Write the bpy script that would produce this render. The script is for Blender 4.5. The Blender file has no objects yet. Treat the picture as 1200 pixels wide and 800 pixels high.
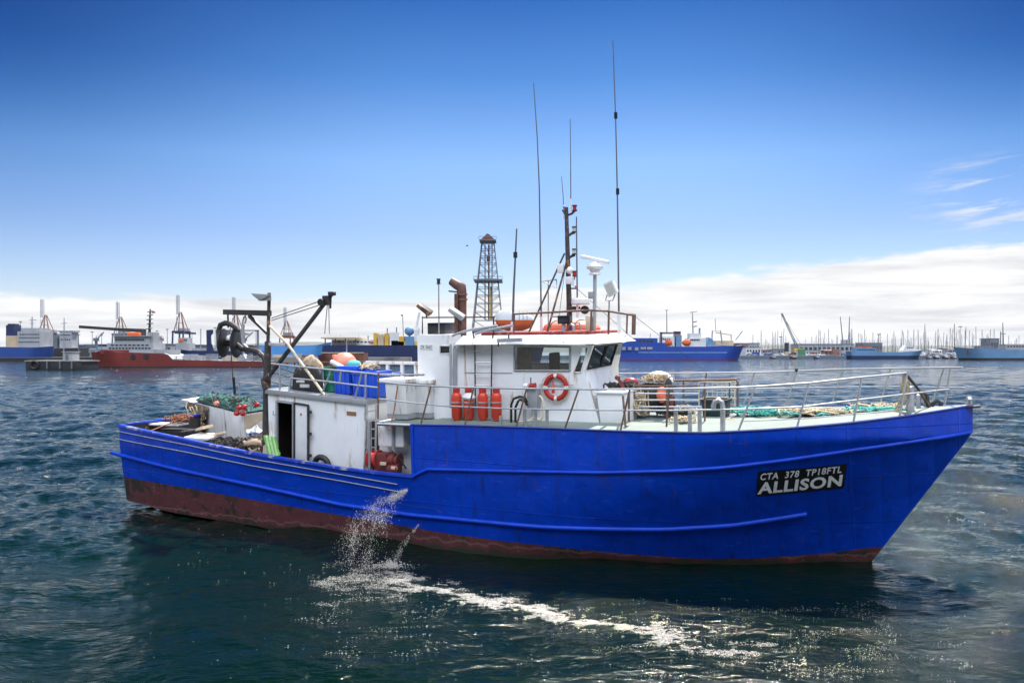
import bpy, bmesh, math, random
import numpy as np
from mathutils import Vector, Matrix, noise as mnoise
R = math.radians
random.seed(7)
rng = np.random.default_rng(11)
SC = bpy.context.scene
COL = SC.collection

# ------------------------------------------------------------------ camera
F = 1000.0            # focal length in photo pixels (photo 1200 wide)
CX, HY = 600.0, 412.0 # principal column, horizon row
CAMH = 5.3
cd = bpy.data.cameras.new('camera'); cam = bpy.data.objects.new('camera', cd); COL.objects.link(cam)
cd.sensor_width = 36.0; cd.lens = 36.0 * F / 1200.0
cd.shift_y = (HY - 400.0) / 1200.0
cd.clip_start = 0.1; cd.clip_end = 60000
cam.location = (0, 0, CAMH); cam.rotation_euler = (R(90), 0, 0)
SC.camera = cam

# ------------------------------------------------------------------ light
SUN_AZ, SUN_EL = R(20), R(57)
SC.view_settings.view_transform = 'Standard'; SC.view_settings.look = 'None'
SC.view_settings.exposure = 1.7; SC.view_settings.gamma = 1.0
sd = Vector((math.sin(SUN_AZ) * math.cos(SUN_EL), math.cos(SUN_AZ) * math.cos(SUN_EL), math.sin(SUN_EL)))
sl = bpy.data.lights.new('sun', 'SUN'); sl.energy = 2.6; sl.angle = R(0.53); sl.color = (1.0, 0.95, 0.88)
so = bpy.data.objects.new('sun', sl); COL.objects.link(so)
so.rotation_euler = (-sd).to_track_quat('-Z', 'Y').to_euler(); so.location = (20, 40, 60)

W = bpy.data.worlds.new('World'); SC.world = W; W.use_nodes = True
SC.cycles.max_bounces = 8; SC.cycles.transparent_max_bounces = 12
SC.cycles.volume_bounces = 0
SC.cycles.sample_clamp_indirect = 6.0

class NT:
    """small node-tree writer"""
    def __init__(s, t): s.t = t; s.n = t.nodes; s.l = t.links
    def new(s, typ, **k):
        n = s.n.new(typ)
        for a, b in k.items(): setattr(n, a, b)
        return n
    def put(s, sock, v):
        if isinstance(v, bpy.types.NodeSocket): s.l.new(v, sock)
        elif v is not None:
            if hasattr(sock.default_value, '__len__') and not hasattr(v, '__len__'): v = [v] * len(sock.default_value)
            if hasattr(v, '__len__') and len(v) == 3 and len(sock.default_value) == 4: v = (*v, 1)
            sock.default_value = v
    def math(s, op, a, b=None, c=None, clamp=False):
        n = s.new('ShaderNodeMath', operation=op); n.use_clamp = clamp
        for i, v in enumerate((a, b, c)):
            if v is not None: s.put(n.inputs[i], v)
        return n.outputs[0]
    def mix(s, f, a, b, mode='MIX'):
        n = s.new('ShaderNodeMix', data_type='RGBA', blend_type=mode)
        s.put(n.inputs[0], f); s.put(n.inputs[6], a); s.put(n.inputs[7], b)
        return n.outputs[2]
    def noise(s, vec, scale=1, detail=4, rough=.55, dist=0, out=0):
        n = s.new('ShaderNodeTexNoise'); s.put(n.inputs['Vector'], vec)
        n.inputs['Scale'].default_value = scale; n.inputs['Detail'].default_value = detail
        n.inputs['Roughness'].default_value = rough; n.inputs['Distortion'].default_value = dist
        return n.outputs[out]
    def ramp(s, f, stops, interp='LINEAR'):
        n = s.new('ShaderNodeValToRGB'); s.put(n.inputs[0], f); cr = n.color_ramp; cr.interpolation = interp
        while len(cr.elements) < len(stops): cr.elements.new(.5)
        for e, (p, c) in zip(cr.elements, stops):
            e.position = p; e.color = (*c, 1) if hasattr(c, '__len__') else (c, c, c, 1)
        return n.outputs[0]
    def smooth(s, x, a, b):
        n = s.new('ShaderNodeMapRange', interpolation_type='SMOOTHSTEP'); s.put(n.inputs[0], x)
        s.put(n.inputs[1], a); s.put(n.inputs[2], b)
        return n.outputs[0]
    def mapping(s, vec, scale=(1, 1, 1), loc=(0, 0, 0), rot=(0, 0, 0)):
        n = s.new('ShaderNodeMapping'); s.put(n.inputs[0], vec)
        n.inputs['Scale'].default_value = scale; n.inputs['Location'].default_value = loc; n.inputs['Rotation'].default_value = rot
        return n.outputs[0]

# ---- sky: Nishita, deepened the way a polariser deepens it, with a real cloud bank low over the land
def build_sky():
    t = NT(W.node_tree); t.n.clear()
    sky = t.new('ShaderNodeTexSky', sky_type='NISHITA')
    sky.sun_disc = False; sky.sun_elevation = SUN_EL; sky.sun_rotation = SUN_AZ
    sky.air_density = 1.0; sky.dust_density = 0.35; sky.ozone_density = 3.0; sky.altitude = 0
    g = t.new('ShaderNodeTexCoord').outputs['Generated']
    sx = t.new('ShaderNodeSeparateXYZ'); t.put(sx.inputs[0], g)
    x, y, z = sx.outputs
    hor = t.math('SQRT', t.math('ADD', t.math('MULTIPLY', x, x), t.math('MULTIPLY', y, y)))
    el = t.math('DIVIDE', z, t.math('MAXIMUM', hor, .001))
    rr = t.math('DIVIDE', x, t.math('MAXIMUM', t.math('ABSOLUTE', y), .15))
    tint = t.ramp(t.math('MULTIPLY', el, 1.0, clamp=True), [(0.0, (.60, .55, .60)), (0.08, (.47, .47, .555)), (0.14, (.41, .435, .55)), (0.22, (.38, .465, .575)), (0.32, (.147, .29, .455)), (0.41, (.054, .178, .353)), (0.9, (.05, .17, .34))])
    aside = t.math('MULTIPLY', t.smooth(t.math('ABSOLUTE', t.math('SUBTRACT', rr, .02)), .10, .70), t.smooth(el, .03, .36))
    tint = t.mix(aside, tint, (.08, .33, .54), 'MULTIPLY')    # vignette put into the sky colour, darker either side of the view axis
    front = t.smooth(y, -.25, .25)
    base = t.mix(1.0, sky.outputs[0], t.mix(front, t.ramp(t.math('MULTIPLY', el, 1.0, clamp=True), [(.0, (.14, .15, .18)), (.35, (.25, .28, .33)), (.95, (1.0, 1.0, 1.0))]), tint), 'MULTIPLY')  # low sky behind the camera darkened to keep light off the lower hull
    # cloud bank
    v = t.new('ShaderNodeCombineXYZ'); t.put(v.inputs[0], t.math('MULTIPLY', rr, 3.0)); t.put(v.inputs[1], t.math('MULTIPLY', el, 16.0)); t.put(v.inputs[2], t.math('MULTIPLY', t.math('SIGN', y), 3.3))
    n1 = t.noise(v.outputs[0], 1.7, 7, .55)
    n2 = t.noise(v.outputs[0], 5.0, 6, .6)
    rise = t.smooth(rr, -.25, .65)
    top = t.math('ADD', t.math('MULTIPLY_ADD', rise, .052, .060), t.math('MULTIPLY', t.math('SUBTRACT', n1, .5), .042))
    top = t.math('ADD', top, t.math('MULTIPLY', t.math('SUBTRACT', n2, .5), .022))
    d = t.math('SUBTRACT', top, el)
    bank = t.smooth(d, -.003, .007)
    # wisps to the right, higher up
    v2 = t.new('ShaderNodeCombineXYZ'); t.put(v2.inputs[0], t.math('MULTIPLY', rr, 9.0)); t.put(v2.inputs[1], t.math('MULTIPLY', t.math('SUBTRACT', el, t.math('MULTIPLY', rr, .07)), 75.0)); v2.inputs[2].default_value = 1.35
    n3 = t.noise(v2.outputs[0], 1.1, 7, .6)
    wz = t.math('MULTIPLY', t.smooth(rr, .44, .58), t.math('MULTIPLY', t.smooth(el, .115, .14), t.math('SUBTRACT', 1.0, t.smooth(el, .17, .215))))
    wisp = t.math('MULTIPLY', t.smooth(n3, .47, .66), t.math('MULTIPLY', wz, .75))
    cl = t.math('MAXIMUM', bank, wisp)
    v3 = t.new('ShaderNodeCombineXYZ'); t.put(v3.inputs[0], t.math('MULTIPLY', rr, 5.0)); t.put(v3.inputs[1], t.math('MULTIPLY', el, 60.0)); v3.inputs[2].default_value = 8.2
    n4 = t.noise(v3.outputs[0], .9, 8, .62, .4)
    shade = t.ramp(n4, [(.36, (3.05, 3.1, 3.22)), (.50, (3.85, 3.86, 3.9)), (.62, (4.4, 4.36, 4.3))])
    c = t.mix(cl, base, shade)
    # bright clouds added out of view behind the camera to fill the shaded side
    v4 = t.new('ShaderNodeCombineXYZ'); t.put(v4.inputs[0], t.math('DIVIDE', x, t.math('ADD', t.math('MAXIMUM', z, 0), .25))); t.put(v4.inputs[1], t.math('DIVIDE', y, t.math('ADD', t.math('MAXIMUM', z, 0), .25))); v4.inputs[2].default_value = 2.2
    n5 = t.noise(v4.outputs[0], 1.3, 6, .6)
    fill_cloud = t.math('MULTIPLY', t.math('MULTIPLY', t.smooth(n5, .36, .50), t.smooth(el, .38, 1.10)), t.math('SUBTRACT', 1.0, t.smooth(y, -.45, -.05)))
    c = t.mix(fill_cloud, c, t.ramp(n5, [(.40, (24.0, 25.4, 28.4)), (.7, (27.0, 28.4, 31.0))]))
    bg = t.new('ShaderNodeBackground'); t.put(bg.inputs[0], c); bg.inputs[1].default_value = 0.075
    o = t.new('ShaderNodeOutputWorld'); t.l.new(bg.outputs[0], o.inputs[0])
build_sky()

# ------------------------------------------------------------------ materials
MATS = {}
def mat(name, col, rough=.5, metal=0., var=.12, vscale=3., dirt=None, damt=0., dscale=2.5, streak=False, bump=.0, bscale=20., spec=.5, coat=0., patches=None, seam=False, weed=False):
    """procedural paint: base colour with soft variation, dirt / rust patches or vertical streaks, fine bump"""
    if name in MATS: return MATS[name]
    m = bpy.data.materials.new(name); m.use_nodes = True; t = NT(m.node_tree); t.n.clear()
    b = t.new('ShaderNodeBsdfPrincipled'); o = t.new('ShaderNodeOutputMaterial'); t.l.new(b.outputs[0], o.inputs[0])
    oc = t.new('ShaderNodeTexCoord').outputs['Object']
    c0 = tuple(max(0, k * (1 - var)) for k in col); c1 = tuple(min(1, k * (1 + var)) for k in col)
    n = t.noise(oc, vscale, 5, .6)
    c = t.ramp(n, [(.3, c0), (.7, c1)])
    if dirt and damt > 0:
        vec = t.mapping(oc, (1, 1, .12)) if streak else oc
        dn = t.noise(vec, dscale, 7, .65, .3)
        th = .72 - .3 * damt
        f = t.smooth(dn, th, th + .12)
        f = t.math('MULTIPLY', f, min(1, .35 + damt))
        c = t.mix(f, c, dirt)
    for (pc, psc, pth) in patches or []:
        f = t.smooth(t.noise(t.mapping(oc, (1, 1, 1), (psc * 3.1, 1.7, .3)), psc, 6, .62), pth, pth + .05)
        c = t.mix(f, c, pc)
    if seam:      # welded plates: shallow seams, hungry-horse dents between the frames, rust weeping from the seams
        sp = t.new('ShaderNodeSeparateXYZ'); t.put(sp.inputs[0], oc)
        fx = t.math('PINGPONG', t.math('ADD', sp.outputs[0], t.math('MULTIPLY', t.noise(oc, .7, 2), .12)), 1.15)
        fz = t.math('PINGPONG', t.math('ADD', sp.outputs[2], t.math('MULTIPLY', sp.outputs[0], .012)), .62)
        sx_ = t.math('SUBTRACT', 1.0, t.smooth(fx, .0, .022)); sz_ = t.math('SUBTRACT', 1.0, t.smooth(fz, .0, .022))
        line = t.math('MAXIMUM', sx_, sz_)
        c = t.mix(t.math('MULTIPLY', line, .28), c, tuple(k * .35 for k in col))
        fr = t.math('ABSOLUTE', t.math('SINE', t.math('MULTIPLY', sp.outputs[0], 5.46)))
        dent = t.math('ADD', t.math('MULTIPLY', fr, .25), t.noise(oc, 1.3, 3, .5))
        rs = t.noise(t.mapping(oc, (3.2, 3.2, .22)), 1.5, 6, .7)
        c = t.mix(t.math('MULTIPLY', t.smooth(rs, .54, .70), .60), c, (.012, .020, .085))
        rs2 = t.noise(t.mapping(oc, (5, 5, .30), (3, 1, 7)), 1.2, 6, .7)
        c = t.mix(t.math('MULTIPLY', t.smooth(rs2, .62, .70), .60), c, (.10, .042, .02))
        sc = t.noise(t.mapping(oc, (.5, 1, 2.6), (1, 5, 2)), 3.0, 6, .72)
        c = t.mix(t.math('MULTIPLY', t.smooth(sc, .60, .68), .45), c, tuple(min(1, k * 1.3 + .05) for k in col))
        bq = t.new('ShaderNodeBump'); bq.inputs['Strength'].default_value = .6; bq.inputs['Distance'].default_value = .09
        t.put(bq.inputs['Height'], t.math('ADD', dent, t.math('MULTIPLY', line, .10))); t.l.new(bq.outputs[0], b.inputs['Normal'])
    if weed:      # slime and weed just above the water
        sp = t.new('ShaderNodeSeparateXYZ'); t.put(sp.inputs[0], oc)
        zz = t.math('ADD', sp.outputs[2], t.math('MULTIPLY', t.math('SUBTRACT', t.noise(t.mapping(oc, (1, 1, .3)), 1.6, 6, .65), .5), .55))
        c = t.mix(t.math('SUBTRACT', 1.0, t.smooth(zz, .02, .20)), c, (.022, .024, .012))
        c = t.mix(t.math('MULTIPLY', t.math('SUBTRACT', 1.0, t.smooth(t.math('ABSOLUTE', t.math('SUBTRACT', zz, .27)), .0, .05)), .5), c, (.20, .12, .10))
    t.put(b.inputs['Base Color'], c)
    rn = t.noise(oc, vscale * 2.3, 4, .6)
    t.put(b.inputs['Roughness'], t.math('MULTIPLY_ADD', rn, .22, max(.02, rough - .11)))
    b.inputs['Metallic'].default_value = metal; b.inputs['Specular IOR Level'].default_value = spec
    b.inputs['Coat Weight'].default_value = coat
    if bump:
        bp = t.new('ShaderNodeBump'); bp.inputs['Strength'].default_value = min(1, bump); bp.inputs['Distance'].default_value = .02
        t.put(bp.inputs['Height'], t.noise(oc, bscale, 5, .6)); t.l.new(bp.outputs[0], b.inputs['Normal'])
    MATS[name] = m
    return m

RUST = (.16, .055, .02)
M = {}
def glass(name, tint, alpha):
    m = bpy.data.materials.new(name); m.use_nodes = True; t = NT(m.node_tree); t.n.clear()
    tr = t.new('ShaderNodeBsdfTransparent'); tr.inputs[0].default_value = (*tint, 1)
    gl = t.new('ShaderNodeBsdfGlossy'); gl.inputs['Roughness'].default_value = .02
    fr = t.new('ShaderNodeFresnel'); fr.inputs[0].default_value = 1.5
    df = t.new('ShaderNodeBsdfDiffuse'); df.inputs[0].default_value = (.05, .055, .05, 1)
    m1 = t.new('ShaderNodeMixShader'); m1.inputs[0].default_value = alpha; t.l.new(tr.outputs[0], m1.inputs[1]); t.l.new(df.outputs[0], m1.inputs[2])
    m2 = t.new('ShaderNodeMixShader'); t.l.new(fr.outputs[0], m2.inputs[0]); t.l.new(m1.outputs[0], m2.inputs[1]); t.l.new(gl.outputs[0], m2.inputs[2])
    o = t.new('ShaderNodeOutputMaterial'); t.l.new(m2.outputs[0], o.inputs[0])
    return m
def make_mats():
    A = lambda k, *a, **b: M.__setitem__(k, mat(k, *a, **b))
    A('blue', (.0002, .041, .42), .36, spec=.24, var=.16, vscale=1.1, dirt=(.018, .03, .10), damt=.35, dscale=1.6, streak=True, seam=True, patches=[((.07, .03, .02), 3.2, .72)])
    A('blue_dark', (.004, .025, .24), .4, var=.15, vscale=1.3, dirt=(.05, .03, .03), damt=.3, streak=True)
    A('bluerail', (.001, .045, .45), .45, spec=.3, var=.2, vscale=2.5, dirt=(.10, .07, .06), damt=.22, dscale=6)
    A('caprail', (.006, .05, .45), .45, var=.25, vscale=3, dirt=(.40, .38, .36), damt=.62, dscale=2.2, patches=[((.16, .06, .03), 4, .64)])
    A('reel_dark', (.04, .036, .032), .9, var=.4, vscale=12, dirt=(.14, .11, .07), damt=.4, dscale=9, bump=.6, bscale=40)
    A('palegreen', (.46, .60, .34), .6, var=.15)
    A('bundle', (.55, .57, .60), .7, var=.1, vscale=3, dirt=(.02, .03, .10), damt=.75, dscale=2.6)
    A('antifoul', (.098, .025, .027), .65, weed=True, var=.28, vscale=1.3, dirt=(.022, .018, .014), damt=.75, dscale=1.3, patches=[((.016, .014, .012), 1.1, .62), ((.20, .085, .075), 4.5, .62)], bump=.3, bscale=14)
    A('white', (.82, .82, .81), .42, var=.06, vscale=1.5, dirt=(.40, .25, .13), damt=.52, dscale=3.2, streak=True, bump=.25, bscale=1.8, patches=[((.42, .26, .14), 7, .70)])
    A('white_worn', (.70, .70, .68), .5, var=.08, vscale=2., dirt=(.30, .22, .15), damt=.55, dscale=3, streak=True, bump=.12, bscale=9)
    A('cream', (.62, .52, .38), .6, var=.14, vscale=2.5, dirt=(.28, .2, .12), damt=.5, dscale=2)
    A('mint', (.175, .215, .185), .6, var=.12, vscale=1.6, dirt=(.16, .11, .07), damt=.55, dscale=1.4, bump=.15, bscale=30)
    A('deck_dirty', (.16, .15, .13), .7, var=.3, vscale=2.5, dirt=(.16, .07, .03), damt=.5, dscale=2)
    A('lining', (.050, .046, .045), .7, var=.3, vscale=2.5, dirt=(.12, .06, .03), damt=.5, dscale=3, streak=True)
    A('grey', (.30, .31, .32), .5, var=.12, vscale=3, dirt=RUST, damt=.3, dscale=4, streak=True)
    A('steel', (.50, .50, .50), .38, .75, var=.15, vscale=6, dirt=(.25, .14, .07), damt=.35, dscale=8)
    A('whiterail', (.42, .43, .45), .38, .3, var=.08, vscale=6, dirt=(.30, .16, .07), damt=.28, dscale=7)
    A('rustbar', (.17, .10, .07), .65, .2, var=.3, vscale=7, dirt=(.34, .30, .26), damt=.35, dscale=9)
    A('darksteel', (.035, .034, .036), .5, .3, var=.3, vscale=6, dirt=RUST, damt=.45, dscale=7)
    A('mast', (.055, .045, .042), .55, .1, var=.3, vscale=5, dirt=(.38, .16, .045), damt=.62, dscale=4)
    A('black', (.012, .012, .013), .6, var=.3, vscale=5)
    A('rubber', (.022, .022, .023), .55, var=.3, vscale=5, dirt=(.08, .07, .06), damt=.35, dscale=8)
    A('wood', (.42, .31, .20), .7, var=.25, vscale=4, dirt=(.16, .11, .07), damt=.4, dscale=5)
    A('plank', (.62, .47, .33), .7, var=.15, vscale=5)
    A('red', (.42, .024, .018), .42, var=.15, vscale=4, dirt=(.18, .07, .05), damt=.25, dscale=8)
    A('gasred', (.60, .050, .022), .40, var=.14, vscale=5, dirt=(.16, .06, .04), damt=.3, dscale=9)
    A('winchred', (.135, .022, .018), .55, var=.3, vscale=6, dirt=(.07, .03, .02), damt=.5, dscale=7, bump=.2, bscale=30)
    A('orange', (.80, .16, .07), .5, var=.1, vscale=3, dirt=(.5, .3, .22), damt=.2, dscale=4)
    A('buoyorange', (.80, .26, .17), .5, var=.12, vscale=4, dirt=(.55, .34, .26), damt=.35, dscale=4)
    A('brown', (.115, .052, .038), .55, .1, var=.3, vscale=5, dirt=(.30, .16, .10), damt=.35, dscale=6, streak=True)
    A('tub', (.008, .085, .62), .42, var=.14, vscale=3, dirt=(.10, .14, .3), damt=.3, dscale=6)
    A('drum', (.010, .18, .105), .45, var=.18, vscale=4, dirt=(.05, .12, .09), damt=.3, dscale=6)
    A('tarp', (.020, .018, .018), .75, var=.4, vscale=4, dirt=(.10, .07, .05), damt=.35, dscale=4, bump=.5, bscale=9)
    A('canvas', (.36, .27, .18), .85, var=.25, vscale=4, dirt=(.08, .06, .05), damt=.4, dscale=4, bump=.4, bscale=12)
    A('teal_net', (.032, .125, .105), .9, var=.55, vscale=16, dirt=(.02, .055, .05), damt=.55, dscale=11, bump=.9, bscale=60)
    A('brown_net', (.17, .12, .075), .9, var=.5, vscale=18, dirt=(.03, .025, .02), damt=.5, dscale=12, bump=.9, bscale=50)
    A('rope_teal', (.10, .42, .36), .8, var=.3, vscale=25)
    A('rope_tan', (.52, .42, .28), .85, var=.3, vscale=25)
    A('rope_brown', (.30, .12, .06), .85, var=.4, vscale=20)
    A('rope_dark', (.05, .045, .04), .85, var=.4, vscale=20)
    A('green', (.16, .42, .08), .55, var=.25, vscale=5, dirt=(.30, .40, .22), damt=.4, dscale=6)
    A('lampred', (.55, .015, .012), .25, var=.05); A('lampclear', (.55, .55, .48), .2, var=.05)
    A('equip', (.78, .78, .78), .4, var=.04, vscale=3, dirt=(.5, .42, .34), damt=.15)
    A('screen', (.010, .012, .018), .2, var=.1)
    A('letter', (.74, .74, .72), .6, var=.08, vscale=6, dirt=(.10, .10, .13), damt=.38, dscale=9); A('plate', (.006, .006, .008), .5, var=.2)
    A('brass', (.30, .15, .07), .5, .2, var=.2)
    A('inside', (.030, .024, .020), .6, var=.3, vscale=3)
    A('curtain', (.30, .22, .15), .85, var=.2, vscale=5)
    A('skin', (.30, .15, .09), .55, var=.05)
    M['glass'] = glass('window glass', (.80, .86, .86), .03)
    M['glass_front'] = glass('tinted glass', (.42, .52, .50), .25)
make_mats()

# ------------------------------------------------------------------ mesh builder
class MB:
    def __init__(s): s.v = []; s.f = []; s.mi = []
    def add(s, vs, fs, mi=0):
        o = len(s.v); s.v += [Vector(p) for p in vs]; s.f += [tuple(i + o for i in f) for f in fs]; s.mi += [mi] * len(fs); return s
    def hexa(s, p, mi=0):  # 4 bottom then 4 top, same order
        return s.add(p, [(3, 2, 1, 0), (4, 5, 6, 7), (0, 1, 5, 4), (1, 2, 6, 5), (2, 3, 7, 6), (3, 0, 4, 7)], mi)
    def box(s, a, b, mi=0):
        (x0, y0, z0), (x1, y1, z1) = [min(p, q) for p, q in zip(a, b)], [max(p, q) for p, q in zip(a, b)]
        return s.hexa([(x0, y0, z0), (x1, y0, z0), (x1, y1, z0), (x0, y1, z0), (x0, y0, z1), (x1, y0, z1), (x1, y1, z1), (x0, y1, z1)], mi)
    def obox(s, c, size, mtx=None, mi=0):
        h = [k / 2 for k in size]; c = Vector(c)
        ps = [Vector((sx * h[0], sy * h[1], sz * h[2])) for sz in (-1, 1) for sx, sy in ((-1, -1), (1, -1), (1, 1), (-1, 1))]
        return s.hexa([c + (mtx @ p if mtx else p) for p in ps], mi)
    def prism(s, poly, d, mi=0):  # planar polygon pushed along d
        n = len(poly); d = Vector(d); a = [Vector(p) for p in poly]
        return s.add(a + [p + d for p in a], [tuple(range(n))[::-1], tuple(range(n, 2 * n))] + [(i, (i + 1) % n, n + (i + 1) % n, n + i) for i in range(n)], mi)
    def beam(s, a, b, w, h, up=(0, 0, 1), mi=0):
        a, b = Vector(a), Vector(b); d = (b - a).normalized(); u = Vector(up)
        sd = d.cross(u); sd = sd.normalized() if sd.length > 1e-5 else Vector((1, 0, 0)); u = sd.cross(d).normalized()
        q = [sd * sx * w / 2 + u * sz * h / 2 for sx, sz in ((-1, -1), (1, -1), (1, 1), (-1, 1))]
        return s.hexa([a + k for k in q] + [b + k for k in q], mi)
    def tube(s, pts, r, n=8, caps=True, mi=0, closed=False):
        P_ = [Vector(p) for p in pts]; k = len(P_); rs = list(r) if hasattr(r, '__len__') else [r] * k
        vs, fs = [], []; prev = None
        for i, p in enumerate(P_):
            if closed: d = P_[(i + 1) % k] - P_[i - 1]
            else: d = P_[min(i + 1, k - 1)] - P_[max(i - 1, 0)]
            d = d.normalized() if d.length > 1e-9 else Vector((0, 0, 1))
            if prev is None:
                a = d.cross(Vector((0, 0, 1)))
                if a.length < 1e-3: a = d.cross(Vector((1, 0, 0)))
            else: a = prev - d * prev.dot(d)
            a.normalize(); prev = a; b = d.cross(a)
            for j in range(n):
                t = 2 * math.pi * j / n; vs.append(p + (a * math.cos(t) + b * math.sin(t)) * rs[i])
        for i in range(k if closed else k - 1):
            for j in range(n):
                i2 = (i + 1) % k
                fs.append((i * n + j, i * n + (j + 1) % n, i2 * n + (j + 1) % n, i2 * n + j))
        if caps and not closed: fs += [tuple(range(n))[::-1], tuple(range((k - 1) * n, k * n))]
        return s.add(vs, fs, mi)
    def cyl(s, a, b, r0, r1=None, n=14, mi=0): return s.tube([a, b], [r0, r0 if r1 is None else r1], n, True, mi)
    def lathe(s, c, axis, prof, n=20, mi=0):
        c = Vector(c); ax = Vector(axis).normalized(); a = ax.cross(Vector((0, 0, 1)))
        if a.length < 1e-3: a = ax.cross(Vector((1, 0, 0)))
        a.normalize(); b = ax.cross(a); vs, fs = [], []
        for r, h in prof:
            for j in range(n):
                t = 2 * math.pi * j / n; vs.append(c + ax * h + (a * math.cos(t) + b * math.sin(t)) * max(r, 1e-4))
        k = len(prof)
        for i in range(k - 1):
            for j in range(n): fs.append((i * n + j, i * n + (j + 1) % n, (i + 1) * n + (j + 1) % n, (i + 1) * n + j))
        fs += [tuple(range(n))[::-1], tuple(range((k - 1) * n, k * n))]
        return s.add(vs, fs, mi)
    def ell(s, c, rad, n=16, m=10, mi=0, mtx=None, jit=0., lo=-90):
        c = Vector(c); vs, fs = [], []
        for i in range(m + 1):
            ph = R(lo + (90 - lo) * i / m)
            for j in range(n):
                th = 2 * math.pi * j / n
                k = 1 + (random.uniform(-jit, jit) if jit else 0)
                p = Vector((rad[0] * math.cos(ph) * math.cos(th) * k, rad[1] * math.cos(ph) * math.sin(th) * k, rad[2] * math.sin(ph) * k))
                vs.append(c + (mtx @ p if mtx else p))
        for i in range(m):
            for j in range(n): fs.append((i * n + j, i * n + (j + 1) % n, (i + 1) * n + (j + 1) % n, (i + 1) * n + j))
        fs += [tuple(range(n))[::-1], tuple(range(m * n, (m + 1) * n))]
        return s.add(vs, fs, mi)
    def grid(s, rows, mi=0, flip=False):
        k = len(rows[0]); vs = [p for r_ in rows for p in r_]; fs = []
        for i in range(len(rows) - 1):
            for j in range(k - 1):
                q = (i * k + j, i * k + j + 1, (i + 1) * k + j + 1, (i + 1) * k + j)
                fs.append(q[::-1] if flip else q)
        return s.add(vs, fs, mi)
    def ring(s, outer, inner, mi=0):  # wall face with a hole: two loops of equal length
        n = len(outer)
        return s.add(list(outer) + list(inner), [(i, (i + 1) % n, n + (i + 1) % n, n + i) for i in range(n)], mi)
    def build(s, name, mats, parent=None, origin=None, bevel=0., smooth=35, solid=0., merge=1e-5, recalc=True):
        mats = mats if isinstance(mats, (list, tuple)) else [mats]
        o_ = Vector(origin) if origin is not None else Vector((0, 0, 0))
        me = bpy.data.meshes.new(name); me.from_pydata([p - o_ for p in s.v], [], s.f)
        for m_ in mats: me.materials.append(M[m_] if isinstance(m_, str) else m_)
        me.polygons.foreach_set('material_index', s.mi)
        bm = bmesh.new(); bm.from_mesh(me)
        if merge: bmesh.ops.remove_doubles(bm, verts=bm.verts, dist=merge)
        if recalc: bmesh.ops.recalc_face_normals(bm, faces=bm.faces)
        if bevel:
            es = [e for e in bm.edges if len(e.link_faces) == 2 and e.calc_face_angle(0) > R(32)]
            bmesh.ops.bevel(bm, geom=es, offset=bevel, segments=2, profile=.6, affect='EDGES', clamp_overlap=True)
        bm.to_mesh(me); bm.free()
        me.shade_smooth()
        try: me.set_sharp_from_angle(angle=R(smooth))
        except Exception: pass
        ob = bpy.data.objects.new(name, me); COL.objects.link(ob)
        if solid:
            md = ob.modifiers.new('thickness', 'SOLIDIFY'); md.thickness = solid; md.offset = 0
        if parent is not None: ob.parent = parent
        return ob

def tag(o, label=None, cat=None, group=None, kind=None):
    if label: o['label'] = label
    if cat: o['category'] = cat
    if group: o['group'] = group
    if kind: o['kind'] = kind
    return o
def empty(name, mtx, label=None, cat=None, group=None):
    o = bpy.data.objects.new(name, None); COL.objects.link(o); o.empty_display_size = .3; o.matrix_world = mtx
    return tag(o, label, cat, group)
def copy_tree(o, parent=None):
    c = o.copy(); COL.objects.link(c)
    if parent is not None: c.parent = parent
    for ch in o.children: copy_tree(ch, c)
    return c
def interp(x, pts):
    return float(np.interp(x, [p[0] for p in pts], [p[1] for p in pts]))

# ------------------------------------------------------------------ boat frame: local x forward, y to port, z up
YAW, HEEL = R(26), R(2.0)
BOAT = Matrix.Translation((2.527, 24.566, 0)) @ Matrix.Rotation(-YAW, 4, 'Z') @ Matrix.Rotation(HEEL, 4, 'X')
BINV = BOAT.inverted()
EYE = BINV @ Vector((0, 0, CAMH))
def ray(px, py): return BINV.to_3x3() @ Vector(((px - CX) / F, 1.0, (HY - py) / F))
def P(px, py, v):   # point on the fore-and-aft plane y = v of the boat
    d = ray(px, py); return EYE + d * ((v - EYE.y) / d.y)
def PZ(px, py, z):  # point on a deck-parallel plane
    d = ray(px, py); return EYE + d * ((z - EYE.z) / d.z)
def PU(px, py, u):  # point on an athwartships plane
    d = ray(px, py); return EYE + d * ((u - EYE.x) / d.x)
def PX(p):          # back to photo pixels, for checks
    w = BOAT @ Vector(p); return (CX + F * w.x / w.y, HY - F * (w.z - CAMH) / w.y)
# ------------------------------------------------------------------ water
def wave_field():
    w = []
    for i in range(90):
        lam = 0.35 * (1.075 ** (i * .62)) * random.uniform(.85, 1.15)
        if lam > 18: break
        th = R(215) + random.gauss(0, .55)
        k = 2 * math.pi / lam
        amp = .0085 * lam ** .66 * random.uniform(.5, 1.3) * .64
        w.append((k * math.cos(th), k * math.sin(th), amp, random.uniform(0, 6.28), lam))
    for i in range(26):      # slow crossing swell and chop left by boats
        lam = random.uniform(1.5, 9); th = random.uniform(0, 6.28); k = 2 * math.pi / lam
        w.append((k * math.cos(th), k * math.sin(th), .0026 * lam ** .8, random.uniform(0, 6.28), lam))
    return w
WAVES = wave_field()
def calm(x, y):
    """the lee of the hull is smoother than the open harbour"""
    d = np.sqrt(((x - 1.5) / 13.0) ** 2 + ((y - 17.0) / 8.0) ** 2)
    return .42 + .58 * np.clip((d - .75) / .9, 0, 1)
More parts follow.
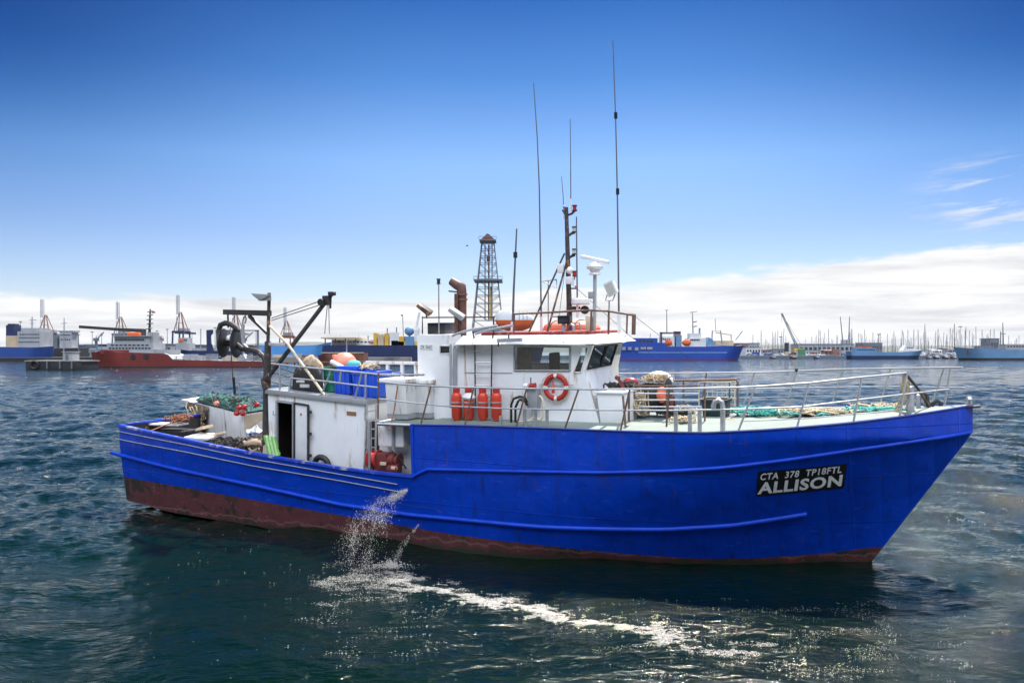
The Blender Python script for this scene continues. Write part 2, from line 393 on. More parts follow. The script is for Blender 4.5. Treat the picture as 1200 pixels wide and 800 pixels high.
def height(x, y, spacing=None):
    x = np.asarray(x, float); y = np.asarray(y, float); z = np.zeros_like(x)
    for kx, ky, a, ph, lam in WAVES:
        c = np.sin(kx * x + ky * y + ph)
        c = c + .22 * np.cos(2 * (kx * x + ky * y + ph))
        if spacing is None: z += a * c
        else: z += a * c * np.clip(lam / (spacing * 2.6) - .6, 0, 1)
    # rings pushed out by the stem
    dx, dy = x - 8.95, y - 21.2; d = np.sqrt(dx * dx + dy * dy * 1.2) + .01
    ang = np.arctan2(dy, dx); lobe = np.exp(-((ang + .75) / .75) ** 2)
    fd = 1 if spacing is None else np.clip(1.0 / (spacing * 2.6) - .6, 0, 1)
    bow = .034 * lobe * np.exp(-d / 5.0) * np.clip(d / .6, 0, 1) * np.sin(6.6 * d - 1.2 * d ** .5 + .8 * np.sin(x * 1.3) + .5 * np.sin(y * 2.1)) * fd
    return z * calm(x, y) + bow
def build_water():
    ys = [-4000, -1500, -500, -150, -40, -10, 0, 2]
    y = 3.5
    while y < 9000:
        ys.append(y); y += max(.045, y * .0042) if y < 140 else y * .02
    ys += [11000, 15000]
    ts = np.linspace(-1.15, 1.15, 620)
    ys = np.array(ys)
    half = np.maximum(np.abs(ys), 12.0)
    X = ts[None, :] * half[:, None]; Y = np.repeat(ys[:, None], len(ts), 1)
    sp = np.maximum(half[:, None] * (ts[1] - ts[0]), .03) + 0 * X
    sp = np.maximum(sp, np.where(Y < 140, np.maximum(.045, Y * .0042), Y * .02) * .8)
    Z = np.where((Y > 2.5) & (Y < 600), height(X, Y, sp), 0)
    co = np.stack([X, Y, Z], -1).reshape(-1, 3)
    nr, nc = X.shape
    i = np.arange(nr - 1)[:, None] * nc + np.arange(nc - 1)[None, :]
    q = np.stack([i, i + 1, i + nc + 1, i + nc], -1).reshape(-1, 4)
    me = bpy.data.meshes.new('water'); me.vertices.add(len(co)); me.vertices.foreach_set('co', co.ravel())
    me.loops.add(q.size); me.loops.foreach_set('vertex_index', q.ravel().astype(np.int32))
    me.polygons.add(len(q)); me.polygons.foreach_set('loop_start', (np.arange(len(q)) * 4).astype(np.int32))
    me.update(calc_edges=True); me.shade_smooth()
    m = bpy.data.materials.new('harbour water'); m.use_nodes = True; t = NT(m.node_tree); t.n.clear()
    b = t.new('ShaderNodeBsdfPrincipled'); o = t.new('ShaderNodeOutputMaterial'); t.l.new(b.outputs[0], o.inputs[0])
    oc = t.new('ShaderNodeTexCoord').outputs['Object']
    c = t.ramp(t.noise(oc, .11, 4, .55), [(.35, (.0006, .0068, .0038)), (.65, (.0010, .0104, .0056))])
    t.put(b.inputs['Base Color'], c)
    b.inputs['Roughness'].default_value = .055; b.inputs['IOR'].default_value = 1.333; b.inputs['Specular IOR Level'].default_value = .22
    # ripples finer than the mesh; stretched across the wind
    v1 = t.mapping(oc, (1.0, 1.9, 1), rot=(0, 0, R(-28)))
    n1 = t.noise(v1, 2.6, 5, .58); n2 = t.noise(v1, 9.5, 4, .6); n3 = t.noise(v1, .55, 4, .5)
    lee = t.smooth(t.noise(oc, .16, 3, .5), .38, .62)
    h = t.math('ADD', t.math('MULTIPLY', n1, .085), t.math('MULTIPLY', n2, t.math('MULTIPLY_ADD', lee, .020, .006)))
    h = t.math('ADD', h, t.math('MULTIPLY', n3, .30))
    bp = t.new('ShaderNodeBump'); bp.inputs['Strength'].default_value = .72; bp.inputs['Distance'].default_value = 1.0
    t.put(bp.inputs['Height'], h); t.l.new(bp.outputs[0], b.inputs['Normal'])
    me.materials.append(m)
    ob = bpy.data.objects.new('water', me); COL.objects.link(ob); tag(ob, kind='structure')
build_water()

# ------------------------------------------------------------------ the fishing boat: hull
boat = empty('fishing_boat', BOAT, 'blue steel fishing boat with white wheelhouse and red boot topping under way in the harbour', 'fishing boat')
U0, UT, UW, ZK = -16.1, 9.45, 7.2, 3.3
def ustem(z): return UT if z >= ZK else UW + (UT - UW - .05) * z / ZK
def hb(u, z):
    us = ustem(z); k = min(1, max(0, z / 3.4)); Le = 10.0 - 2.4 * k
    s = min(1, max(0, (us - u) / Le)); p = 1.75 + .85 * k
    sh = 1 - (1 - s) ** p
    st = 1 - .10 * max(0, (-9 - u) / 7.1) ** 2
    return (3.02 + .28 * min(1, max(0, z / 2.2))) * sh * st
def PH(px, py):      # pixel on the starboard shell
    v = -3.2
    for _ in range(40):
        p = P(px, py, v); v = .5 * v - .5 * hb(p.x, p.z)
    return Vector((p.x, v, p.z))
def s_of(p): return (p.x - U0) / (ustem(p.z) - U0)
def curve(pix):      # (s, z) samples of a line drawn along the shell
    return sorted((s_of(q), q.z) for q in (PH(*c) for c in pix))
C_TOPA = curve([(134, 497), (200, 511.5), (300, 532), (400, 548.5), (440, 553.5), (484, 558)])
C_RUB = curve([(484, 558.5), (500, 549.5), (520, 550), (600, 552), (700, 553.5), (790, 551.5), (850, 547.5), (920, 539), (1000, 527), (1070, 517), (1138, 506)])
C_TOPF = curve([(484, 498), (560, 499), (640, 501.5), (740, 505.5), (830, 507), (900, 503.5), (990, 496), (1060, 487.5), (1100, 481.5), (1139, 475)])
C_RED = curve([(138, 557), (220, 571.5), (300, 586), (420, 607), (520, 624), (650, 640), (740, 649), (820, 654.5), (880, 654), (960, 648.5), (1021, 641)])
C_CHI = curve([(140, 583), (200, 600), (300, 616), (400, 640), (460, 660)]) 
C_LOW = curve([(131, 530), (200, 548), (300, 569), (400, 591), (480, 603), (640, 617.5), (780, 620), (860, 615), (945, 602)])
def on(c, s): return interp(s, c)
SB = s_of(PH(484, 558))
UB = PH(484, 500).x
C_TOP = [q for q in C_TOPA if q[0] < SB - 1e-3] + [q for q in C_RUB]
C_TOP = [(SB - 1e-3, C_TOPA[-1][1])] + C_TOP; C_TOP.sort()
def shell(s, z, side=-1, off=0.):
    u = U0 + s * (ustem(z) - U0); h = hb(u, z) + off
    return Vector((u, side * max(h, 0.0), z))
def chine(s):
    z = on(C_CHI, s); e = C_CHI[-1][0]
    return z if s < e else max(-.45, C_CHI[-1][1] - (s - e) * 6)
SS = sorted(set(list(np.linspace(0, .45, 40)) + list(np.linspace(.45, 1, 90)) + [SB - 1e-3, SB]))
def build_hull():
    for nm in ('hull',):
        b = MB(); NR, NB = 5, 12
        for side in (-1, 1):
            rows = []
            for s in SS:
                zc = chine(s); zr = on(C_RED, s); zt = on(C_TOP, s)
                col = [Vector((U0 + s * (ustem(zc - .8) - U0), 0, zc - .15 - 1.3 * min(1, max(0, (s - .02) / .25)))) if s < .97 else shell(1, zc - .9, side)]
                if s < .97: col[0].y = side * .02
                zz = [zc + (zr - zc) * i / NR for i in range(NR)] + [zr + (zt - zr) * i / NB for i in range(NB + 1)]
                col += [shell(s, z, side) for z in zz]; rows.append(col)
            k = len(rows[0])
            vs = [p for r_ in rows for p in r_]; fr, fb = [], []
            for i in range(len(rows) - 1):
                for j in range(k - 1):
                    q = (i * k + j, i * k + j + 1, (i + 1) * k + j + 1, (i + 1) * k + j)
                    (fr if j < NR + 1 else fb).append(q if side > 0 else q[::-1])
            n0 = len(b.v)
            b.add(vs, fr, 0); 
            b.f += [tuple(i + n0 for i in f) for f in fb]; b.mi += [1] * len(fb)
            if side < 0: st = rows[0]
            else:
                pt = rows[0]
                for j in range(k - 1): b.add([st[j], st[j + 1], pt[j + 1], pt[j]], [(0, 1, 2, 3)], 0 if j < NR + 1 else 1)
        b.build('hull', ['antifoul', 'blue'], boat, smooth=30)
build_hull()
SF = [s for s in SS if s >= SB]
def fshell(s, z, side=-1, off=0.):      # as shell(), but with a plumb after edge at the break
    w = max(0, 1 - (s - SB) / (1 - SB)) ** 2; ds = (UB - U0) / (ustem(z) - U0) - SB
    return shell(s + ds * w, z, side, off)
def build_forecastle():
    b = MB()
    for side in (-1, 1):
        rows = []
        for s in SF:
            a, t_ = on(C_RUB, s), on(C_TOPF, s)
            rows.append([fshell(s, a + (t_ - a) * i / 8, side) for i in range(9)])
        b.grid(rows, 0, side < 0)
    # vertical plate edge at the break, both sides
    o = b.build('raised_side', ['blue'], boat, smooth=30)
    for side in (-1, 1):
        bulk = MB()
        e0, e1 = fshell(SB, on(C_TOPA, SB), side), fshell(SB, on(C_TOPF, SB), side)
        bulk.beam(e0 + Vector((-.03, -.012 * side, -.05)), e1 + Vector((-.03, -.012 * side, .02)), .10, .09, (1, 0, 0))
        bulk.build('break_frame', ['bluerail'], boat)
    # deck with a bit of camber, its edge flush under the gunwale bar
    d = MB(); rows = []
    for s in SF:
        z = on(C_TOPF, s) - .015; e = fshell(s, z, -1); w = abs(e.y)
        rows.append([Vector((e.x, w * k, z + .05 * (1 - k * k))) for k in np.linspace(-1, 1, 13)])
    d.grid(rows, 0)
    ze = on(C_TOPF, SB); e = fshell(SB, ze - .02, -1)
    # platform edge running aft past the break, over the working deck
    q0 = P(441, 497, -3.1)
    d.box((q0.x, -3.05, ze - .10), (e.x, 3.05, ze - .012))
    d.build('main_deck', ['mint'], boat)
    c = MB()
    for side in (-1, 1):
        c.tube([fshell(s, on(C_TOPF, s), side, .0) for s in SF], .028, 6)
    c.build('gunwale_bar', ['blue_dark'], boat)
    c = MB(); c.tube([(q0.x, -3.05, ze - .05), (e.x, -3.07, ze - .04)], .05, 6); c.build('deck_edge_beam', ['steel'], boat)
build_forecastle()
def half_round(name, pts, r, m):
    b = MB(); b.tube(pts, r, 8); return b.build(name, [m], boat, smooth=60)
def rails_on_hull():
    for side in (-1, 1):
        sr = [s for s in np.linspace(SB, .998, 60)]
        half_round('rubbing_strake', [shell(s, on(C_RUB, s), side, .02) for s in sr], .048, 'bluerail')
        sl = np.linspace(C_LOW[0][0] + .0, C_LOW[-1][0], 80)
        half_round('rubbing_strake', [shell(s, on(C_LOW, s), side, .015) for s in sl], .064, 'bluerail')
    b = MB(); e1, e2 = shell(0, on(C_LOW, 0), -1), shell(0, on(C_LOW, 0), 1)
    b.tube([e1, e2], .066, 8); b.build('rubbing_strake', ['bluerail'], boat)
    # two thin pipes run along the quarter
    for pts in ([(137, 504.5), (220, 521), (300, 538), (400, 555.5), (466, 567)], [(136, 513.5), (220, 529.5), (300, 546), (400, 563), (470, 576)]):
        c = curve(pts); b = MB()
        b.tube([shell(s, on(c, s), -1, .03) for s in np.linspace(c[0][0], c[-1][0], 40)], .015, 6)
        b.build('side_pipe', ['grey'], boat)
    # cap of the aft bulwark, and its dark inside face
    sa = np.linspace(0, SB, 50)
    for side in (-1, 1):
        b = MB(); rows = []
        for s in sa:
            z = on(C_TOPA, s); o_, i_ = shell(s, z, side, .035), shell(s, z, side, -.11)
            up = Vector((0, 0, .035))
            rows.append([o_ - up, o_ + up, i_ + up, i_ - up, o_ - up])
        b.grid(rows, 0, side > 0); b.build('cap_rail', ['caprail'], boat)
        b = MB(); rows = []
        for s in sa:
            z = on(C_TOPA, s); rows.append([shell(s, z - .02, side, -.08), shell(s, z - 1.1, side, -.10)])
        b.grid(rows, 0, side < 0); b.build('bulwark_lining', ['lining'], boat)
    zt = on(C_TOPA, 0); w = hb(U0, zt)
    b = MB(); b.box((U0 - .04, -w - .03, zt - .035), (U0 + .11, w + .03, zt + .035)); b.build('cap_rail', ['caprail'], boat)
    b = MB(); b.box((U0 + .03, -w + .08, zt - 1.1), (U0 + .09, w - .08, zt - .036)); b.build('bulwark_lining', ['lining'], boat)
rails_on_hull()
def zaft(u): return interp(u, [(U0, on(C_TOPA, 0) - .85), (UB, on(C_TOPA, SB) - .85)])
def build_aft_deck():
    b = MB(); rows = []
    for s in np.linspace(0.003, SB + .02, 30):
        u = U0 + s * (UT - U0); w = hb(u, 2.0) - .1; rows.append([Vector((u, w * k, zaft(u))) for k in np.linspace(-1, 1, 5)])
    b.grid(rows); b.build('aft_deck', ['deck_dirty'], boat)
build_aft_deck()

# ---- name board lettering that lies on the shell
def text_mesh(txt, bold=.0, spacing=1.):
    cu = bpy.data.curves.new('t', 'FONT'); cu.body = txt; cu.size = 1; cu.offset = bold; cu.resolution_u = 3; cu.space_character = spacing
    ob = bpy.data.objects.new('t', cu); COL.objects.link(ob); bpy.context.view_layer.update()
    me = bpy.data.meshes.new_from_object(ob.evaluated_get(bpy.context.evaluated_depsgraph_get()))
    vs = [v.co.copy() for v in me.vertices]; fs = [tuple(p.vertices) for p in me.polygons]
    bpy.data.objects.remove(ob); bpy.data.curves.remove(cu); bpy.data.meshes.remove(me)
    x0, x1 = min(v.x for v in vs), max(v.x for v in vs); y0, y1 = min(v.y for v in vs), max(v.y for v in vs)
    return [((v.x - x0) / (x1 - x0), (v.y - y0) / (y1 - y0)) for v in vs], fs
def quad_map(q, a, b): # q: bl, br, tr, tl
    return (q[0] * (1 - a) + q[1] * a) * (1 - b) + (q[3] * (1 - a) + q[2] * a) * b
def on_shell(p, off):
    return Vector((p.x, -hb(p.x, p.z) - off, p.z))
def name_board():
    q = [PH(886, 581), PH(989, 571.5), PH(993, 543), PH(888.5, 552.5)]
    b = MB(); n = 14
    b.grid([[on_shell(quad_map(q, i / n, j / 4), .012) for i in range(n + 1)] for j in range(5)])
    board = b.build('name_board', ['plate'], boat)
    for txt, cor, bold, sp in (('CTA  378  TP18FTL', [(890.5, 562.5), (986, 553.5), (987.5, 545.5), (892, 554.5)], .022, 1.12), ('ALLISON', [(887.5, 579), (986, 569), (988, 555.5), (889.5, 565)], .034, 1.08)):
        q2 = [PH(*c) for c in cor]; uv, fs = text_mesh(txt, bold, sp)
        b = MB(); b.add([on_shell(quad_map(q2, a, c), .020) for a, c in uv], fs)
        b.build('lettering', ['letter'], board, recalc=False)
name_board()
# ------------------------------------------------------------------ superstructure
V = Vector
ZD = on(C_TOPF, SB) + .02          # main deck height at the break
def zmain(u):                       # deck height on centreline
    s = (u - U0) / (UT - U0); return on(C_TOPF, max(s, SB)) + .03
def quad_panel(b, q, th, mi=0):     # a panel of thickness th standing off a quad towards starboard
    n = (q[1] - q[0]).cross(q[3] - q[0]).normalized()
    if n.y > 0: n = -n
    b.prism(q, n * th, mi); return b

def aft_house():
    v = -2.45; vp = 1.9
    TL, TR = P(314, 461, v), P(429, 474.5, v); u0, u1 = TL.x, TR.x
    bl, br = V((u0, v, zaft(u0) - .05)), V((u1, v, zaft(u1) - .05))
    d = [P(325, 534.5, v), P(344.5, 538, v), P(344.5, 472, v), P(325, 469.5, v)]
    b = MB(); b.ring([bl, br, TR, TL], d)
    po = V((0, vp - v, 0))
    b.add([bl + po, br + po, TR + po, TL + po], [(0, 1, 2, 3)])
    b.add([bl, TL, TL + po, bl + po], [(0, 1, 2, 3)]); b.add([br, br + po, TR + po, TR], [(0, 1, 2, 3)])
    h = b.build('aft_house', ['white'], boat, smooth=25, recalc=False)
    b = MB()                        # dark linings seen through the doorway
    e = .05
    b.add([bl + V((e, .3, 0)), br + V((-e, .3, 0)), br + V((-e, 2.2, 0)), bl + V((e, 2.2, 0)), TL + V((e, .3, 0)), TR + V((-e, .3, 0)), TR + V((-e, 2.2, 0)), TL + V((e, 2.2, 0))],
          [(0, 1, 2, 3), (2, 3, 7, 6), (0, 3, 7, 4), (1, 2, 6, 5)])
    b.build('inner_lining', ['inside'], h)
    b = MB()
    up = V((0, 0, .15))
    for p0, p1 in ((TL, TR),):
        o1, o2 = V((-.06, -.07, 0)), V((.05, -.07, 0))
        b.hexa([TL + o1, TR + o2, TR + po + V((.05, .07, 0)), TL + po + V((-.06, .07, 0)), TL + o1 + up, TR + o2 + up, TR + po + V((.05, .07, 0)) + up, TL + po + V((-.06, .07, 0)) + up])
    b.build('roof', ['grey'], h, bevel=.02)
    fr = MB()
    for a, c in ((d[0], d[3]), (d[3], d[2]), (d[2], d[1])): fr.beam(a + V((0, -.02, 0)), c + V((0, -.02, 0)), .07, .06, (0, 1, 0))
    fr.build('door_frame', ['grey'], h)
    q = [P(346.5, 539, v - .05), P(362.5, 541, v - .05), P(362.5, 474.5, v - .05), P(346.5, 472, v - .05)]
    b = MB(); quad_panel(b, q, .05); dr = b.build('door', ['white_worn'], h, bevel=.01); tag(dr, 'open door folded back flat on the white wall')
    b = MB()
    for a, c in zip(q, q[1:] + q[:1]): b.beam(a + V((0, -.05, 0)), c + V((0, -.05, 0)), .05, .06, (0, 1, 0))
    b.build('door_edge', ['darksteel'], h)
    for f in (.12, .5, .88):
        c = q[1].lerp(q[2], f); b = MB(); b.obox(c + V((.06, -.07, 0)), (.14, .06, .09)); b.build('hinge', ['darksteel'], h)
    b = MB(); b.ell(P(352.5, 485, v - .12), (.03, .02, .03), 10, 6); b.build('door_knob', ['red'], h)
    b = MB(); quad_panel(b, [P(406.5, 486, v), P(417.5, 487, v), P(417.5, 482.5, v), P(406.5, 481.5, v)], .015); b.build('sign_plate', ['brass'], h)
    b = MB()
    a = P(322, 486, v - .03); b.tube([a, a + V((0, -.08, .02)), a + V((.02, -.08, .14))], .016, 6); b.build('door_latch', ['steel'], h)
    # ladder at the forward end
    b = MB(); x0, x1 = P(429.5, 475, v), P(441.5, 475, v)
    L = [P(430, 476, v - .05), P(427, 551, v - .05)]; L2 = [P(441, 474, v - .05), P(440, 552, v - .05)]
    b.beam(*L, .045, .05, (0, 1, 0)); b.beam(*L2, .045, .05, (0, 1, 0)); ld = b.build('ladder', ['steel'], boat)
    for k in range(7):
        f = (k + .6) / 7.2; b = MB(); b.beam(L[0].lerp(L[1], f), L2[0].lerp(L2[1], f), .035, .03, (0, 1, 0)); b.build('rung', ['steel'], ld)
    return u0, u1, TL, TR, v
AH = aft_house()
def zroof(u):
    return AH[2].z + (AH[3].z - AH[2].z) * (u - AH[0]) / (AH[1] - AH[0]) + .15

def roof_rail():
    v = -2.45
    b = MB()
    top = [P(318, 426, v), P(345, 429, v), P(428, 437, v), P(443, 438.5, v), P(497, 439, v)]
    mid = [P(341, 443, v), P(376, 446, v), P(424, 452, v), P(443, 454, v)]
    b.tube(top, .032, 8); b.tube(mid, .026, 8)
    r = b.build('roof_rail', ['steel'], boat)
    for a, c in (((328, 427), (328, 459)), ((428.5, 436), (428, 492)), ((400, 434), (398, 447)), ((424, 437), (416, 466)), ((388, 433), (377, 462)), ((341, 443), (338, 462))):
        b = MB(); b.tube([P(*a, v), P(*c, v)], .028, 8); b.build('stanchion', ['steel'], r)
    # port side of the same roof
    b = MB(); b.tube([P(318, 425, 1.6), P(428, 423.5, 1.6)], .025, 6); b.build('roof_rail', ['rustbar'], boat)
    # white posts and beam of the port side bulwark
    b = MB(); b.beam(P(427, 424.5, 2.8), P(492, 425.5, 2.8), .14, .10); w = b.build('port_beam', ['white_worn'], boat)
    for x in (438, 454.5, 471.5, 487.5):
        b = MB(); b.beam(P(x, 425, 2.8), P(x, 447, 2.8), .11, .11, (1, 0, 0)); b.build('post', ['white_worn'], w)
roof_rail()

def break_area():
    v = -2.3
    a, c = P(444, 500, v), V((UB - .03, v, ZD - .1))
    b = MB(); b.box((a.x, v, zaft(a.x) - .1), (UB + 1.5, 2.3, ZD - .09)); w = b.build('engine_casing', ['white'], boat, bevel=.01)
    b = MB(); x0 = P(429.5, 500, -2.2).x; b.box((x0 + .03, -2.2, zaft(x0)), (a.x - .01, -2.1, ZD - .12)); b.build('passage_shade', ['darksteel'], boat)  # dark sheet put across the gap in place of the passage's shade
    b = MB(); f0, f1 = P(442.5, 495, v - .42), P(473, 524, v - .42)
    b.box((f0.x, v - .42, f1.z), (f1.x, v - .002, f0.z)); b.build('wall_cabinet', ['white'], boat, bevel=.03)
    b = MB(); b.tube([P(461, 497, v - .45), P(461, 525, v - .45), P(463, 531, v - .42)], .05, 8); b.build('drain_pipe', ['grey'], boat)
    b = MB(); b.tube([P(433.5, 494, -3.03), P(433, 553, -3.03)], .045, 8); b.build('deck_post', ['steel'], boat)
    # red winch on the working deck
    t = bpy.data.objects.new('winch', None); COL.objects.link(t); t.parent = boat; vv = -2.85
    z0 = zaft(P(450, 545, vv).x)
    q0, q1 = P(436, 553, vv), P(474, 556, vv)
    b = MB(); b.box((q0.x, vv - .25, z0 - .02), (q1.x, vv + .3, z0 + .28)); b.build('winch_bed', ['winchred'], t, bevel=.03)
    b = MB(); c0 = P(439, 538, vv); b.lathe(c0 + V((-.16, 0, 0)), (1, 0, 0), [(.0, 0), (.26, .0), (.28, .05), (.20, .08), (.19, .24), (.28, .28), (.28, .33), (0, .33)], 20); b.build('warping_drum', ['red'], t)
    b = MB(); g0, g1 = P(440.5, 544, vv - .1), P(455, 531, vv - .1); b.box((g0.x, vv - .2, g0.z - .2), (g1.x, vv + .2, g1.z)); b.build('gear_case', ['winchred'], t, bevel=.05)
    b = MB(); m0 = P(454, 539, vv); b.lathe(m0, (1, 0, 0), [(0, 0), (.17, 0), (.20, .05), (.20, .25), (.13, .3), (.12, .36), (.21, .38), (.21, .42), (0, .42)], 18); b.build('motor', ['winchred'], t)
    b = MB(); m1 = P(455, 549, vv - .2); b.lathe(m1, (1, 0, 0), [(0, 0), (.11, 0), (.13, .03), (.13, .3), (.16, .32), (.16, .36), (0, .36)], 14)
    b.build('pump', ['winchred'], t)
    b = MB(); b.tube([P(459, 528, vv), P(466, 533, vv), P(471, 541, vv), P(476, 549, vv)], .022, 6); b.build('hose', ['black'], t)
    for (x, y) in ((449, 543), (462, 548)):
        b = MB(); b.obox(P(x, y, vv - .3), (.20, .06, .09)); b.build('cleat', ['plank'], t, bevel=.02)
break_area()

def casing_and_stack():
    v = -1.72
    a, c = P(489, 392.5, v), P(532, 480, v); z1 = a.z; u0, u1 = a.x, c.x
    b = MB(); ps = [P(516, 414.5, v), P(528, 414.5, v), P(528, 405, v), P(516, 405, v)]
    z0 = ZD - .05
    b.ring([V((u0, v, z0)), V((u1, v, z0)), V((u1, v, z1)), V((u0, v, z1))], ps)
    vp = .9
    b.add([V((u0, v, z0)), V((u0, vp, z0)), V((u0, vp, z1)), V((u0, v, z1)), V((u1, v, z0)), V((u1, vp, z0)), V((u1, vp, z1)), V((u1, v, z1))], [(0, 1, 2, 3), (4, 5, 6, 7), (1, 5, 6, 2), (3, 2, 6, 7)])
    k = b.build('funnel_casing', ['white'], boat, smooth=25, recalc=False)
    b = MB(); b.add([p + V((0, .03, 0)) for p in ps], [(0, 1, 2, 3)]); b.build('porthole_glass', ['glass_front'], k)
    b = MB()
    m = [x.lerp(y, .5) for x, y in zip(ps, ps[1:] + ps[:1])]
    for x, y in zip(ps, ps[1:] + ps[:1]): b.tube([x, y], .022, 6)
    b.build('porthole_rim', ['steel'], k)
    q = [P(492, 409.5, v), P(507.5, 409.5, v), P(507.5, 403.5, v), P(492, 403.5, v)]
    b = MB(); quad_panel(b, q, .015); pl = b.build('number_plate', ['letter'], k)
    uv, fs = text_mesh('ZR 3662', .0, 1.1); b = MB(); q = [p + V((0, -.020, 0)) for p in (P(493.2, 408.6, v), P(506.3, 408.6, v), P(506.3, 404.6, v), P(493.2, 404.6, v))]
    b.add([quad_map(q, i, j) for i, j in uv], fs); b.build('lettering', ['plate'], pl, recalc=False)
    # frame on top
    b = MB()
    for vv in (-1.5, .6):
        b.tube([P(495, 391, vv), P(495, 372, vv), P(580, 371.5, vv)], .022, 6)
        b.tube([P(578.5, 371.5, vv), P(578.5, 391, vv)], .022, 6)
    b.tube([P(495, 372, -1.5), P(495, 371, .6)], .022, 6)
    fr = b.build('top_frame', ['darksteel'], boat)
    b = MB(); x0, x1 = P(501, 391.5, -1.0), P(521, 378, -1.0); b.box((x0.x, -1.0, x0.z), (x1.x, -.35, x1.z)); b.build('battery_box', ['screen'], boat, bevel=.02)
    b = MB(); b.tube([P(514.5, 392, -1.02), P(514, 333, -1.02)], .022, 8); lp = b.build('lamp_post', ['steel'], boat)
    b = MB(); t_ = P(514, 333, -1.02); b.lathe(t_, (0, 0, 1), [(.05, 0), (.07, .01), (.05, .03), (.05, .13), (.07, .14), (.05, .17), (0, .17)], 12); b.build('lantern', ['screen'], lp)
    # flood lights: wedge housings on short stalks
    def flood(px, py, v, flip, nm, m_, stalk):
        c = P(px, py, v); rot = Matrix.Rotation(R(38), 3, 'Y') @ Matrix.Rotation(R(18), 3, 'Z')
        b = MB(); b.hexa([c + rot @ V(p) for p in ((-.24, -.17, -.03), (.24, -.17, -.07), (.24, .17, -.07), (-.24, .17, -.03), (-.22, -.14, .06), (.24, -.15, .07), (.24, .15, .07), (-.22, .14, .06))])
        o = b.build(nm, [m_], boat, bevel=.015)
        b = MB(); b.add([c + rot @ V(p) for p in ((-.22, -.15, -.045), (.22, -.15, -.08), (.22, .15, -.08), (-.22, .15, -.045))], [(0, 1, 2, 3)]); b.build('lamp_glass', ['lampclear'], o)
        b = MB(); b.tube([c + V((.05, 0, -.05)), stalk], .022, 6); b.build('bracket', ['darksteel'], o)
    flood(497.5, 362, -1.2, 0, 'flood_light', 'mast', P(500, 373, -1.2))
    flood(535, 367, -1.9, 0, 'flood_light', 'grey', P(541, 382, -1.9))
    # exhaust stack
    b = MB()
    p0, p1 = P(541, 395, -1.1), P(541, 341, -1.1)
    b.tube([p0, p1, P(541, 337, -1.1), P(535, 333.5, -1.1), P(529, 329.5, -1.1)], [.145, .145, .15, .14, .12], 14); st = b.build('exhaust_pipe', ['brown'], boat, smooth=50)
    b = MB(); b.tube([P(534.5, 392, -1.32), P(534.5, 344, -1.32)], .055, 8); b.build('silencer_pipe', ['brown'], st)
    for y in (346, 352): 
        b = MB(); c = P(541, y, -1.1); b.lathe(c, (0, 0, 1), [(.15, 0), (.175, 0), (.175, .05), (.15, .05)], 14); b.build('clamp_band', ['rustbar'], st)
    b = MB(); b.tube([P(535, 342, -1.1), P(526, 341, -1.1)], .025, 6); b.build('drain_spout', ['darksteel'], st)
    # bent awning poles lying over the roof edge
    for pts in ([(530, 393.5), (538, 390), (553, 386), (583, 381.5)], [(557, 391.5), (566, 388), (585, 384), (601, 381)]):
        b = MB(); b.tube([P(x, y, -2.0) for x, y in pts], .035, 8); b.build('awning_pole', ['whiterail'], boat)
casing_and_stack()

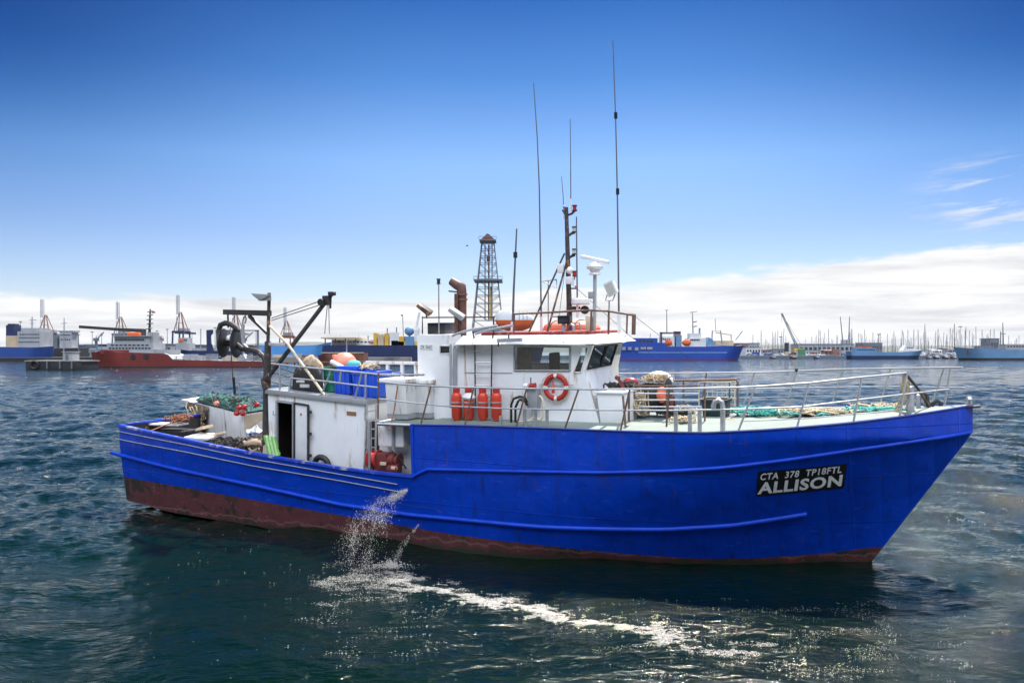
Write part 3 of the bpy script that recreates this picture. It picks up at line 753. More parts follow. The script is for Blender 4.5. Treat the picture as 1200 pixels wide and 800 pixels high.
# ------------------------------------------------------------------ wheelhouse
WV = -1.9
def wheelhouse():
    v = WV; vp = 1.9
    A, Bm, K, T, At = P(531, 491, v), P(702, 494, v), P(684.5, 436, v), P(695, 404, v), P(534, 402, v)
    A.z = ZD - .06; Bm.z = zmain(Bm.x) - .08
    S = lambda x, y: P(x, y, v)
    Wn = [S(603, 434), S(668, 434), S(668, 406.5), S(603, 405.5)]
    D = [S(672.5, 436.2), S(681, 436.2), S(690, 406.8), S(682.5, 406.6)]
    m_b, m_t = S(670.3, 436), S(676, 404)      # split line between window and slanted pane
    mk = V((m_b.x, v, A.z))
    a_k = V((A.x, v, m_b.z))
    b = MB()
    b.ring([a_k, m_b, m_t, At], Wn); b.ring([m_b, K, T, m_t], D)
    b.add([A, mk, m_b, a_k], [(0, 1, 2, 3)]); b.add([mk, V((Bm.x, v, Bm.z)), K, m_b], [(0, 1, 2, 3)])
    # port side, mirrored
    mv = lambda p: V((p.x, vp, p.z))
    fp = .9                                     # where the flat front ends to port
    Tf, Kf, Bf = P(724.5, 404, fp), P(715.5, 431, fp), P(737, 490, fp)
    Tf.z = T.z; Kf.z = K.z; Bf.z = Bm.z
    Tq, Kq, Bq = V((Tf.x - .75, vp, T.z)), V((Kf.x - .75, vp, K.z)), V((Bf.x - .75, vp, Bm.z))
    Wp = [mv(p) + V((-1.75 if i in (0, 3) else -1.0, 0, 0)) for i, p in enumerate(Wn)]; 
    q = [V((A.x, vp, m_b.z)), V((m_b.x, vp, m_b.z)), V((m_t.x, vp, T.z)), V((At.x, vp, At.z))]
    b.ring(q, Wp); b.add([V((A.x, vp, A.z)), V((m_b.x, vp, A.z)), q[1], q[0]], [(0, 1, 2, 3)])
    b.add([V((m_b.x, vp, A.z)), Bq, Kq, q[1]], [(0, 1, 2, 3)]); b.add([q[1], Kq, Tq, q[2]], [(0, 1, 2, 3)])
    # front: lower wall, and window band with two panes; then the port quarter
    b.add([Bm, Bf, Kf, K], [(0, 1, 2, 3)]); b.add([Bf, Bq, Kq, Kf], [(0, 1, 2, 3)])
    quad = [K, Kf, Tf, T]
    def fq(a, c): return quad_map(quad, a, c)
    g = [.06, .53, .57, .97]
    p1 = [fq(g[0], .10), fq(g[1], .10), fq(g[1], .93), fq(g[0], .93)]; p2 = [fq(g[2], .10), fq(g[3], .10), fq(g[3], .93), fq(g[2], .93)]
    mid = .55
    b.ring([fq(0, 0), fq(mid, 0), fq(mid, 1), fq(0, 1)], p1); b.ring([fq(mid, 0), fq(1, 0), fq(1, 1), fq(mid, 1)], p2)
    quad2 = [Kf, Kq, Tq, Tf]
    p3 = [quad_map(quad2, *c) for c in ((.1, .1), (.9, .1), (.9, .93), (.1, .93))]; b.ring(quad2, p3)
    b.add([A, V((A.x, vp, A.z)), V((At.x, vp, At.z)), At], [(0, 1, 2, 3)])
    w = b.build('wheelhouse', ['white'], boat, smooth=22, recalc=False)
    def win(nm, q, g_, m_frame, r=.028, out=V((0, -.012, 0))):
        f = MB()
        for a, c in zip(q, q[1:] + q[:1]): f.tube([a + out, c + out], r, 6)
        o = f.build(nm, [m_frame], w)
        f = MB(); f.add(q, [(0, 1, 2, 3)]); f.build('pane', [g_], o, recalc=False)
        return o
    win('window', Wn, 'glass', 'grey'); win('window', D, 'glass', 'white', .018)
    nf = (Kf - K).cross(T - K).normalized() * .012
    if nf.x < 0: nf = -nf
    win('window', p1, 'glass_front', 'black', .022, nf); win('window', p2, 'glass_front', 'black', .022, nf); win('window', p3, 'glass_front', 'black', .022); win('window', Wp, 'glass', 'grey', .028, V((0, .012, 0)))
    # inside: floor, bulkhead, console, curtains, chair back
    b = MB(); zf = K.z - 1.0
    b.box((A.x + .15, v + .06, zf - .05), (K.x - .1, vp - .06, zf)); b.box((A.x + .05, v + .05, zf), (A.x + .1, vp - .05, T.z - .02))
    b.box((K.x - .95, v + .1, zf), (Kf.x - .18, fp - .3, K.z - .02))
    b.build('cabin_fittings', ['inside'], w)
    b = MB(); b.grid([[V((Wn[0].x + .05 + .55 * i / 12, v + .10 + .03 * (i % 2), Wn[0].z - .05 + z)) for i in range(10)] for z in (0, .8)]); b.build('curtain', ['curtain'], w)
    b = MB(); c = P(650, 430, -.3); b.obox(c + V((0, 0, .05)), (.14, .55, .75)); b.build('helm_seat', ['black'], w, bevel=.05)
    b = MB(); c = P(676, 424, .0); b.obox(c, (.1, .4, .35)); b.build('monitor', ['screen'], w, bevel=.02)
    M['roofred'] = mat('roofred', (.34, .03, .02), .6, var=.25, vscale=3, dirt=(.42, .22, .16), damt=.6, dscale=4)
    # visor roof
    zt, zb = P(560, 393, -1.95).z, P(560, 403.6, -2.2).z
    o = [P(533, 403, -2.2), P(697, 404.5, -2.2), P(745.5, 403.5, 1.5)]
    for p in o: p.z = zb
    o += [V((o[2].x - .5, 2.2, zb)), V((o[0].x, 2.2, zb))]
    i_ = [V((o[0].x + .12, -1.95, zt)), V((o[1].x - .25, -1.95, zt)), V((P(728, 392.5, 1.3).x, 1.3, zt)), V((o[3].x - .4, 1.95, zt)), V((o[0].x + .12, 1.95, zt))]
    b = MB(); n = 5
    b.add(o + i_, [tuple(range(n)), tuple(range(n, 2 * n))] + [(i, (i + 1) % n, n + (i + 1) % n, n + i) for i in range(n)])
    rf = b.build('visor_roof', ['white'], boat, smooth=20)
    b = MB(); e = V((0, 0, .08)); c = [i_[0] + V((.55, .06, .002)), i_[1] + V((.0, .05, .002)), i_[2] + V((-.08, 0, .002)), i_[3] + V((0, -.06, .002)), i_[4] + V((.55, -.06, .002))]
    b.prism(c, e); b.build('roof_top', ['roofred'], rf, bevel=.015)
    ZR = zt + .08
    # ladder on the side wall
    b = MB(); vl = v - .12
    a0, a1 = [P(554, 388, vl), P(556.5, 402, vl), P(557, 478, vl)], [P(578.5, 388, vl), P(576.5, 402, vl), P(575.5, 478, vl)]
    b.tube(a0, .02, 6); b.tube(a1, .02, 6); ld = b.build('wall_ladder', ['darksteel'], boat)
    for y in (411, 424.5, 438, 451.5, 465):
        b = MB(); b.tube([P(557, y, vl), P(576, y, vl)], .017, 6); b.build('rung', ['steel'], ld)
    # weld line / ledge on the wall, light bar under the visor, door jamb
    b = MB(); b.beam(P(545, 436.5, v - .008), P(600, 436.8, v - .008), .02, .015); b.build('wall_ledge', ['grey'], w)
    b = MB(); b.beam(P(583.5, 399, -2.32), P(611, 398, -2.32), .12, .10); lb = b.build('light_bar', ['grey'], boat)
    b = MB(); b.tube([P(596, 399, -2.32), P(596, 392, -2.1)], .02, 6); b.tube([P(584, 400, -2.32), P(584, 406, -2.32)], .02, 6); b.build('bracket', ['darksteel'], lb)
    b = MB(); q = [P(531.2, 480, v - .004), P(536, 480, v - .004), P(536, 408, v - .004), P(531.2, 408, v - .004)]; quad_panel(b, q, .03); b.build('door_jamb', ['grey'], w)
    b = MB(); b.tube([P(528, 403, v - .06), P(528, 478, v - .06)], .035, 8); b.build('corner_post', ['whiterail'], boat)
    # deck locker standing against the front
    q0, q1 = P(694, 460.5, -1.85), P(731, 494, -1.85)
    zl = zmain(q0.x) - .02
    b = MB(); b.hexa([V((Bm.x + .02, -1.85, zl)), V((q1.x, -1.85, zl)), V((q1.x, -.7, zl)), V((Bm.x + .02, -.7, zl)), V((q0.x + .12, -1.85, q0.z)), V((q1.x, -1.85, q0.z)), V((q1.x, -.7, q0.z)), V((q0.x + .12, -.7, q0.z))])
    lk = b.build('deck_locker', ['white'], boat, bevel=.015)
    b = MB(); b.box((q0.x + .06, -1.9, q0.z), (q1.x + .04, -.66, q0.z + .05)); b.build('locker_lid', ['white'], lk, bevel=.015)
    # control box, pipes on the side deck
    b = MB(); c0, c1 = P(617.5, 478.5, -2.15), P(629.5, 456.5, -2.15); b.box((c0.x, -2.15, c0.z), (c1.x, v - .002, c1.z)); b.build('switch_box', ['grey'], boat, bevel=.02)
    for dx, dy in ((0, 0), (5, 3.5)):
        b = MB(); b.tube([P(599 + dx, 500, -2.4), P(599 + dx, 474 + dy, -2.4), P(602 + dx, 467 + dy, -2.4), P(609, 464.5 + dy, -2.35), P(615, 466 + dy, -2.3), P(617.5, 471 + dy, -2.2)], .035, 8); b.build('vent_pipe', ['black'], boat)
    b = MB(); b.lathe(P(614, 452, -2.2), (1, 0, 0), [(0, 0), (.07, 0), (.075, .05), (.075, .13), (.0, .14)], 12); hs = b.build('horn', ['equip'], boat)
    b = MB(); b.lathe(P(621, 452, -2.2), (1, 0, 0), [(0, 0), (.07, 0), (.075, .05), (.075, .11), (.09, .16), (.0, .16)], 12); b.build('horn_bell', ['red'], hs)
    b = MB(); b.tube([P(622, 456, -2.2), P(622, 442, -2.2)], .015, 6); b.tube([P(617, 457, -2.2), P(617, 452, -2.2)], .02, 6); b.build('bracket', ['darksteel'], hs)
    b = MB(); pts = [P(632 + 5 * math.cos(t) , 478 + 14 * math.sin(t), -2.25 - .02 * t) for t in np.linspace(-1.6, 2.6, 16)] + [P(622, 492.5, -2.3), P(608, 494, -2.35)]
    b.tube(pts, .03, 6); b.build('hose', ['cream'], boat)
    return ZR, w
ZR, WH = wheelhouse()

# ------------------------------------------------------------------ mast, aerials and roof gear
def gear():
    S = lambda x, y, v=-.3: P(x, y, v)
    b = MB(); b.tube([S(663.6, 243), S(668, 391)], [.055, .085], 12); ms = b.build('mast', ['mast'], boat)
    tag(ms, 'dark mast carrying four navigation lamps and small white boxes')
    b = MB(); b.tube([S(659.5, 246), S(662, 250), S(665, 252), S(670, 250.5), S(673.5, 247)], .035, 8); b.build('yard', ['mast'], ms)
    for y, top, c in ((273.5, 267, 'lampclear'), (300, 292, 'lampclear'), (327, 319, 'lampred')):
        b = MB(); b.tube([S(665.5, y + 3), S(670, y), S(673.5, y - 1)], .04, 8); b.build('lamp_bracket', ['mast'], ms)
    for x, y, c in ((673.5, 247, 'lampred'), (673.2, 272, 'lampclear'), (673.2, 298, 'lampclear'), (673.2, 324, 'lampred')):
        b = MB(); b.lathe(S(x, y), (0, 0, 1), [(0, -.01), (.075, -.01), (.075, .02), (0, .02)], 12, 0); b.lathe(S(x, y) + V((0, 0, .13)), (0, 0, 1), [(0, 0), (.075, 0), (.07, .03), (0, .04)], 12, 0)
        o = b.build('lamp_cap', ['black'], ms)
        b = MB(); b.lathe(S(x, y), (0, 0, 1), [(0, .02), (.055, .02), (.055, .13), (0, .13)], 12); b.build('navigation_lamp', [c], ms)
    b = MB(); b.tube([S(661, 247), S(660.8, 242)], .015, 6); b.lathe(S(660.8, 242), (0, 0, 1), [(0, 0), (.05, .0), (.05, .03), (0, .04)], 10); b.build('sensor_head', ['equip'], ms)
    for (x0, x1, y0, y1) in ((654.5, 660, 309, 319), (666, 672, 323.5, 332), (667.5, 672, 326, 334)):
        pass
    b = MB(); p0, p1 = S(654.5, 320, -.45), S(660.5, 309, -.45); b.box((p0.x, -.55, p0.z), (p1.x, -.40, p1.z)); b.build('junction_box', ['equip'], ms, bevel=.012)
    b = MB(); p0, p1 = S(665, 333, -.45), S(672, 324, -.45); b.box((p0.x, -.6, p0.z), (p1.x, -.40, p1.z)); b.build('junction_box', ['equip'], ms, bevel=.012)
    b = MB(); b.lathe(S(668, 317), (0, -1, 0), [(0, .0), (.10, .01), (.11, .05), (.06, .10), (.05, .16), (0, .18)], 16); b.build('loud_hailer', ['equip'], ms)
    b = MB(); b.beam(S(664, 338), S(677, 338), .03, .04); b.beam(S(666, 361), S(678, 361), .3, .10); b.build('mast_bracket', ['mast'], ms)
    b = MB(); b.lathe(S(675.5, 338, -.3), (0, 0, 1), [(0, 0), (.04, 0), (.04, .08), (0, .1)], 10); b.build('amber_lamp', ['orange'], ms)
    # raking struts make a ladder
    a = [S(661.5, 297), S(619.5, 390, -1.2)]; c = [S(664.5, 305), S(641, 390, -1.2)]
    b = MB(); b.tube(a, .028, 8); b.tube(c, .028, 8); st = b.build('mast_strut', ['mast'], boat)
    b = MB(); b.tube([S(652, 327, -.5), S(652.5, 337, -.5), S(634, 329, -.5), S(633.5, 327, -.5)], .02, 6); b.tube([S(634, 329.5, -.5), S(652, 327.5, -.5)], .02, 6); b.tube([S(642.5, 328, -.5), S(642.5, 390, -.5)], .018, 6); b.build('step_frame', ['steel'], st)
    # tall whip aerials
    def whip(nm, pts, r0, r1, v, clip=None):
        b = MB(); q = [P(x, y, v) for x, y in pts]; b.tube(q, list(np.linspace(r0, r1, len(q))), 6); o = b.build(nm, ['whipmat'], boat)
        b = MB(); b.tube([q[0], q[0].lerp(q[1], .28 if len(q) > 2 else .12)], r0 * 1.6, 8); b.build('aerial_base', ['equip'], o)
        for x, y in clip or []:
            b = MB(); c = P(x, y, v); b.tube([c, c + V((0, 0, .16))], r0 * 1.7, 8); b.build('ferrule', ['screen'], o)
    M['whipmat'] = mat('whipmat', (.11, .11, .13), .5)
    whip('whip_aerial', [(725.5, 391), (724.5, 300), (723.5, 230), (721.5, 140), (718.2, 48)], .028, .012, -.9, [(723.8, 228), (721.6, 139)])
    whip('whip_aerial', [(634.5, 391), (633.5, 320), (632, 220), (629.5, 160), (625.3, 98)], .026, .011, -.8)
    whip('whip_aerial', [(669, 250), (668.7, 190), (668.2, 140)], .016, .009, -.3)
    whip('whip_aerial', [(660.5, 256), (660, 230), (658, 207)], .014, .008, -.3)
    whip('whip_aerial', [(676.8, 372), (676, 310), (675.5, 254)], .024, .018, -.45)
    whip('whip_aerial', [(600.5, 391), (602, 340), (604, 300), (605.5, 268)], .036, .02, -1.2, [(604, 302)])
    # scanner radar on its own pole
    b = MB(); b.tube([S(696.5, 391, -1.0), S(697.2, 322, -1.0)], .05, 10); rp = b.build('radar_pole', ['whiterail'], boat)
    c = S(697.2, 322, -1.0); b = MB(); b.lathe(c, (0, 0, 1), [(0, 0), (.17, 0), (.17, .04), (.12, .06), (.13, .12), (.21, .16), (.23, .22), (.20, .28), (.10, .32), (.07, .36), (0, .36)], 20); b.build('radar_pedestal', ['equip'], rp)
    b = MB(); c2 = c + V((0, 0, .40)); d = (S(713.5, 306, -1.0) - S(679, 298.5, -1.0)); d.y = 0; d = d.normalized()
    b.beam(c2 - d * .42 + V((0, 0, .02)), c2 + d * .42 + V((0, 0, .02)), .12, .10); b.build('radar_scanner', ['equip'], rp, bevel=.035)
    b = MB(); p0 = S(691.5, 350, -1.1); b.box((p0.x - .04, -1.15, p0.z - .0), (p0.x + .09, -1.02, p0.z + .19)); b.build('junction_box', ['grey'], rp, bevel=.01)
    # closed radome on the mast bracket
    c = S(680.5, 357, -.35); b = MB(); b.lathe(c, (0, 0, 1), [(0, 0), (.24, 0), (.265, .03), (.27, .10), (.25, .16), (.17, .19), (0, .2)], 24); b.build('radome', ['equip'], boat)
    b = MB(); c = S(686, 363, -1.0); b.lathe(c, (0.1, -1, 0), [(0, 0), (.10, 0), (.12, .04), (.115, .1), (.09, .1), (.08, .07), (0, .07)], 18); o = b.build('round_lamp', ['darksteel'], boat)
    b = MB(); b.tube([S(668, 365, -.6), S(686, 362, -1.0)], .02, 6); b.build('bracket', ['equip'], o)
    # dark plotter box on a post
    b = MB(); p0, p1 = S(654, 379.5, -1.5), S(667.5, 369.5, -1.5); b.box((p0.x, -1.55, p0.z), (p1.x, -1.32, p1.z)); o = b.build('control_box', ['screen'], boat, bevel=.02)
    b = MB(); b.tube([S(660.5, 379, -1.45), S(660.5, 392, -1.45)], .06, 8); b.build('post', ['whiterail'], o)
    b = MB(); b.tube([S(646, 373, -1.5), S(646.5, 371, -1.5), S(654, 371, -1.5)], .02, 6); b.tube([S(667, 379, -1.4), S(672, 382, -1.4), S(672.5, 391, -1.4)], .045, 8); b.build('cable_duct', ['whiterail'], o)
    # search light
    c = S(716.5, 338, -1.5); rot = Matrix.Rotation(R(-22), 3, 'Y') @ Matrix.Rotation(R(-15), 3, 'Z')
    b = MB(); b.hexa([c + rot @ V(p) for p in ((-.15, -.06, -.2), (.15, -.06, -.2), (.11, .12, -.14), (-.11, .12, -.14), (-.17, -.06, .2), (.17, -.06, .2), (.12, .12, .14), (-.12, .12, .14))]); sl_ = b.build('search_light', ['equip'], boat, bevel=.02)
    b = MB(); b.add([c + rot @ V(p) for p in ((-.11, -.065, -.14), (.11, -.065, -.14), (.12, -.065, .15), (-.12, -.065, .15))], [(0, 1, 2, 3)]); b.build('lamp_glass', ['lampclear'], sl_)
    b = MB(); b.tube([c + V((-.12, 0, -.16)), S(709.5, 352, -1.5), S(718, 352, -1.5), c + V((.10, 0, -.16))], .018, 6); b.tube([S(714, 352, -1.5), S(713.2, 391, -1.5)], .024, 8); b.build('lamp_stand', ['whiterail'], sl_)
    # guard rail round the roof
    vr = -1.6
    b = MB(); b.tube([P(602, 368, vr), P(625, 367, vr), P(690, 363.5, vr), P(712, 364.5, vr), P(741, 369, vr)], .028, 8); b.tube([P(741, 369, vr), P(744, 368.5, .3), P(735, 367.5, 1.5)], .028, 8)
    rr_ = b.build('roof_guard_rail', ['rustbar'], boat)
    for x, y0, y1, r, v in ((743, 369, 392, .055, vr), (713.5, 364, 392, .03, vr), (693, 364, 391, .03, vr), (602.5, 368, 391, .03, vr), (735, 368, 391, .028, 1.4)):
        b = MB(); b.tube([P(x, y0, v), P(x - .6, y1, v)], r, 8); b.build('stanchion', ['rustbar'], rr_)
    # stowed gear on the roof: cloths, pipes, cabinet
    b = MB(); p0, p1 = S(687.5, 388, -1.1), S(693, 370, -1.1); b.box((p0.x, -1.2, p0.z - .05), (p1.x, -.9, p1.z)); b.build('cable_cabinet', ['cream'], boat, bevel=.02)
    b = MB(); b.tube([S(662, 391, -1.2), S(668, 379, -1.2), S(679, 378, -1.2), S(682, 391, -1.2)], .022, 6); b.build('hand_rail', ['whiterail'], boat)
    # wires
    for a_, c_ in ((((667, 330), -.3), ((768, 420), 2.2)), (((664, 300), -.3), ((655, 372), -1.2)), (((742, 369), 1.0), ((828, 436), 2.4))):
        b = MB(); b.tube([P(*a_[0], a_[1]), P(*c_[0], c_[1])], .007, 4); b.build('stay_wire', ['darksteel'], boat)
gear()

# ------------------------------------------------------------------ deck rails
def PRl(px, py, side, off=.12):
    v = side * 3.0
    for _ in range(40):
        p = P(px, py, v); v = .5 * v + .5 * side * max(.02, hb(p.x, 3.9) - off)
    return p
def deck_rails():
    sides = {-1: dict(top=[(443, 447), (470, 450), (520, 453), (600, 455), (700, 456), (790, 455.5), (865, 454), (900, 452), (950, 448.5), (1000, 443), (1062, 437)],
                      mid=[(443, 467), (480, 471.5), (520, 475.5), (580, 478), (640, 479.5), (700, 480.3), (790, 480.8), (865, 479.5), (940, 476.5), (1000, 469), (1060, 462), (1112, 456)],
                      low=[(868, 493.5), (940, 490.5), (1000, 485.5), (1052, 480)],
                      st=[((443.5, 437), (443, 491)), ((505, 452), (493.5, 496)), ((555, 454), (545, 498)), ((617, 455.5), (605, 500)), ((678, 456), (662, 502)), ((738, 456), (727, 505)), ((784, 455.5), (781, 500)), ((885, 453), (865, 505.5)), ((948, 449), (934, 500.5)), ((1010, 442), (1000, 495)), ((1063, 437), (1054, 489))]),
             1: dict(top=[(700, 437.5), (800, 437), (900, 436), (935, 434.5), (990, 432.5), (1060, 431.5), (1128, 430.5)],
                     mid=[(740, 457.5), (850, 456), (930, 454.5), (1000, 453.2), (1060, 453), (1131, 454.5)],
                     low=[(760, 471), (870, 466), (930, 464.5), (1000, 464), (1050, 463)],
                     st=[((828, 437), (822, 474)), ((884, 436.5), (872, 474)), ((933.5, 434), (922, 473)), ((988, 432.5), (975.5, 471)), ((1043.5, 431.5), (1031, 474)), ((1106, 431), (1093, 470)), ((1113.5, 432), (1106, 481))])}
    for side, d in sides.items():
        # rails swing with the flare: sample the polyline finely so they follow the hull plan
        def line(pl):
            out = []
            for (x0, y0), (x1, y1) in zip(pl, pl[1:]):
                for k in range(6): f = k / 6; out.append(PRl(x0 + (x1 - x0) * f, y0 + (y1 - y0) * f, side))
            out.append(PRl(*pl[-1], side)); return out
        m_ = 'whiterail' if side < 0 else 'whiterail'
        b = MB(); b.tube(line(d['top']), .024, 8); r_ = b.build('deck_rail', [m_], boat, smooth=60)
        b = MB(); b.tube(line(d['mid']), .020, 8); b.build('middle_rail', [m_], r_, smooth=60)
        b = MB(); b.tube(line(d['low']), .012, 6); b.build('lower_wire', ['steel'], r_, smooth=60)
        for a, c in d['st']:
            b = MB(); b.tube([PRl(*a, side), PRl(*c, side, .10)], .024, 8); b.build('stanchion', ['steel' if a[0] > 850 else 'rustbar'], r_)
    b = MB(); b.ell(PRl(933.5, 433.5, 1), (.05, .05, .06), 10, 6); b.build('rail_cap', ['black'], boat)
    # stub posts and air pipe along the side deck
    for x, y0, y1 in ((587, 487, 500), (615, 477, 502.5), (627.5, 478, 503), (641, 480, 503.5), (792, 476, 506.5), (808.5, 482, 507), (820, 476, 507.5)):
        b = MB(); b.tube([PRl(x, y0, -1, .22), PRl(x, y1, -1, .22)], .05, 8); b.build('stub_post', ['steel'], boat)
    Q = lambda x, y: PRl(x, y, -1, .25)
    b = MB(); b.tube([Q(847, 507), Q(847, 476), Q(846, 471), Q(842, 468.5), Q(838, 470), Q(836, 475), Q(836, 478)], .062, 10); b.build('air_pipe', ['steel'], boat, smooth=60)
    b = MB(); b.tube([P(730, 464, -2.3), P(733, 500, -2.5)], .03, 8); b.tube([P(737, 460, -2.2), P(737, 494, -2.2)], .03, 8); b.build('rail_stay', ['rustbar'], boat)
    # hoop frame amidships on the foredeck
    vf = .6
    b = MB(); b.tube([P(770, 446, vf), P(818, 445.5, vf), P(862, 444.5, vf), P(864.5, 447, vf), P(864.5, 488, vf)], .032, 8); b.tube([P(801, 446, vf), P(801, 476, vf)], .026, 6)
    b.tube([P(735, 452, -.8), P(820, 452, -.8)], .026, 6); hf = b.build('guard_frame', ['rustbar'], boat)
    for y in (461, 468.5, 476.5):
        b = MB(); b.tube([P(741, y, -1.0), P(819, y, -1.0)], .024, 6); b.build('guard_bar', ['whiterail'], hf)
    for x in (743, 781.5, 826):
        b = MB(); b.tube([P(x, 452, -1.0), P(x, 494 if x != 826 else 494, -1.0)], .026, 6); b.build('guard_post', ['rustbar'], hf)
    # bow fittings
    zb = lambda u: zmain(u)
    t = bpy.data.objects.new('bow_bitts', None); COL.objects.link(t); t.parent = boat
    for x, y0, y1, r, v in ((1066.5, 452, 488, .10, -.35), (1076, 462, 482, .055, .1), (1085, 466, 482, .06, .3)):
        c0, c1 = P(x, y1, v), P(x, y0, v); b = MB(); b.lathe(c0, (0, 0, 1), [(0, -.1), (r, -.1), (r, c1.z - c0.z - r * .6), (r * .85, c1.z - c0.z - r * .2), (r * .5, c1.z - c0.z), (0, c1.z - c0.z)], 14); b.build('bollard', ['steel'], t)
    b = MB(); b.tube([P(1075, 483, .2), P(1077, 466, .2), P(1081, 460, .2), P(1086, 462, .2), P(1088, 482, .2)], .05, 8); b.build('hoop', ['darksteel'], t)
    b = MB(); b.tube([P(1090, 482, .15), P(1093, 473, .15), P(1098, 469, .15), P(1102, 472, .15), P(1103, 481, .15)], .05, 8); b.build('hoop', ['darksteel'], t)
    b = MB(); b.tube([P(1061, 437.5, -.8), P(1078, 458, -.2), P(1092, 482, 0)], .035, 8); b.build('fore_brace', ['mast'], boat)
    b = MB(); z = P(1105, 479, 0).z; a = P(1106, 479, 0); e = P(1149, 475.5, 0); b.beam(a, e, .34, .05); ch = b.build('bow_roller', ['darksteel'], boat, bevel=.01)
    b = MB(); b.lathe(P(1136, 475, -.05), (0, 0, 1), [(0, 0), (.06, 0), (.06, .12), (.075, .15), (.05, .2), (0, .21)], 12); b.build('roller_pin', ['steel'], ch)
deck_rails()

# ------------------------------------------------------------------ aft gantry, hauler and derrick boom
def gantry():
    S = lambda x, y, v=-2.3: P(x, y, v)
    b = MB(); b.tube([S(312, 520), S(313, 440), S(314, 400)], [.13, .12, .10], 12); b.tube([S(314, 402), S(315.5, 343)], .055, 10)
    g = b.build('gantry_post', ['mast'], boat)
    b = MB(); b.beam(S(263.5, 365.5, -1.8), S(316, 367, -2.3), .16, .17); b.build('gantry_arm', ['darksteel'], boat, bevel=.015)
    b = MB(); b.beam(S(292, 370, -2.1), S(315, 392, -2.3), .09, .09); b.build('arm_brace', ['darksteel'], boat)
    # floodlight
    b = MB(); c = S(306, 348.5)
    b.hexa([S(296, 346, -2.5), S(304, 352.5, -2.5), S(304, 352.5, -2.0), S(296, 346, -2.0), S(294, 343.5, -2.5), S(317, 345, -2.5), S(317, 345, -2.0), S(294, 343.5, -2.0)], 0)
    b.hexa([S(303, 352.5, -2.45), S(318, 352.5, -2.45), S(318, 352.5, -2.05), S(303, 352.5, -2.05), S(303, 346, -2.45), S(318, 346.5, -2.45), S(318, 346.5, -2.05), S(303, 346, -2.05)])
    b.build('flood_light', ['grey'], boat, bevel=.01)
    # short light bar on the post
    b = MB(); b.beam(S(316, 403, -2.4), S(335, 404.5, -2.4), .12, .10); b.build('light_bar', ['whiterail'], boat, bevel=.02)
    # net hauler: two rubber tyred sheaves on a common shaft, with guide arch
    t = bpy.data.objects.new('net_hauler', None); COL.objects.link(t); t.parent = boat
    ax = V((.93, .37, .0)).normalized()
    c = S(263, 401.5, -1.8); c2 = S(275.5, 402, -1.8)
    pr = [(.06, -.10), (.30, -.10), (.43, -.09), (.49, -.05), (.47, -.01), (.34, .02), (.26, .05), (.06, .06)]
    b = MB(); b.lathe(c, ax, pr, 28); b.build('sheave', ['rubber'], t)
    b = MB(); b.lathe(c2, ax, [(r, -h) for r, h in pr][::-1], 28); b.build('sheave', ['rubber'], t)
    b = MB(); b.lathe(c, ax, [(0, -.2), (.11, -.2), (.13, -.13), (.13, .4), (.09, .45), (0, .45)], 14); b.build('hub', ['darksteel'], t)
    pts = [S(256.5, 402, -2.05), S(256, 388, -2.0), S(258.5, 380.5, -1.95), S(264, 378.5, -1.9), S(271, 380, -1.9), S(277, 384, -1.9), S(280, 388, -1.9)]
    b = MB(); b.tube(pts, [.07, .085, .09, .09, .09, .085, .06], 10); b.build('guide_arch', ['rubber'], t, smooth=60)
    b = MB(); b.lathe(S(268, 388, -1.8), (0, 0, -1), [(0, 0), (.04, 0), (.05, .12), (.12, .2), (.13, .3), (0, .34)], 12); b.build('swivel', ['steel'], t)
    b = MB(); b.tube([S(267, 368, -1.8), S(267.5, 384, -1.8)], .03, 6); b.build('chain', ['darksteel'], t)
    pts = [S(284, 409, -1.9), S(292, 409.5, -2.1), S(302, 412, -2.2), S(309, 418, -2.25), S(312, 428, -2.28), S(312, 446, -2.3)]
    b = MB(); b.tube(pts, .085, 10); b.build('hauler_arm', ['darksteel'], t, smooth=60)
    b = MB(); b.tube([S(278, 404, -1.8), S(284, 409, -1.9)], .09, 10); b.build('hauler_motor', ['darksteel'], t)
    # hook and hoses
    b = MB(); b.tube([S(286, 371, -2.0), S(284, 380, -2.0), S(287.5, 378, -2.0), S(288.5, 373, -2.0), S(287, 370, -2.0)], .03, 6); b.tube([S(285, 380, -2.0), S(284, 394, -2.0), S(285, 403, -2.0), S(291, 408, -2.0)], [.05, .06, .05, .04], 8); b.build('lifting_hook', ['steel'], boat)
    for k, dv in enumerate((0, .12, -.1)):
        b = MB(); b.tube([S(283 + k, 411, -1.9 + dv), S(288, 420 - k * 2, -1.9 + dv), S(297, 422.5 - k, -2.0 + dv), S(305, 418 - k * 2, -2.2 + dv), S(300, 413 - k, -2.1 + dv), S(290, 416 + k, -2 + dv)], .022, 6); b.build('hydraulic_hose', ['whiterail'], boat, smooth=60)
    b = MB(); b.tube([S(271, 415, -1.75), S(273, 444, -1.72), S(275.5, 462, -1.7)], [.016, .016, .016], 5); r_ = b.build('hanging_rope', ['rope_dark'], boat)
    b = MB(); b.tube([S(273.6, 442, -1.72), S(275.2, 461, -1.7)], .045, 7); b.build('rope_whipping', ['black'], r_)
    # boom
    b = MB(); b.tube([S(309, 449, -2.5), S(386, 348, -1.4)], .068, 10); bm_ = b.build('derrick_boom', ['darksteel'], boat)
    b = MB(); b.tube([S(384, 350.5, -1.42), S(391.5, 342.5, -1.35)], .06, 8); b.obox(S(383, 352, -1.45), (.22, .2, .3)); b.obox(S(389, 344, -1.38), (.1, .3, .12)); b.build('boom_head', ['darksteel'], bm_, bevel=.02)
    b = MB(); b.lathe(S(376.5, 354, -1.6), (0, 1, 0), [(0, -.06), (.11, -.06), (.11, .06), (0, .06)], 12); b.build('block', ['black'], bm_)
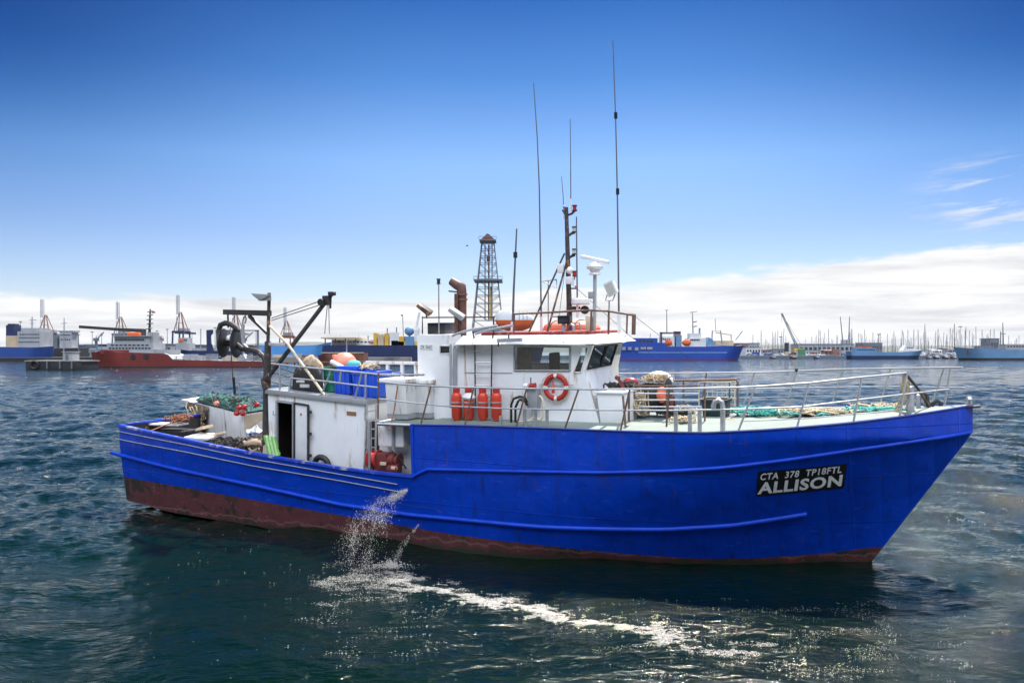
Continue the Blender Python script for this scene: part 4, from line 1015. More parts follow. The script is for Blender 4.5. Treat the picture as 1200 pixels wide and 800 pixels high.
    b = MB(); b.tube([S(311, 455, -2.5), S(309, 445, -2.5), S(316, 440, -2.45)], .10, 8); b.build('gooseneck', ['mast'], bm_)
    for a, c in (((318, 373), (377, 352)), ((318, 375.5), (376, 357))):
        b = MB(); b.tube([S(*a, -2.35), S(*c, -1.5)], .014, 5); b.build('topping_lift', ['darksteel'], bm_)
    b = MB(); b.tube([S(316, 382, -2.35), S(337, 403, -2.4), S(380.5, 463, -2.45)], .042, 8); b.build('stay_bar', ['cream'], boat)
    for a, c in (((384, 353), (380.5, 391)), ((385, 353), (386, 391)), ((387.5, 349), (387, 361))):
        b = MB(); b.tube([S(*a, -1.42), S(*c, -1.3)], .016 if a[0] < 387 else .035, 5); b.build('whip_line', ['steel' if a[0] < 387 else 'darksteel'], bm_)
    # rail by the net bin
    b = MB(); b.tube([P(280.5, 467, -.4), P(280.5, 448, -.4), P(312, 452, -.6)], .03, 6); b.build('bin_rail', ['steel'], boat)
    b = MB(); b.tube([P(294, 482, -1.8), P(294, 461, -1.8), P(311, 459, -2.0)], .035, 6); b.build('bin_rail', ['steel'], boat)
    for y in (429, 436, 447):
        b = MB(); b.tube([S(315, y, -2.2), S(330, y + 3, -1.9), S(345, y + 8, -1.7), S(352, y + 6, -1.7)], .012, 5); b.build('slack_line', ['rope_dark'], boat)
gantry()
# ------------------------------------------------------------------ loose things on board
from mathutils import noise as mnoise
def bthing(name, org, label, cat, group=None):
    return empty(name, BOAT @ Matrix.Translation(org), label, cat, group)
def bsingle(mb, name, mats, org, label, cat, group=None, **k):
    o = mb.build(name, mats, None, origin=org, **k); o.matrix_world = BOAT @ Matrix.Translation(org)
    return tag(o, label, cat, group)
def heap(q, hfun, n=26, m=22, rag=.0):
    """a cloth or net thrown over a quad (bl, br, tr, tl)"""
    rows = []
    for j in range(m + 1):
        row = []
        for i in range(n + 1):
            a, c = i / n, j / m; p = quad_map(q, a, c)
            row.append(p + V((0, 0, hfun(a, c, p))))
        rows.append(row)
    b = MB(); b.grid(rows); return b
def fbm(p, s, o=4): return mnoise.fractal(V(p) * s, .7, 2.0, o)
def strand(pts, r, wob=.0, n=5, sub=5):
    out = []
    for a, c in zip(pts, pts[1:]):
        for k in range(sub): out.append(a.lerp(c, k / sub) + V((random.uniform(-wob, wob), random.uniform(-wob, wob), random.uniform(-wob, wob) * .5)))
    out.append(pts[-1]); return out
def rope_pile(b, c, rx, ry, h, loops, r, mi=0, turn=.5):
    c = V(c)
    for k in range(loops):
        ox, oy = random.uniform(-rx, rx) * turn, random.uniform(-ry, ry) * turn
        a0 = random.uniform(0, 6.28); ex, ey = rx * random.uniform(.3, .75), ry * random.uniform(.3, .75); rot = random.uniform(0, 3.1)
        pts = []
        for i in range(19):
            t = a0 + i / 18 * random.uniform(4.2, 6.2); x, y = ex * math.cos(t), ey * math.sin(t)
            pts.append(c + V((ox + x * math.cos(rot) - y * math.sin(rot) * .6, oy + x * math.sin(rot) * .4 + y * math.cos(rot), r + random.uniform(0, 1) * h * (1 - k / loops * .2) + random.uniform(-.01, .01))))
        b.tube(pts, r, 5, mi=mi)
    return b

# ---- life buoy on the wheelhouse wall
def life_buoy():
    c = P(651.3, 453.6, WV - .075); Rb, rb = .305, .068
    t = bthing('life_buoy', c, 'red life buoy with white bands hung on the white wheelhouse wall', 'life buoy')
    b = MB(); nj = 48; vs, fs, mi = [], [], []
    for i in range(nj):
        th = 2 * math.pi * i / nj
        for j in range(10):
            ph = 2 * math.pi * j / 10; k = Rb + rb * math.cos(ph); vs.append(c + V((k * math.cos(th), rb * .8 * math.sin(ph), k * math.sin(th))))
    for i in range(nj):
        band = (((i + 6) % 12) in (5, 6))
        for j in range(10):
            fs.append((i * 10 + j, i * 10 + (j + 1) % 10, ((i + 1) % nj) * 10 + (j + 1) % 10, ((i + 1) % nj) * 10 + j)); mi.append(1 if band else 0)
    b.v, b.f, b.mi = vs, fs, mi
    b.build('ring', ['red', 'letter'], t, origin=c, smooth=60)
    b = MB(); pts = []
    for i in range(33):
        th = 2 * math.pi * i / 32 + .78; k = Rb + rb + .012 + .03 * math.sin(4 * (th - .78)) ** 2; pts.append(c + V((k * math.cos(th), -.03, k * math.sin(th))))
    b.tube(pts, .010, 5); b.build('grab_line', ['rope_tan'], t, origin=c, smooth=60)
    b = MB(); b.lathe(c + V((-.06, -.04, -.16)), (0, 0, 1), [(0, 0), (.035, 0), (.045, .05), (.045, .17), (.02, .2), (.018, .34), (0, .35)], 10); b.build('marker_light', ['gasred'], t, origin=c)
    b = MB(); b.beam(c + V((-.5, .03, .06)), c + V((.5, .03, .06)), .02, .02); b.build('hanging_bar', ['grey'], t, origin=c)
life_buoy()

# ---- gas cylinders, each its own
def gas_cylinders():
    lab = ['red gas cylinder nearest the stern of four beside the wheelhouse', 'red gas cylinder with a white cloth round its shoulder by the wheelhouse',
           'red gas cylinder standing right behind the wall ladder foot', 'red gas cylinder nearest the black bent pipes by the wheelhouse']
    for k, x in enumerate((535.3, 549.5, 566, 582)):
        c = P(x, 486, -2.2); c.z = zmain(c.x) + .02; hh = P(x, 454, -2.2).z - c.z
        t = bthing('gas_cylinder', c, lab[k], 'gas cylinder', 'red gas cylinders beside the wheelhouse')
        r = .145; b = MB(); b.lathe(c, (0, 0, 1), [(0, .0), (r * .8, 0), (r * .8, .03), (r, .06), (r, hh * .70), (r * .92, hh * .78), (r * .6, hh * .85), (r * .28, hh * .88), (0, hh * .88)], 20)
        b.build('bottle', ['gasred'], t, origin=c, smooth=50)
        b = MB(); b.lathe(c + V((0, 0, hh * .84)), (0, 0, 1), [(.09, 0), (.10, 0), (.10, .12), (.09, .12)], 16); b.build('valve_guard', ['red'], t, origin=c)
        b = MB(); b.tube([c + V((0, 0, hh * .87)), c + V((0, 0, hh * .97))], .03, 8); b.tube([c + V((-.06, 0, hh * .95)), c + V((.06, 0, hh * .95))], .018, 6); b.build('valve', ['brass'], t, origin=c)
        b = MB(); b.lathe(c + V((0, 0, hh * .52)), (0, 0, 1), [(r, 0), (r + .012, 0), (r + .012, .04), (r, .04)], 18); b.build('strap', ['steel'], t, origin=c)
        if k == 1:
            b = MB(); b.lathe(c + V((0, 0, hh * .66)), (.15, -.1, 1), [(r + .02, 0), (r + .04, .05), (r * .9, .12), (r * .5, .17)], 14); b.build('cloth', ['white_worn'], t, origin=c, solid=.01)
gas_cylinders()

# ---- white insulated bins by the break
def bins():
    v = -2.35
    for k, (x0, x1, y0, y1, vv, d, lx0, lx1, lab) in enumerate(((452, 476, 449, 492, -2.45, .9, 443, 478, 'tall white insulated bin with overhanging lid at the deck edge'), (475, 504, 450, 484, -1.95, .8, 474, 506, 'lower white bin between the lidded bin and the funnel casing'))):
        a, c = P(x0, y1, vv), P(x1, y0, vv); a.z = ZD + .02
        org = V(((a.x + c.x) / 2, vv + d / 2, a.z))
        t = bthing('insulated_bin', org, lab, 'bin')
        b = MB(); b.hexa([V((a.x + .03, vv + .03, a.z + .12)), V((c.x - .03, vv + .03, a.z + .12)), V((c.x - .03, vv + d - .03, a.z + .12)), V((a.x + .03, vv + d - .03, a.z + .12)), V((a.x, vv, c.z)), V((c.x, vv, c.z)), V((c.x, vv + d, c.z)), V((a.x, vv + d, c.z))])
        b.build('body', ['white_worn'], t, origin=org, bevel=.025)
        l0, l1 = P(lx0, y0, vv), P(lx1, y0, vv)
        b = MB(); b.box((l0.x, vv - .05, c.z), (l1.x, vv + d + .04, c.z + .12)); b.build('lid', ['white'], t, origin=org, bevel=.03)
        b = MB(); b.box((a.x + .02, vv + .05, a.z - .02), (c.x - .02, vv + d - .05, a.z + .12)); b.build('skid', ['grey'], t, origin=org)
        if k == 0:
            b = MB(); b.tube([P(466, 452, vv - .08), P(462, 480, vv - .12), P(456, 504, vv - .75)], .022, 5); b.build('lashing', ['rope_brown'], t, origin=org)
    for pts in ([(495, 448), (501, 466), (508, 480)], [(505, 449), (499, 468), (493, 492)]):
        pass
bins()

# ---- clutter on the aft house roof
def roof_clutter():
    def zr(p): return zroof(p.x) + .002
    # blue tubs
    labs = ['blue plastic tub beside the green drum on the aft house roof', 'ribbed blue plastic tub in the middle of the roof row', 'small blue tub behind the tall white bin']
    for k, (x0, x1, y0, y1, v, d) in enumerate(((390.5, 410.5, 433, 463.5, -1.95, .75), (411, 441, 435, 466, -2.05, .85), (441.5, 458, 437, 460, -1.2, .6))):
        a, c = P(x0, y1, v), P(x1, y0, v); u0, u1 = a.x, c.x; zz = zroof((u0 + u1) / 2) + .003; h = c.z - zz
        org = V(((u0 + u1) / 2, v + d / 2, zz)); t = bthing('plastic_tub', org, labs[k], 'tub', 'blue tubs on the aft house roof')
        def loop(z, e):
            o = []; r = .12
            for cx, cy, s0 in ((u1 - r, v + d - r, 0), (u0 + r, v + d - r, 90), (u0 + r, v + r, 180), (u1 - r, v + r, 270)):
                for q in range(5): an = R(s0 + q * 22.5); o.append(V((cx + (r + e) * math.cos(an), cy + (r + e) * math.sin(an), z)))
            return o
        b = MB(); prof = [(0, -.06), (h * .3, -.035), (h * .55, -.02), (h * .86, 0), (h * .87, .03), (h * .99, .03), (h, .02), (h, -.03), (h * .3, -.09)]
        rows = [loop(zz + z, e) + [loop(zz + z, e)[0]] for z, e in prof]; b.grid(rows); b.add(loop(zz + .002, -.06), [tuple(range(20))]); b.add(loop(zz + h * .3, -.09), [tuple(range(20))])
        b.build('tub_body', ['tub'], t, origin=org, smooth=40)
        b = MB()
        for q in range(4):
            x = u0 + (u1 - u0) * (q + .5) / 4; b.hexa([V((x - .035, v + .03, zz + .03)), V((x + .035, v + .03, zz + .03)), V((x + .03, v + .12, zz + .03)), V((x - .03, v + .12, zz + .03)), V((x - .03, v - .022, zz + h * .85)), V((x + .03, v - .022, zz + h * .85)), V((x + .03, v + .05, zz + h * .85)), V((x - .03, v + .05, zz + h * .85))])
        o = b.build('moulded_rib', ['tub'], t, origin=org, bevel=.01); o['kind'] = 'stuff'
    # green drum
    a = P(384, 462, -1.75); zz = zroof(a.x) + .003; h = P(384, 430, -1.75).z - zz; c = V((a.x, -1.45, zz)); r = .29
    t = bthing('steel_drum', c, 'green drum standing between the black tarpaulin and the blue tubs', 'drum')
    b = MB(); b.lathe(c, (0, 0, 1), [(0, 0), (r, 0), (r + .015, .02), (r, .04), (r, h * .33), (r + .015, h * .35), (r, h * .37), (r, h * .64), (r + .015, h * .66), (r, h * .68), (r, h - .02), (r + .012, h), (r - .02, h - .005), (r - .03, h - .03), (0, h - .03)], 24); b.build('drum_shell', ['drum'], t, origin=c, smooth=40)
    # black tarpaulin over gear, and the canvas on top
    q = [P(343, 461, -2.1), P(380, 464, -2.1), P(380, 464, -.6), P(346, 461, -.6)]
    for p in q: p.z = zroof(p.x) + .004
    q[3].y = q[2].y = -.7
    H = P(362, 430, -1.8).z - q[0].z
    def hf(a, c, p):
        e = min(1, min(a * 4.2 + .06, (1 - a) * 14, c * 12, (1 - c) * 5)); e = max(0, e) ** .45
        return e * (H + .16 * fbm(p, 2.6) + .06 * fbm(p, 7)) + .004
    b = heap(q, hf, 40, 30); bsingle(b, 'tarpaulin', ['tarp'], q[0], 'black tarpaulin draped over a high stack on the aft house roof', 'tarpaulin', smooth=80)
    q2 = [P(351, 431, -1.75), P(379, 432, -1.75), P(379, 428, -.9), P(354, 428, -.9)]
    zt = q[0].z + H + .02
    for p in q2: p.z = zt
    q2[2].y = q2[3].y = -.9
    Hc = P(364, 412, -1.4).z - zt
    def hf2(a, c, p):
        e = max(0, min(1, a * 2.6, (1 - a) * 2.2, c * 4, (1 - c) * 4)) ** .6
        return e * (Hc * (1 - .25 * a) + .10 * fbm(p, 3.3)) - .05
    b = heap(q2, hf2, 30, 20); bsingle(b, 'canvas_cover', ['canvas'], q2[0], 'tan canvas bundle lying on top of the black tarpaulin', 'canvas', smooth=80)
    b = MB(); b.obox(P(357, 452, -2.3), (.35, .04, .10)); b.obox(P(352, 447, -2.3), (.30, .04, .07)); bsingle(b, 'pale_offcut', ['white_worn'], P(357, 452, -2.3), 'pale offcuts caught against the black tarpaulin', 'offcut', bevel=.01)
    # big orange buoy
    c = P(403.5, 425, -1.1); rx = P(415, 425, -1.1).x - c.x
    t = bthing('mooring_buoy', c, 'big faded orange buoy resting on the blue tubs', 'buoy')
    b = MB(); b.ell(c, (rx * 1.02, rx, rx * .88), 24, 16); b.build('float_body', ['buoyorange'], t, origin=c, smooth=80)
    b = MB(); b.lathe(c + V((-rx * .75, -.1, rx * .45)), (-.7, 0, .6), [(.07, -.08), (.08, .06), (.04, .10), (0, .10)], 10); b.build('buoy_eye', ['orange'], t, origin=c)
    a = P(388, 423.5, -1.75); e = P(404.5, 432, -1.7); b = MB(); b.tube([a, e], .07, 10); bsingle(b, 'white_pipe', ['equip'], a, 'short white pipe leaning in front of the orange buoy', 'pipe')
    b = MB(); c = P(415, 428, -1.5); b.ell(c, (.24, .22, .17), 14, 8, jit=.06); bsingle(b, 'net_bag', ['rope_teal'], c, 'teal net bag on the blue tubs beside the orange buoy', 'bag', smooth=80)
    c = P(412, 431.5, -1.7); b = MB(); b.obox(c, (.75, .5, .16)); bsingle(b, 'folded_sheet', ['tub'], c, 'folded dark blue sheet lying across the tubs', 'sheet', bevel=.04)
    c = P(432, 433, -1.6); b = MB(); rope_pile(b, c, .38, .3, .16, 12, .022); o = bsingle(b, 'rope_pile', ['rope_tan'], c, 'tan rope heaped on the ribbed blue tub', 'rope', smooth=60)
roof_clutter()

# ---- net bin, nets and floats at the stern
def stern():
    v1 = -1.35; C1 = P(283.5, 515, v1); zb = C1.z
    C1t = P(284.5, 485.5, v1); zt = C1t.z
    Lt, Rt = PZ(219, 469.5, zt + .05), PZ(315, 481, zt + .05); Lb, Rb = PZ(238, 500, zb), PZ(316, 510, zb)
    Lt2 = PZ(211.5, 467, zt + .12)
    Bt, Bb = Lt + Rt - C1t, Lb + Rb - C1
    zl = zaft(C1.x) + .01
    for p_ in (Lb, C1, Rb, Bb): p_.z = min(p_.z, zl)
    org = (C1 + Bb) / 2
    t = bthing('net_bin', org, 'white flared net bin standing on the aft deck at the stern', 'net bin')
    b = MB(); b.hexa([Lb, C1, Rb, Bb, Lt, C1t, Rt, Bt]); b.build('bin_body', ['white_worn'], t, origin=org, bevel=.03)
    d = (Lt - C1t).normalized(); n = (Bt - Lt).normalized(); up = V((0, 0, 1))
    b = MB(); b.hexa([Lt + up * -.22 + n * .02, Lt + up * -.20 - n * .0 + d * -.5, Bt + up * -.20 + d * -.5, Bt + up * -.22, Lt2 + up * -.03, Lt + d * -.35 + up * .03, Bt + d * -.35 + up * .03, Bt + (Lt2 - Lt) + up * -.02]); b.build('flared_lip', ['white_worn'], t, origin=org, bevel=.02)
    # seam plate on the right-hand face
    b = MB(); rq = [quad_map([C1, Rb, Rt, C1t], *c) for c in ((.06, .62), (.97, .62), (.97, .97), (.06, .97))]; quad_panel(b, rq, .02); b.build('top_board', ['cream'], t, origin=org)
    # green net heaped on it
    q = [C1t + (Lt - C1t) * .86, C1t + (Rt - C1t) * .02, C1t + (Rt - C1t) * 1.05 + (Bt - Rt) * .1, Bt * 1.0]
    q = [Lt + (C1t - Lt) * .14, C1t, Rt + (Rt - C1t) * .15, Bt + (Rt - Bt) * .1]
    def hf(a, c, p):
        e = max(0, min(1, a * 5 + .1, (1 - a) * 6 + .05, c * 5 + .08, (1 - c) * 4)) ** .7
        return .03 + e * (.25 + .16 * fbm(p, 2.0) + .05 * fbm(p, 6) + .02 * fbm(p, 15))
    b = heap(q, hf, 60, 46); o = bsingle(b, 'fishing_net', ['teal_net'], (C1t + Bt) / 2, 'green fishing net heaped over the top of the white net bin', 'net', smooth=80)
    b = MB()
    for k in range(36):
        a0, c0 = random.random() * .8, random.random() * .8; pts = []
        for i in range(7):
            a, c = min(.97, a0 + i * .035 * random.uniform(.3, 1.8)), min(.97, c0 + i * .03 * random.uniform(-.8, 1.6)); c = max(.02, c); p = quad_map(q, a, c); pts.append(p + V((0, 0, hf(a, c, p) + .02)))
        b.tube(pts, random.choice((.012, .018, .024)), 5)
    b.build('net_rope', ['rope_dark'], None).matrix_world = BOAT
    r_ = bpy.data.objects['net_rope']; bpy.context.view_layer.update(); r_.parent = o; r_.matrix_parent_inverse = o.matrix_world.inverted()
    # floats
    labs = {0: 'red net float at the upper left of the cluster on the bin corner', 1: 'red net float at the upper right of the cluster on the bin corner', 2: 'red net float at the lower left of the cluster on the bin corner', 3: 'red net float at the lower right of the cluster on the bin corner', 4: 'pale orange net float on the left edge of the green net', 5: 'red net float alone on the right side of the green net'}
    for k, (x, y, r, m_) in enumerate(((280, 478, .085, 'red'), (286, 477, .09, 'red'), (277.5, 484.5, .09, 'red'), (284.5, 484.5, .09, 'red'), (253.5, 473, .085, 'buoyorange'), (301, 474.5, .085, 'red'))):
        vv = v1 - .12 + (.25 if k == 4 else .0) + (.35 if k == 5 else 0)
        c = P(x, y, vv); b = MB(); b.lathe(c + V((-r * 1.15, .02, 0)), (1, -.15, .1), [(0, 0), (r * .35, 0), (r * .85, r * .35), (r, r), (r, r * 1.35), (r * .85, r * 1.95), (r * .35, r * 2.3), (0, r * 2.3)], 14)
        bsingle(b, 'net_float', [m_], c, labs[k], 'net float', 'floats on the net bin', smooth=60)
    # brown net hanging down the face
    fq = [Lb.lerp(C1, -.02) + (Lt - Lb) * .25, Lb.lerp(C1, .30) + (Lt - Lb) * .42, Lt.lerp(C1t, .45), Lt.lerp(C1t, .06)]
    nn = (fq[1] - fq[0]).cross(fq[3] - fq[0]).normalized()
    if nn.y > 0: nn = -nn
    rows = []
    for j in range(15):
        rows.append([quad_map(fq, i / 18, j / 14) + nn * (.06 + .10 * math.sin(math.pi * j / 14) + .07 * fbm(quad_map(fq, i / 18, j / 14), 5)) for i in range(19)])
    b = MB(); b.grid(rows); o = bsingle(b, 'draped_net', ['brown_net'], fq[0], 'brown net and rope draped down the left face of the white bin', 'net', smooth=80)
    b = MB()
    for k in range(22):
        a, c = random.random(), random.uniform(.3, 1); pts = []
        for i in range(8): f = i / 7; pts.append(quad_map(fq, max(-.05, min(1.1, a + (random.random() - .4) * .25 * i / 3)), c - .9 * c * f) + nn * random.uniform(.1, .24))
        b.tube(pts, .016, 5)
    s_ = b.build('net_rope', ['rope_tan'], None); s_.matrix_world = BOAT; bpy.context.view_layer.update(); s_.parent = o; s_.matrix_parent_inverse = o.matrix_world.inverted()
    # bins, boards, planks in the stern well
    def dz(p): return zaft(p.x)
    c = P(206, 503, -1.3); b = MB(); b.obox(c + V((0, 0, -.18)), (1.5, .85, .36)); bsingle(b, 'fish_tray', ['black'], c, 'dark tub under a white board in the stern corner', 'tray', bevel=.03)
    c = P(193, 496.5, -1.5); b = MB(); b.obox(c, (1.6, .55, .06), Matrix.Rotation(R(8), 3, 'Z')); bsingle(b, 'white_board', ['white_worn'], c, 'worn white board lying under brown rope in the stern corner', 'board', bevel=.01)
    c = P(207, 494, -1.35); b = MB(); rope_pile(b, c, .62, .45, .26, 14, .022); b.tube([c + V((.3, -.2, .1)), P(176, 505, -2.75), P(172, 500, -2.88), P(166, 510, -2.98), P(164, 516, -3.0)], .022, 5); bsingle(b, 'mooring_rope', ['rope_brown'], c, 'tangle of brown mooring rope led over the stern bulwark', 'rope', smooth=60)
    c = P(239, 511, -2.15); b = MB(); b.obox(c, (1.05, .75, .07), Matrix.Rotation(R(5), 3, 'X')); bsingle(b, 'white_board', ['white'], c, 'bright white board lying flat beside the starboard bulwark', 'board', bevel=.012)
    for k, (x, y, w, lab) in enumerate(((239, 501, .58, 'tan plank nearest the brown net, lying by the bin'), (254.5, 509, .55, 'tan plank end lying against the foot of the white bin'))):
        c = P(x, y, -1.9); b = MB(); b.obox(c, (w, .36, .08), Matrix.Rotation(R(-14), 3, 'Y') @ Matrix.Rotation(R(-18), 3, 'Z')); bsingle(b, 'plank', ['plank'], c, lab, 'plank', 'planks by the net bin', bevel=.01)
    # dark tangle of netting along the bulwark
    q = [P(246, 524, -2.75), P(303, 535, -2.75), P(306, 530, -1.7), P(252, 519, -1.7)]
    for p in q: p.z = zaft(p.x) + .2
    q[2].y = q[3].y = -1.6
    def hg(a, c, p): return .25 + .30 * fbm(p, 2.5) + .16 * fbm(p, 8)
    b = heap(q, hg, 50, 20); o = bsingle(b, 'net_heap', ['brown_net'], q[0], 'dark heap of netting along the inside of the starboard bulwark', 'net', smooth=80)
    b = MB(); rope_pile(b, (q[0] + q[2]) / 2 + V((0, 0, .35)), 1.4, .5, .3, 26, .02); s_ = b.build('net_rope', ['rope_dark'], None); s_.matrix_world = BOAT; bpy.context.view_layer.update(); s_.parent = o; s_.matrix_parent_inverse = o.matrix_world.inverted()
    # oilskin bundle and green slatted board
    c = P(299, 508, -2.0); b = MB(); b.ell(c, (.32, .26, .19), 20, 12)
    b.v = [p + V((.10 * fbm(p, 3), .10 * fbm(p + V((5, 0, 0)), 3), .14 * fbm(p + V((0, 7, 0)), 4))) for p in b.v]
    bsingle(b, 'cloth_bundle', ['bundle'], c, 'crumpled white and blue cloth bundle in front of the dark gantry post', 'cloth', smooth=80)
    c = P(296, 519, -2.3); b = MB(); b.ell(c, (.3, .25, .16), 16, 9); b.v = [p + V((.08 * fbm(p, 5), 0, .1 * fbm(p, 6))) for p in b.v]; bsingle(b, 'sack', ['canvas'], c, 'small tan sack below the white cloth bundle', 'sack', smooth=80)
    q = [P(314.5, 534, -2.75), P(328, 534, -2.75), P(323, 512, -2.50), P(309, 510, -2.50)]
    t = bthing('slatted_board', q[0], 'green slatted board leaning by the doorway of the aft house', 'board')
    for k in range(7):
        a = (k + .5) / 7; b = MB(); b.beam(quad_map(q, a, 0), quad_map(q, a, 1), .066, .03, (0, 1, 0)); b.build('slat', ['palegreen' if k % 2 else 'green'], t, origin=q[0])
    for c in (.12, .5, .88):
        b = MB(); b.beam(quad_map(q, 0, c) + V((0, .035, 0)), quad_map(q, 1, c) + V((0, .035, 0)), .07, .03, (0, 1, 0)); b.build('crossbar', ['green'], t, origin=q[0])
    # old tyre at the foot of the aft house
    c = P(377, 545, -2.62); b = MB()
    b.tube([c + V((.25 * math.cos(t_), -.03 * math.sin(t_), .25 * math.sin(t_))) for t_ in np.linspace(0, 2 * math.pi, 28)[:-1]], .09, 10, closed=True); bsingle(b, 'tyre', ['rubber'], c, 'old black tyre standing at the foot of the white aft house', 'tyre', smooth=60)
stern()

# ---- foredeck: rope reel, anchor, crate, cage, ropes
def foredeck():
    def zd(p): return zmain(p.x) + .03
    va = -.7
    c = P(763, 470, -.2); r_ = .44
    zf = zmain(c.x)
    t = bthing('rope_reel', V((c.x, c.y, zf)), 'deck reel wound with tan rope forward of the wheelhouse', 'reel'); o_ = V((c.x, c.y, zf))
    b = MB(); ax = V((1, .0, 0)); L = .95
    c = V((c.x, c.y, zf + .52)); prof = [(0, -L / 2)]
    for i in range(30):
        h = -L / 2 + L * i / 29; prof.append((r_ * (.86 + .14 * abs(math.sin(i * 1.7)) * random.uniform(.6, 1)) - .02, h))
    prof.append((0, L / 2)); b.lathe(c, ax, prof, 26); b.build('wound_rope', ['reel_dark'], t, origin=o_, smooth=50)
    for k, x in enumerate((-L / 2 - .03, L / 2)):
        b = MB(); b.lathe(c + ax * x, ax, [(0, 0), (.52, 0), (.55, .015), (.52, .03), (0, .03)], 28); b.build('flange', ['darksteel'], t, origin=o_)
    for x in (-L / 2 - .14, L / 2 + .14):
        b = MB(); b.beam(c + V((x, -.35, -.55)), c + V((x, 0, .06)), .07, .07, (1, 0, 0)); b.beam(c + V((x, .35, -.55)), c + V((x, 0, .06)), .07, .07, (1, 0, 0)); b.build('trestle', ['winchred'], t, origin=o_)
    b = MB(); rope_pile(b, c + V((.12, 0, .40)), .42, .30, .25, 26, .020); b.build('loose_rope', ['rope_tan'], t, origin=o_)
    # tan rope heaps about it
    for k, (x, y, v, rx, ry, h, n, m_, lab) in enumerate(((746, 484, -.6, .35, .5, .75, 46, 'rope_tan', 'heap of tan rope on the left of the deck reel'), (797, 475, .1, .42, .4, .26, 24, 'rope_tan', 'tan rope coil on the deck right of the reel'), (802, 491, -1.5, .35, .35, .12, 12, 'rope_tan', 'loose tan rope end on the pale deck by the stub posts'),
                                                  (790, 485, -.3, .55, .45, .22, 20, 'rope_dark', 'dark rope bight lying under the tan coil'))):
        p = P(x, y, v); p.z = zd(p); b = MB(); rope_pile(b, p, rx, ry, h, n, .02); bsingle(b, 'rope_heap', [m_], p, lab, 'rope', 'rope heaps round the reel', smooth=60)
    p = P(775, 462, -.75); b = MB(); b.ell(p, (.13, .10, .22), 14, 10); b.v = [q + V((.05 * fbm(q, 6), 0, .03 * fbm(q, 5))) for q in b.v]; bsingle(b, 'red_float', ['orange'], p, 'bright red float hung on the guard bars beside the reel', 'float', smooth=80)
    p = P(772, 447, .5); b = MB(); b.ell(p, (.42, .3, .3), 20, 10, lo=0); bsingle(b, 'white_buoy', ['equip'], p, 'white round float showing behind the rope on the reel', 'float', smooth=80)
    # anchor lying on the locker
    o = P(722, 457, -1.2); t = bthing('anchor', o, 'red brown anchor resting on the white locker forward of the wheelhouse', 'anchor')
    b = MB(); b.tube([P(724, 443, -1.3), P(728, 449, -1.25), P(731.5, 456, -1.2), P(727, 460, -1.2), P(716, 458, -1.1)], [.04, .05, .06, .05, .03], 8); b.build('shank', ['winchred'], t, origin=o)
    b = MB(); b.ell(P(723.5, 442.5, -1.3), (.08, .06, .07), 10, 7); b.build('anchor_head', ['winchred'], t, origin=o)
    b = MB(); b.prism([P(714, 456, -1.0), P(728, 448, -.9), P(742, 447, -.6), P(748, 452, -.5), P(734, 456, -.8)], (0, .06, .05)); b.build('fluke', ['winchred'], t, origin=o, bevel=.01)
    b = MB(); c2 = P(739, 448, -.4); b.ell(c2, (.22, .16, .14), 14, 8); b.build('crown', ['red'], t, origin=o)
    p = P(729, 457, -.9); b = MB(); rope_pile(b, p, .45, .35, .2, 20, .02); bsingle(b, 'chain_heap', ['rope_dark'], p, 'dark chain heaped beside the red anchor', 'chain', smooth=60)
    # dark fish crate
    a, e = P(822, 490, .0), P(851, 470, .0); zz = zmain((a.x + e.x) / 2) + .01; h = e.z - zz
    org = V((a.x, 0, zz)); t = bthing('deck_crate', org, 'dark green crate on the foredeck behind the bent air pipe', 'crate')
    b = MB(); x0, x1, y0, y1 = a.x, e.x, 0.0, .6
    b.hexa([V((x0 + .03, y0 + .03, zz)), V((x1 - .03, y0 + .03, zz)), V((x1 - .03, y1 - .03, zz)), V((x0 + .03, y1 - .03, zz)), V((x0, y0, zz + h)), V((x1, y0, zz + h)), V((x1, y1, zz + h)), V((x0, y1, zz + h))]); M['crate'] = mat('crate', (.012, .035, .035), .5, var=.3); b.build('crate_body', ['crate'], t, origin=org, bevel=.02)
    b = MB()
    for q0, q1 in (((x0, y0), (x1, y0)), ((x1, y0), (x1, y1)), ((x1, y1), (x0, y1)), ((x0, y1), (x0, y0))): b.beam(V((*q0, zz + h)), V((*q1, zz + h)), .06, .07)
    b.build('crate_rim', ['black'], t, origin=org)
    # wire cage
    x0, x1 = P(819, 468, .9).x, P(855, 468, .9).x; z0, z1 = P(836, 468, .9).z, P(836, 447.5, .9).z; y0, y1 = .9, 1.6
    org = V((x0, y0, z0)); t = bthing('trap_frame', org, 'open bar cage standing on the foredeck behind the dark crate', 'cage')
    zz = zmain(x0)
    cs = [(x0, y0), (x1, y0), (x1, y1), (x0, y1)]
    for z in (z0, z1):
        b = MB(); b.tube([V((*c_, z)) for c_ in cs], .02, 6, closed=True); b.build('cage_hoop', ['cream'], t, origin=org)
    for k, c_ in enumerate(cs):
        b = MB(); b.tube([V((*c_, zz)), V((*c_, z1))], .02, 6); b.build('cage_post', ['rustbar' if k % 2 else 'cream'], t, origin=org)
    b = MB()
    for f in np.linspace(.1, .9, 6): b.tube([V((x0 + (x1 - x0) * f, y1, z0)), V((x0 + (x1 - x0) * f, y1, z1))], .008, 4)
    for f in (.33, .66): b.tube([V((x0, y1, z0 + (z1 - z0) * f)), V((x1, y1, z0 + (z1 - z0) * f))], .008, 4)
    b.build('cage_mesh', ['cream'], t, origin=org)
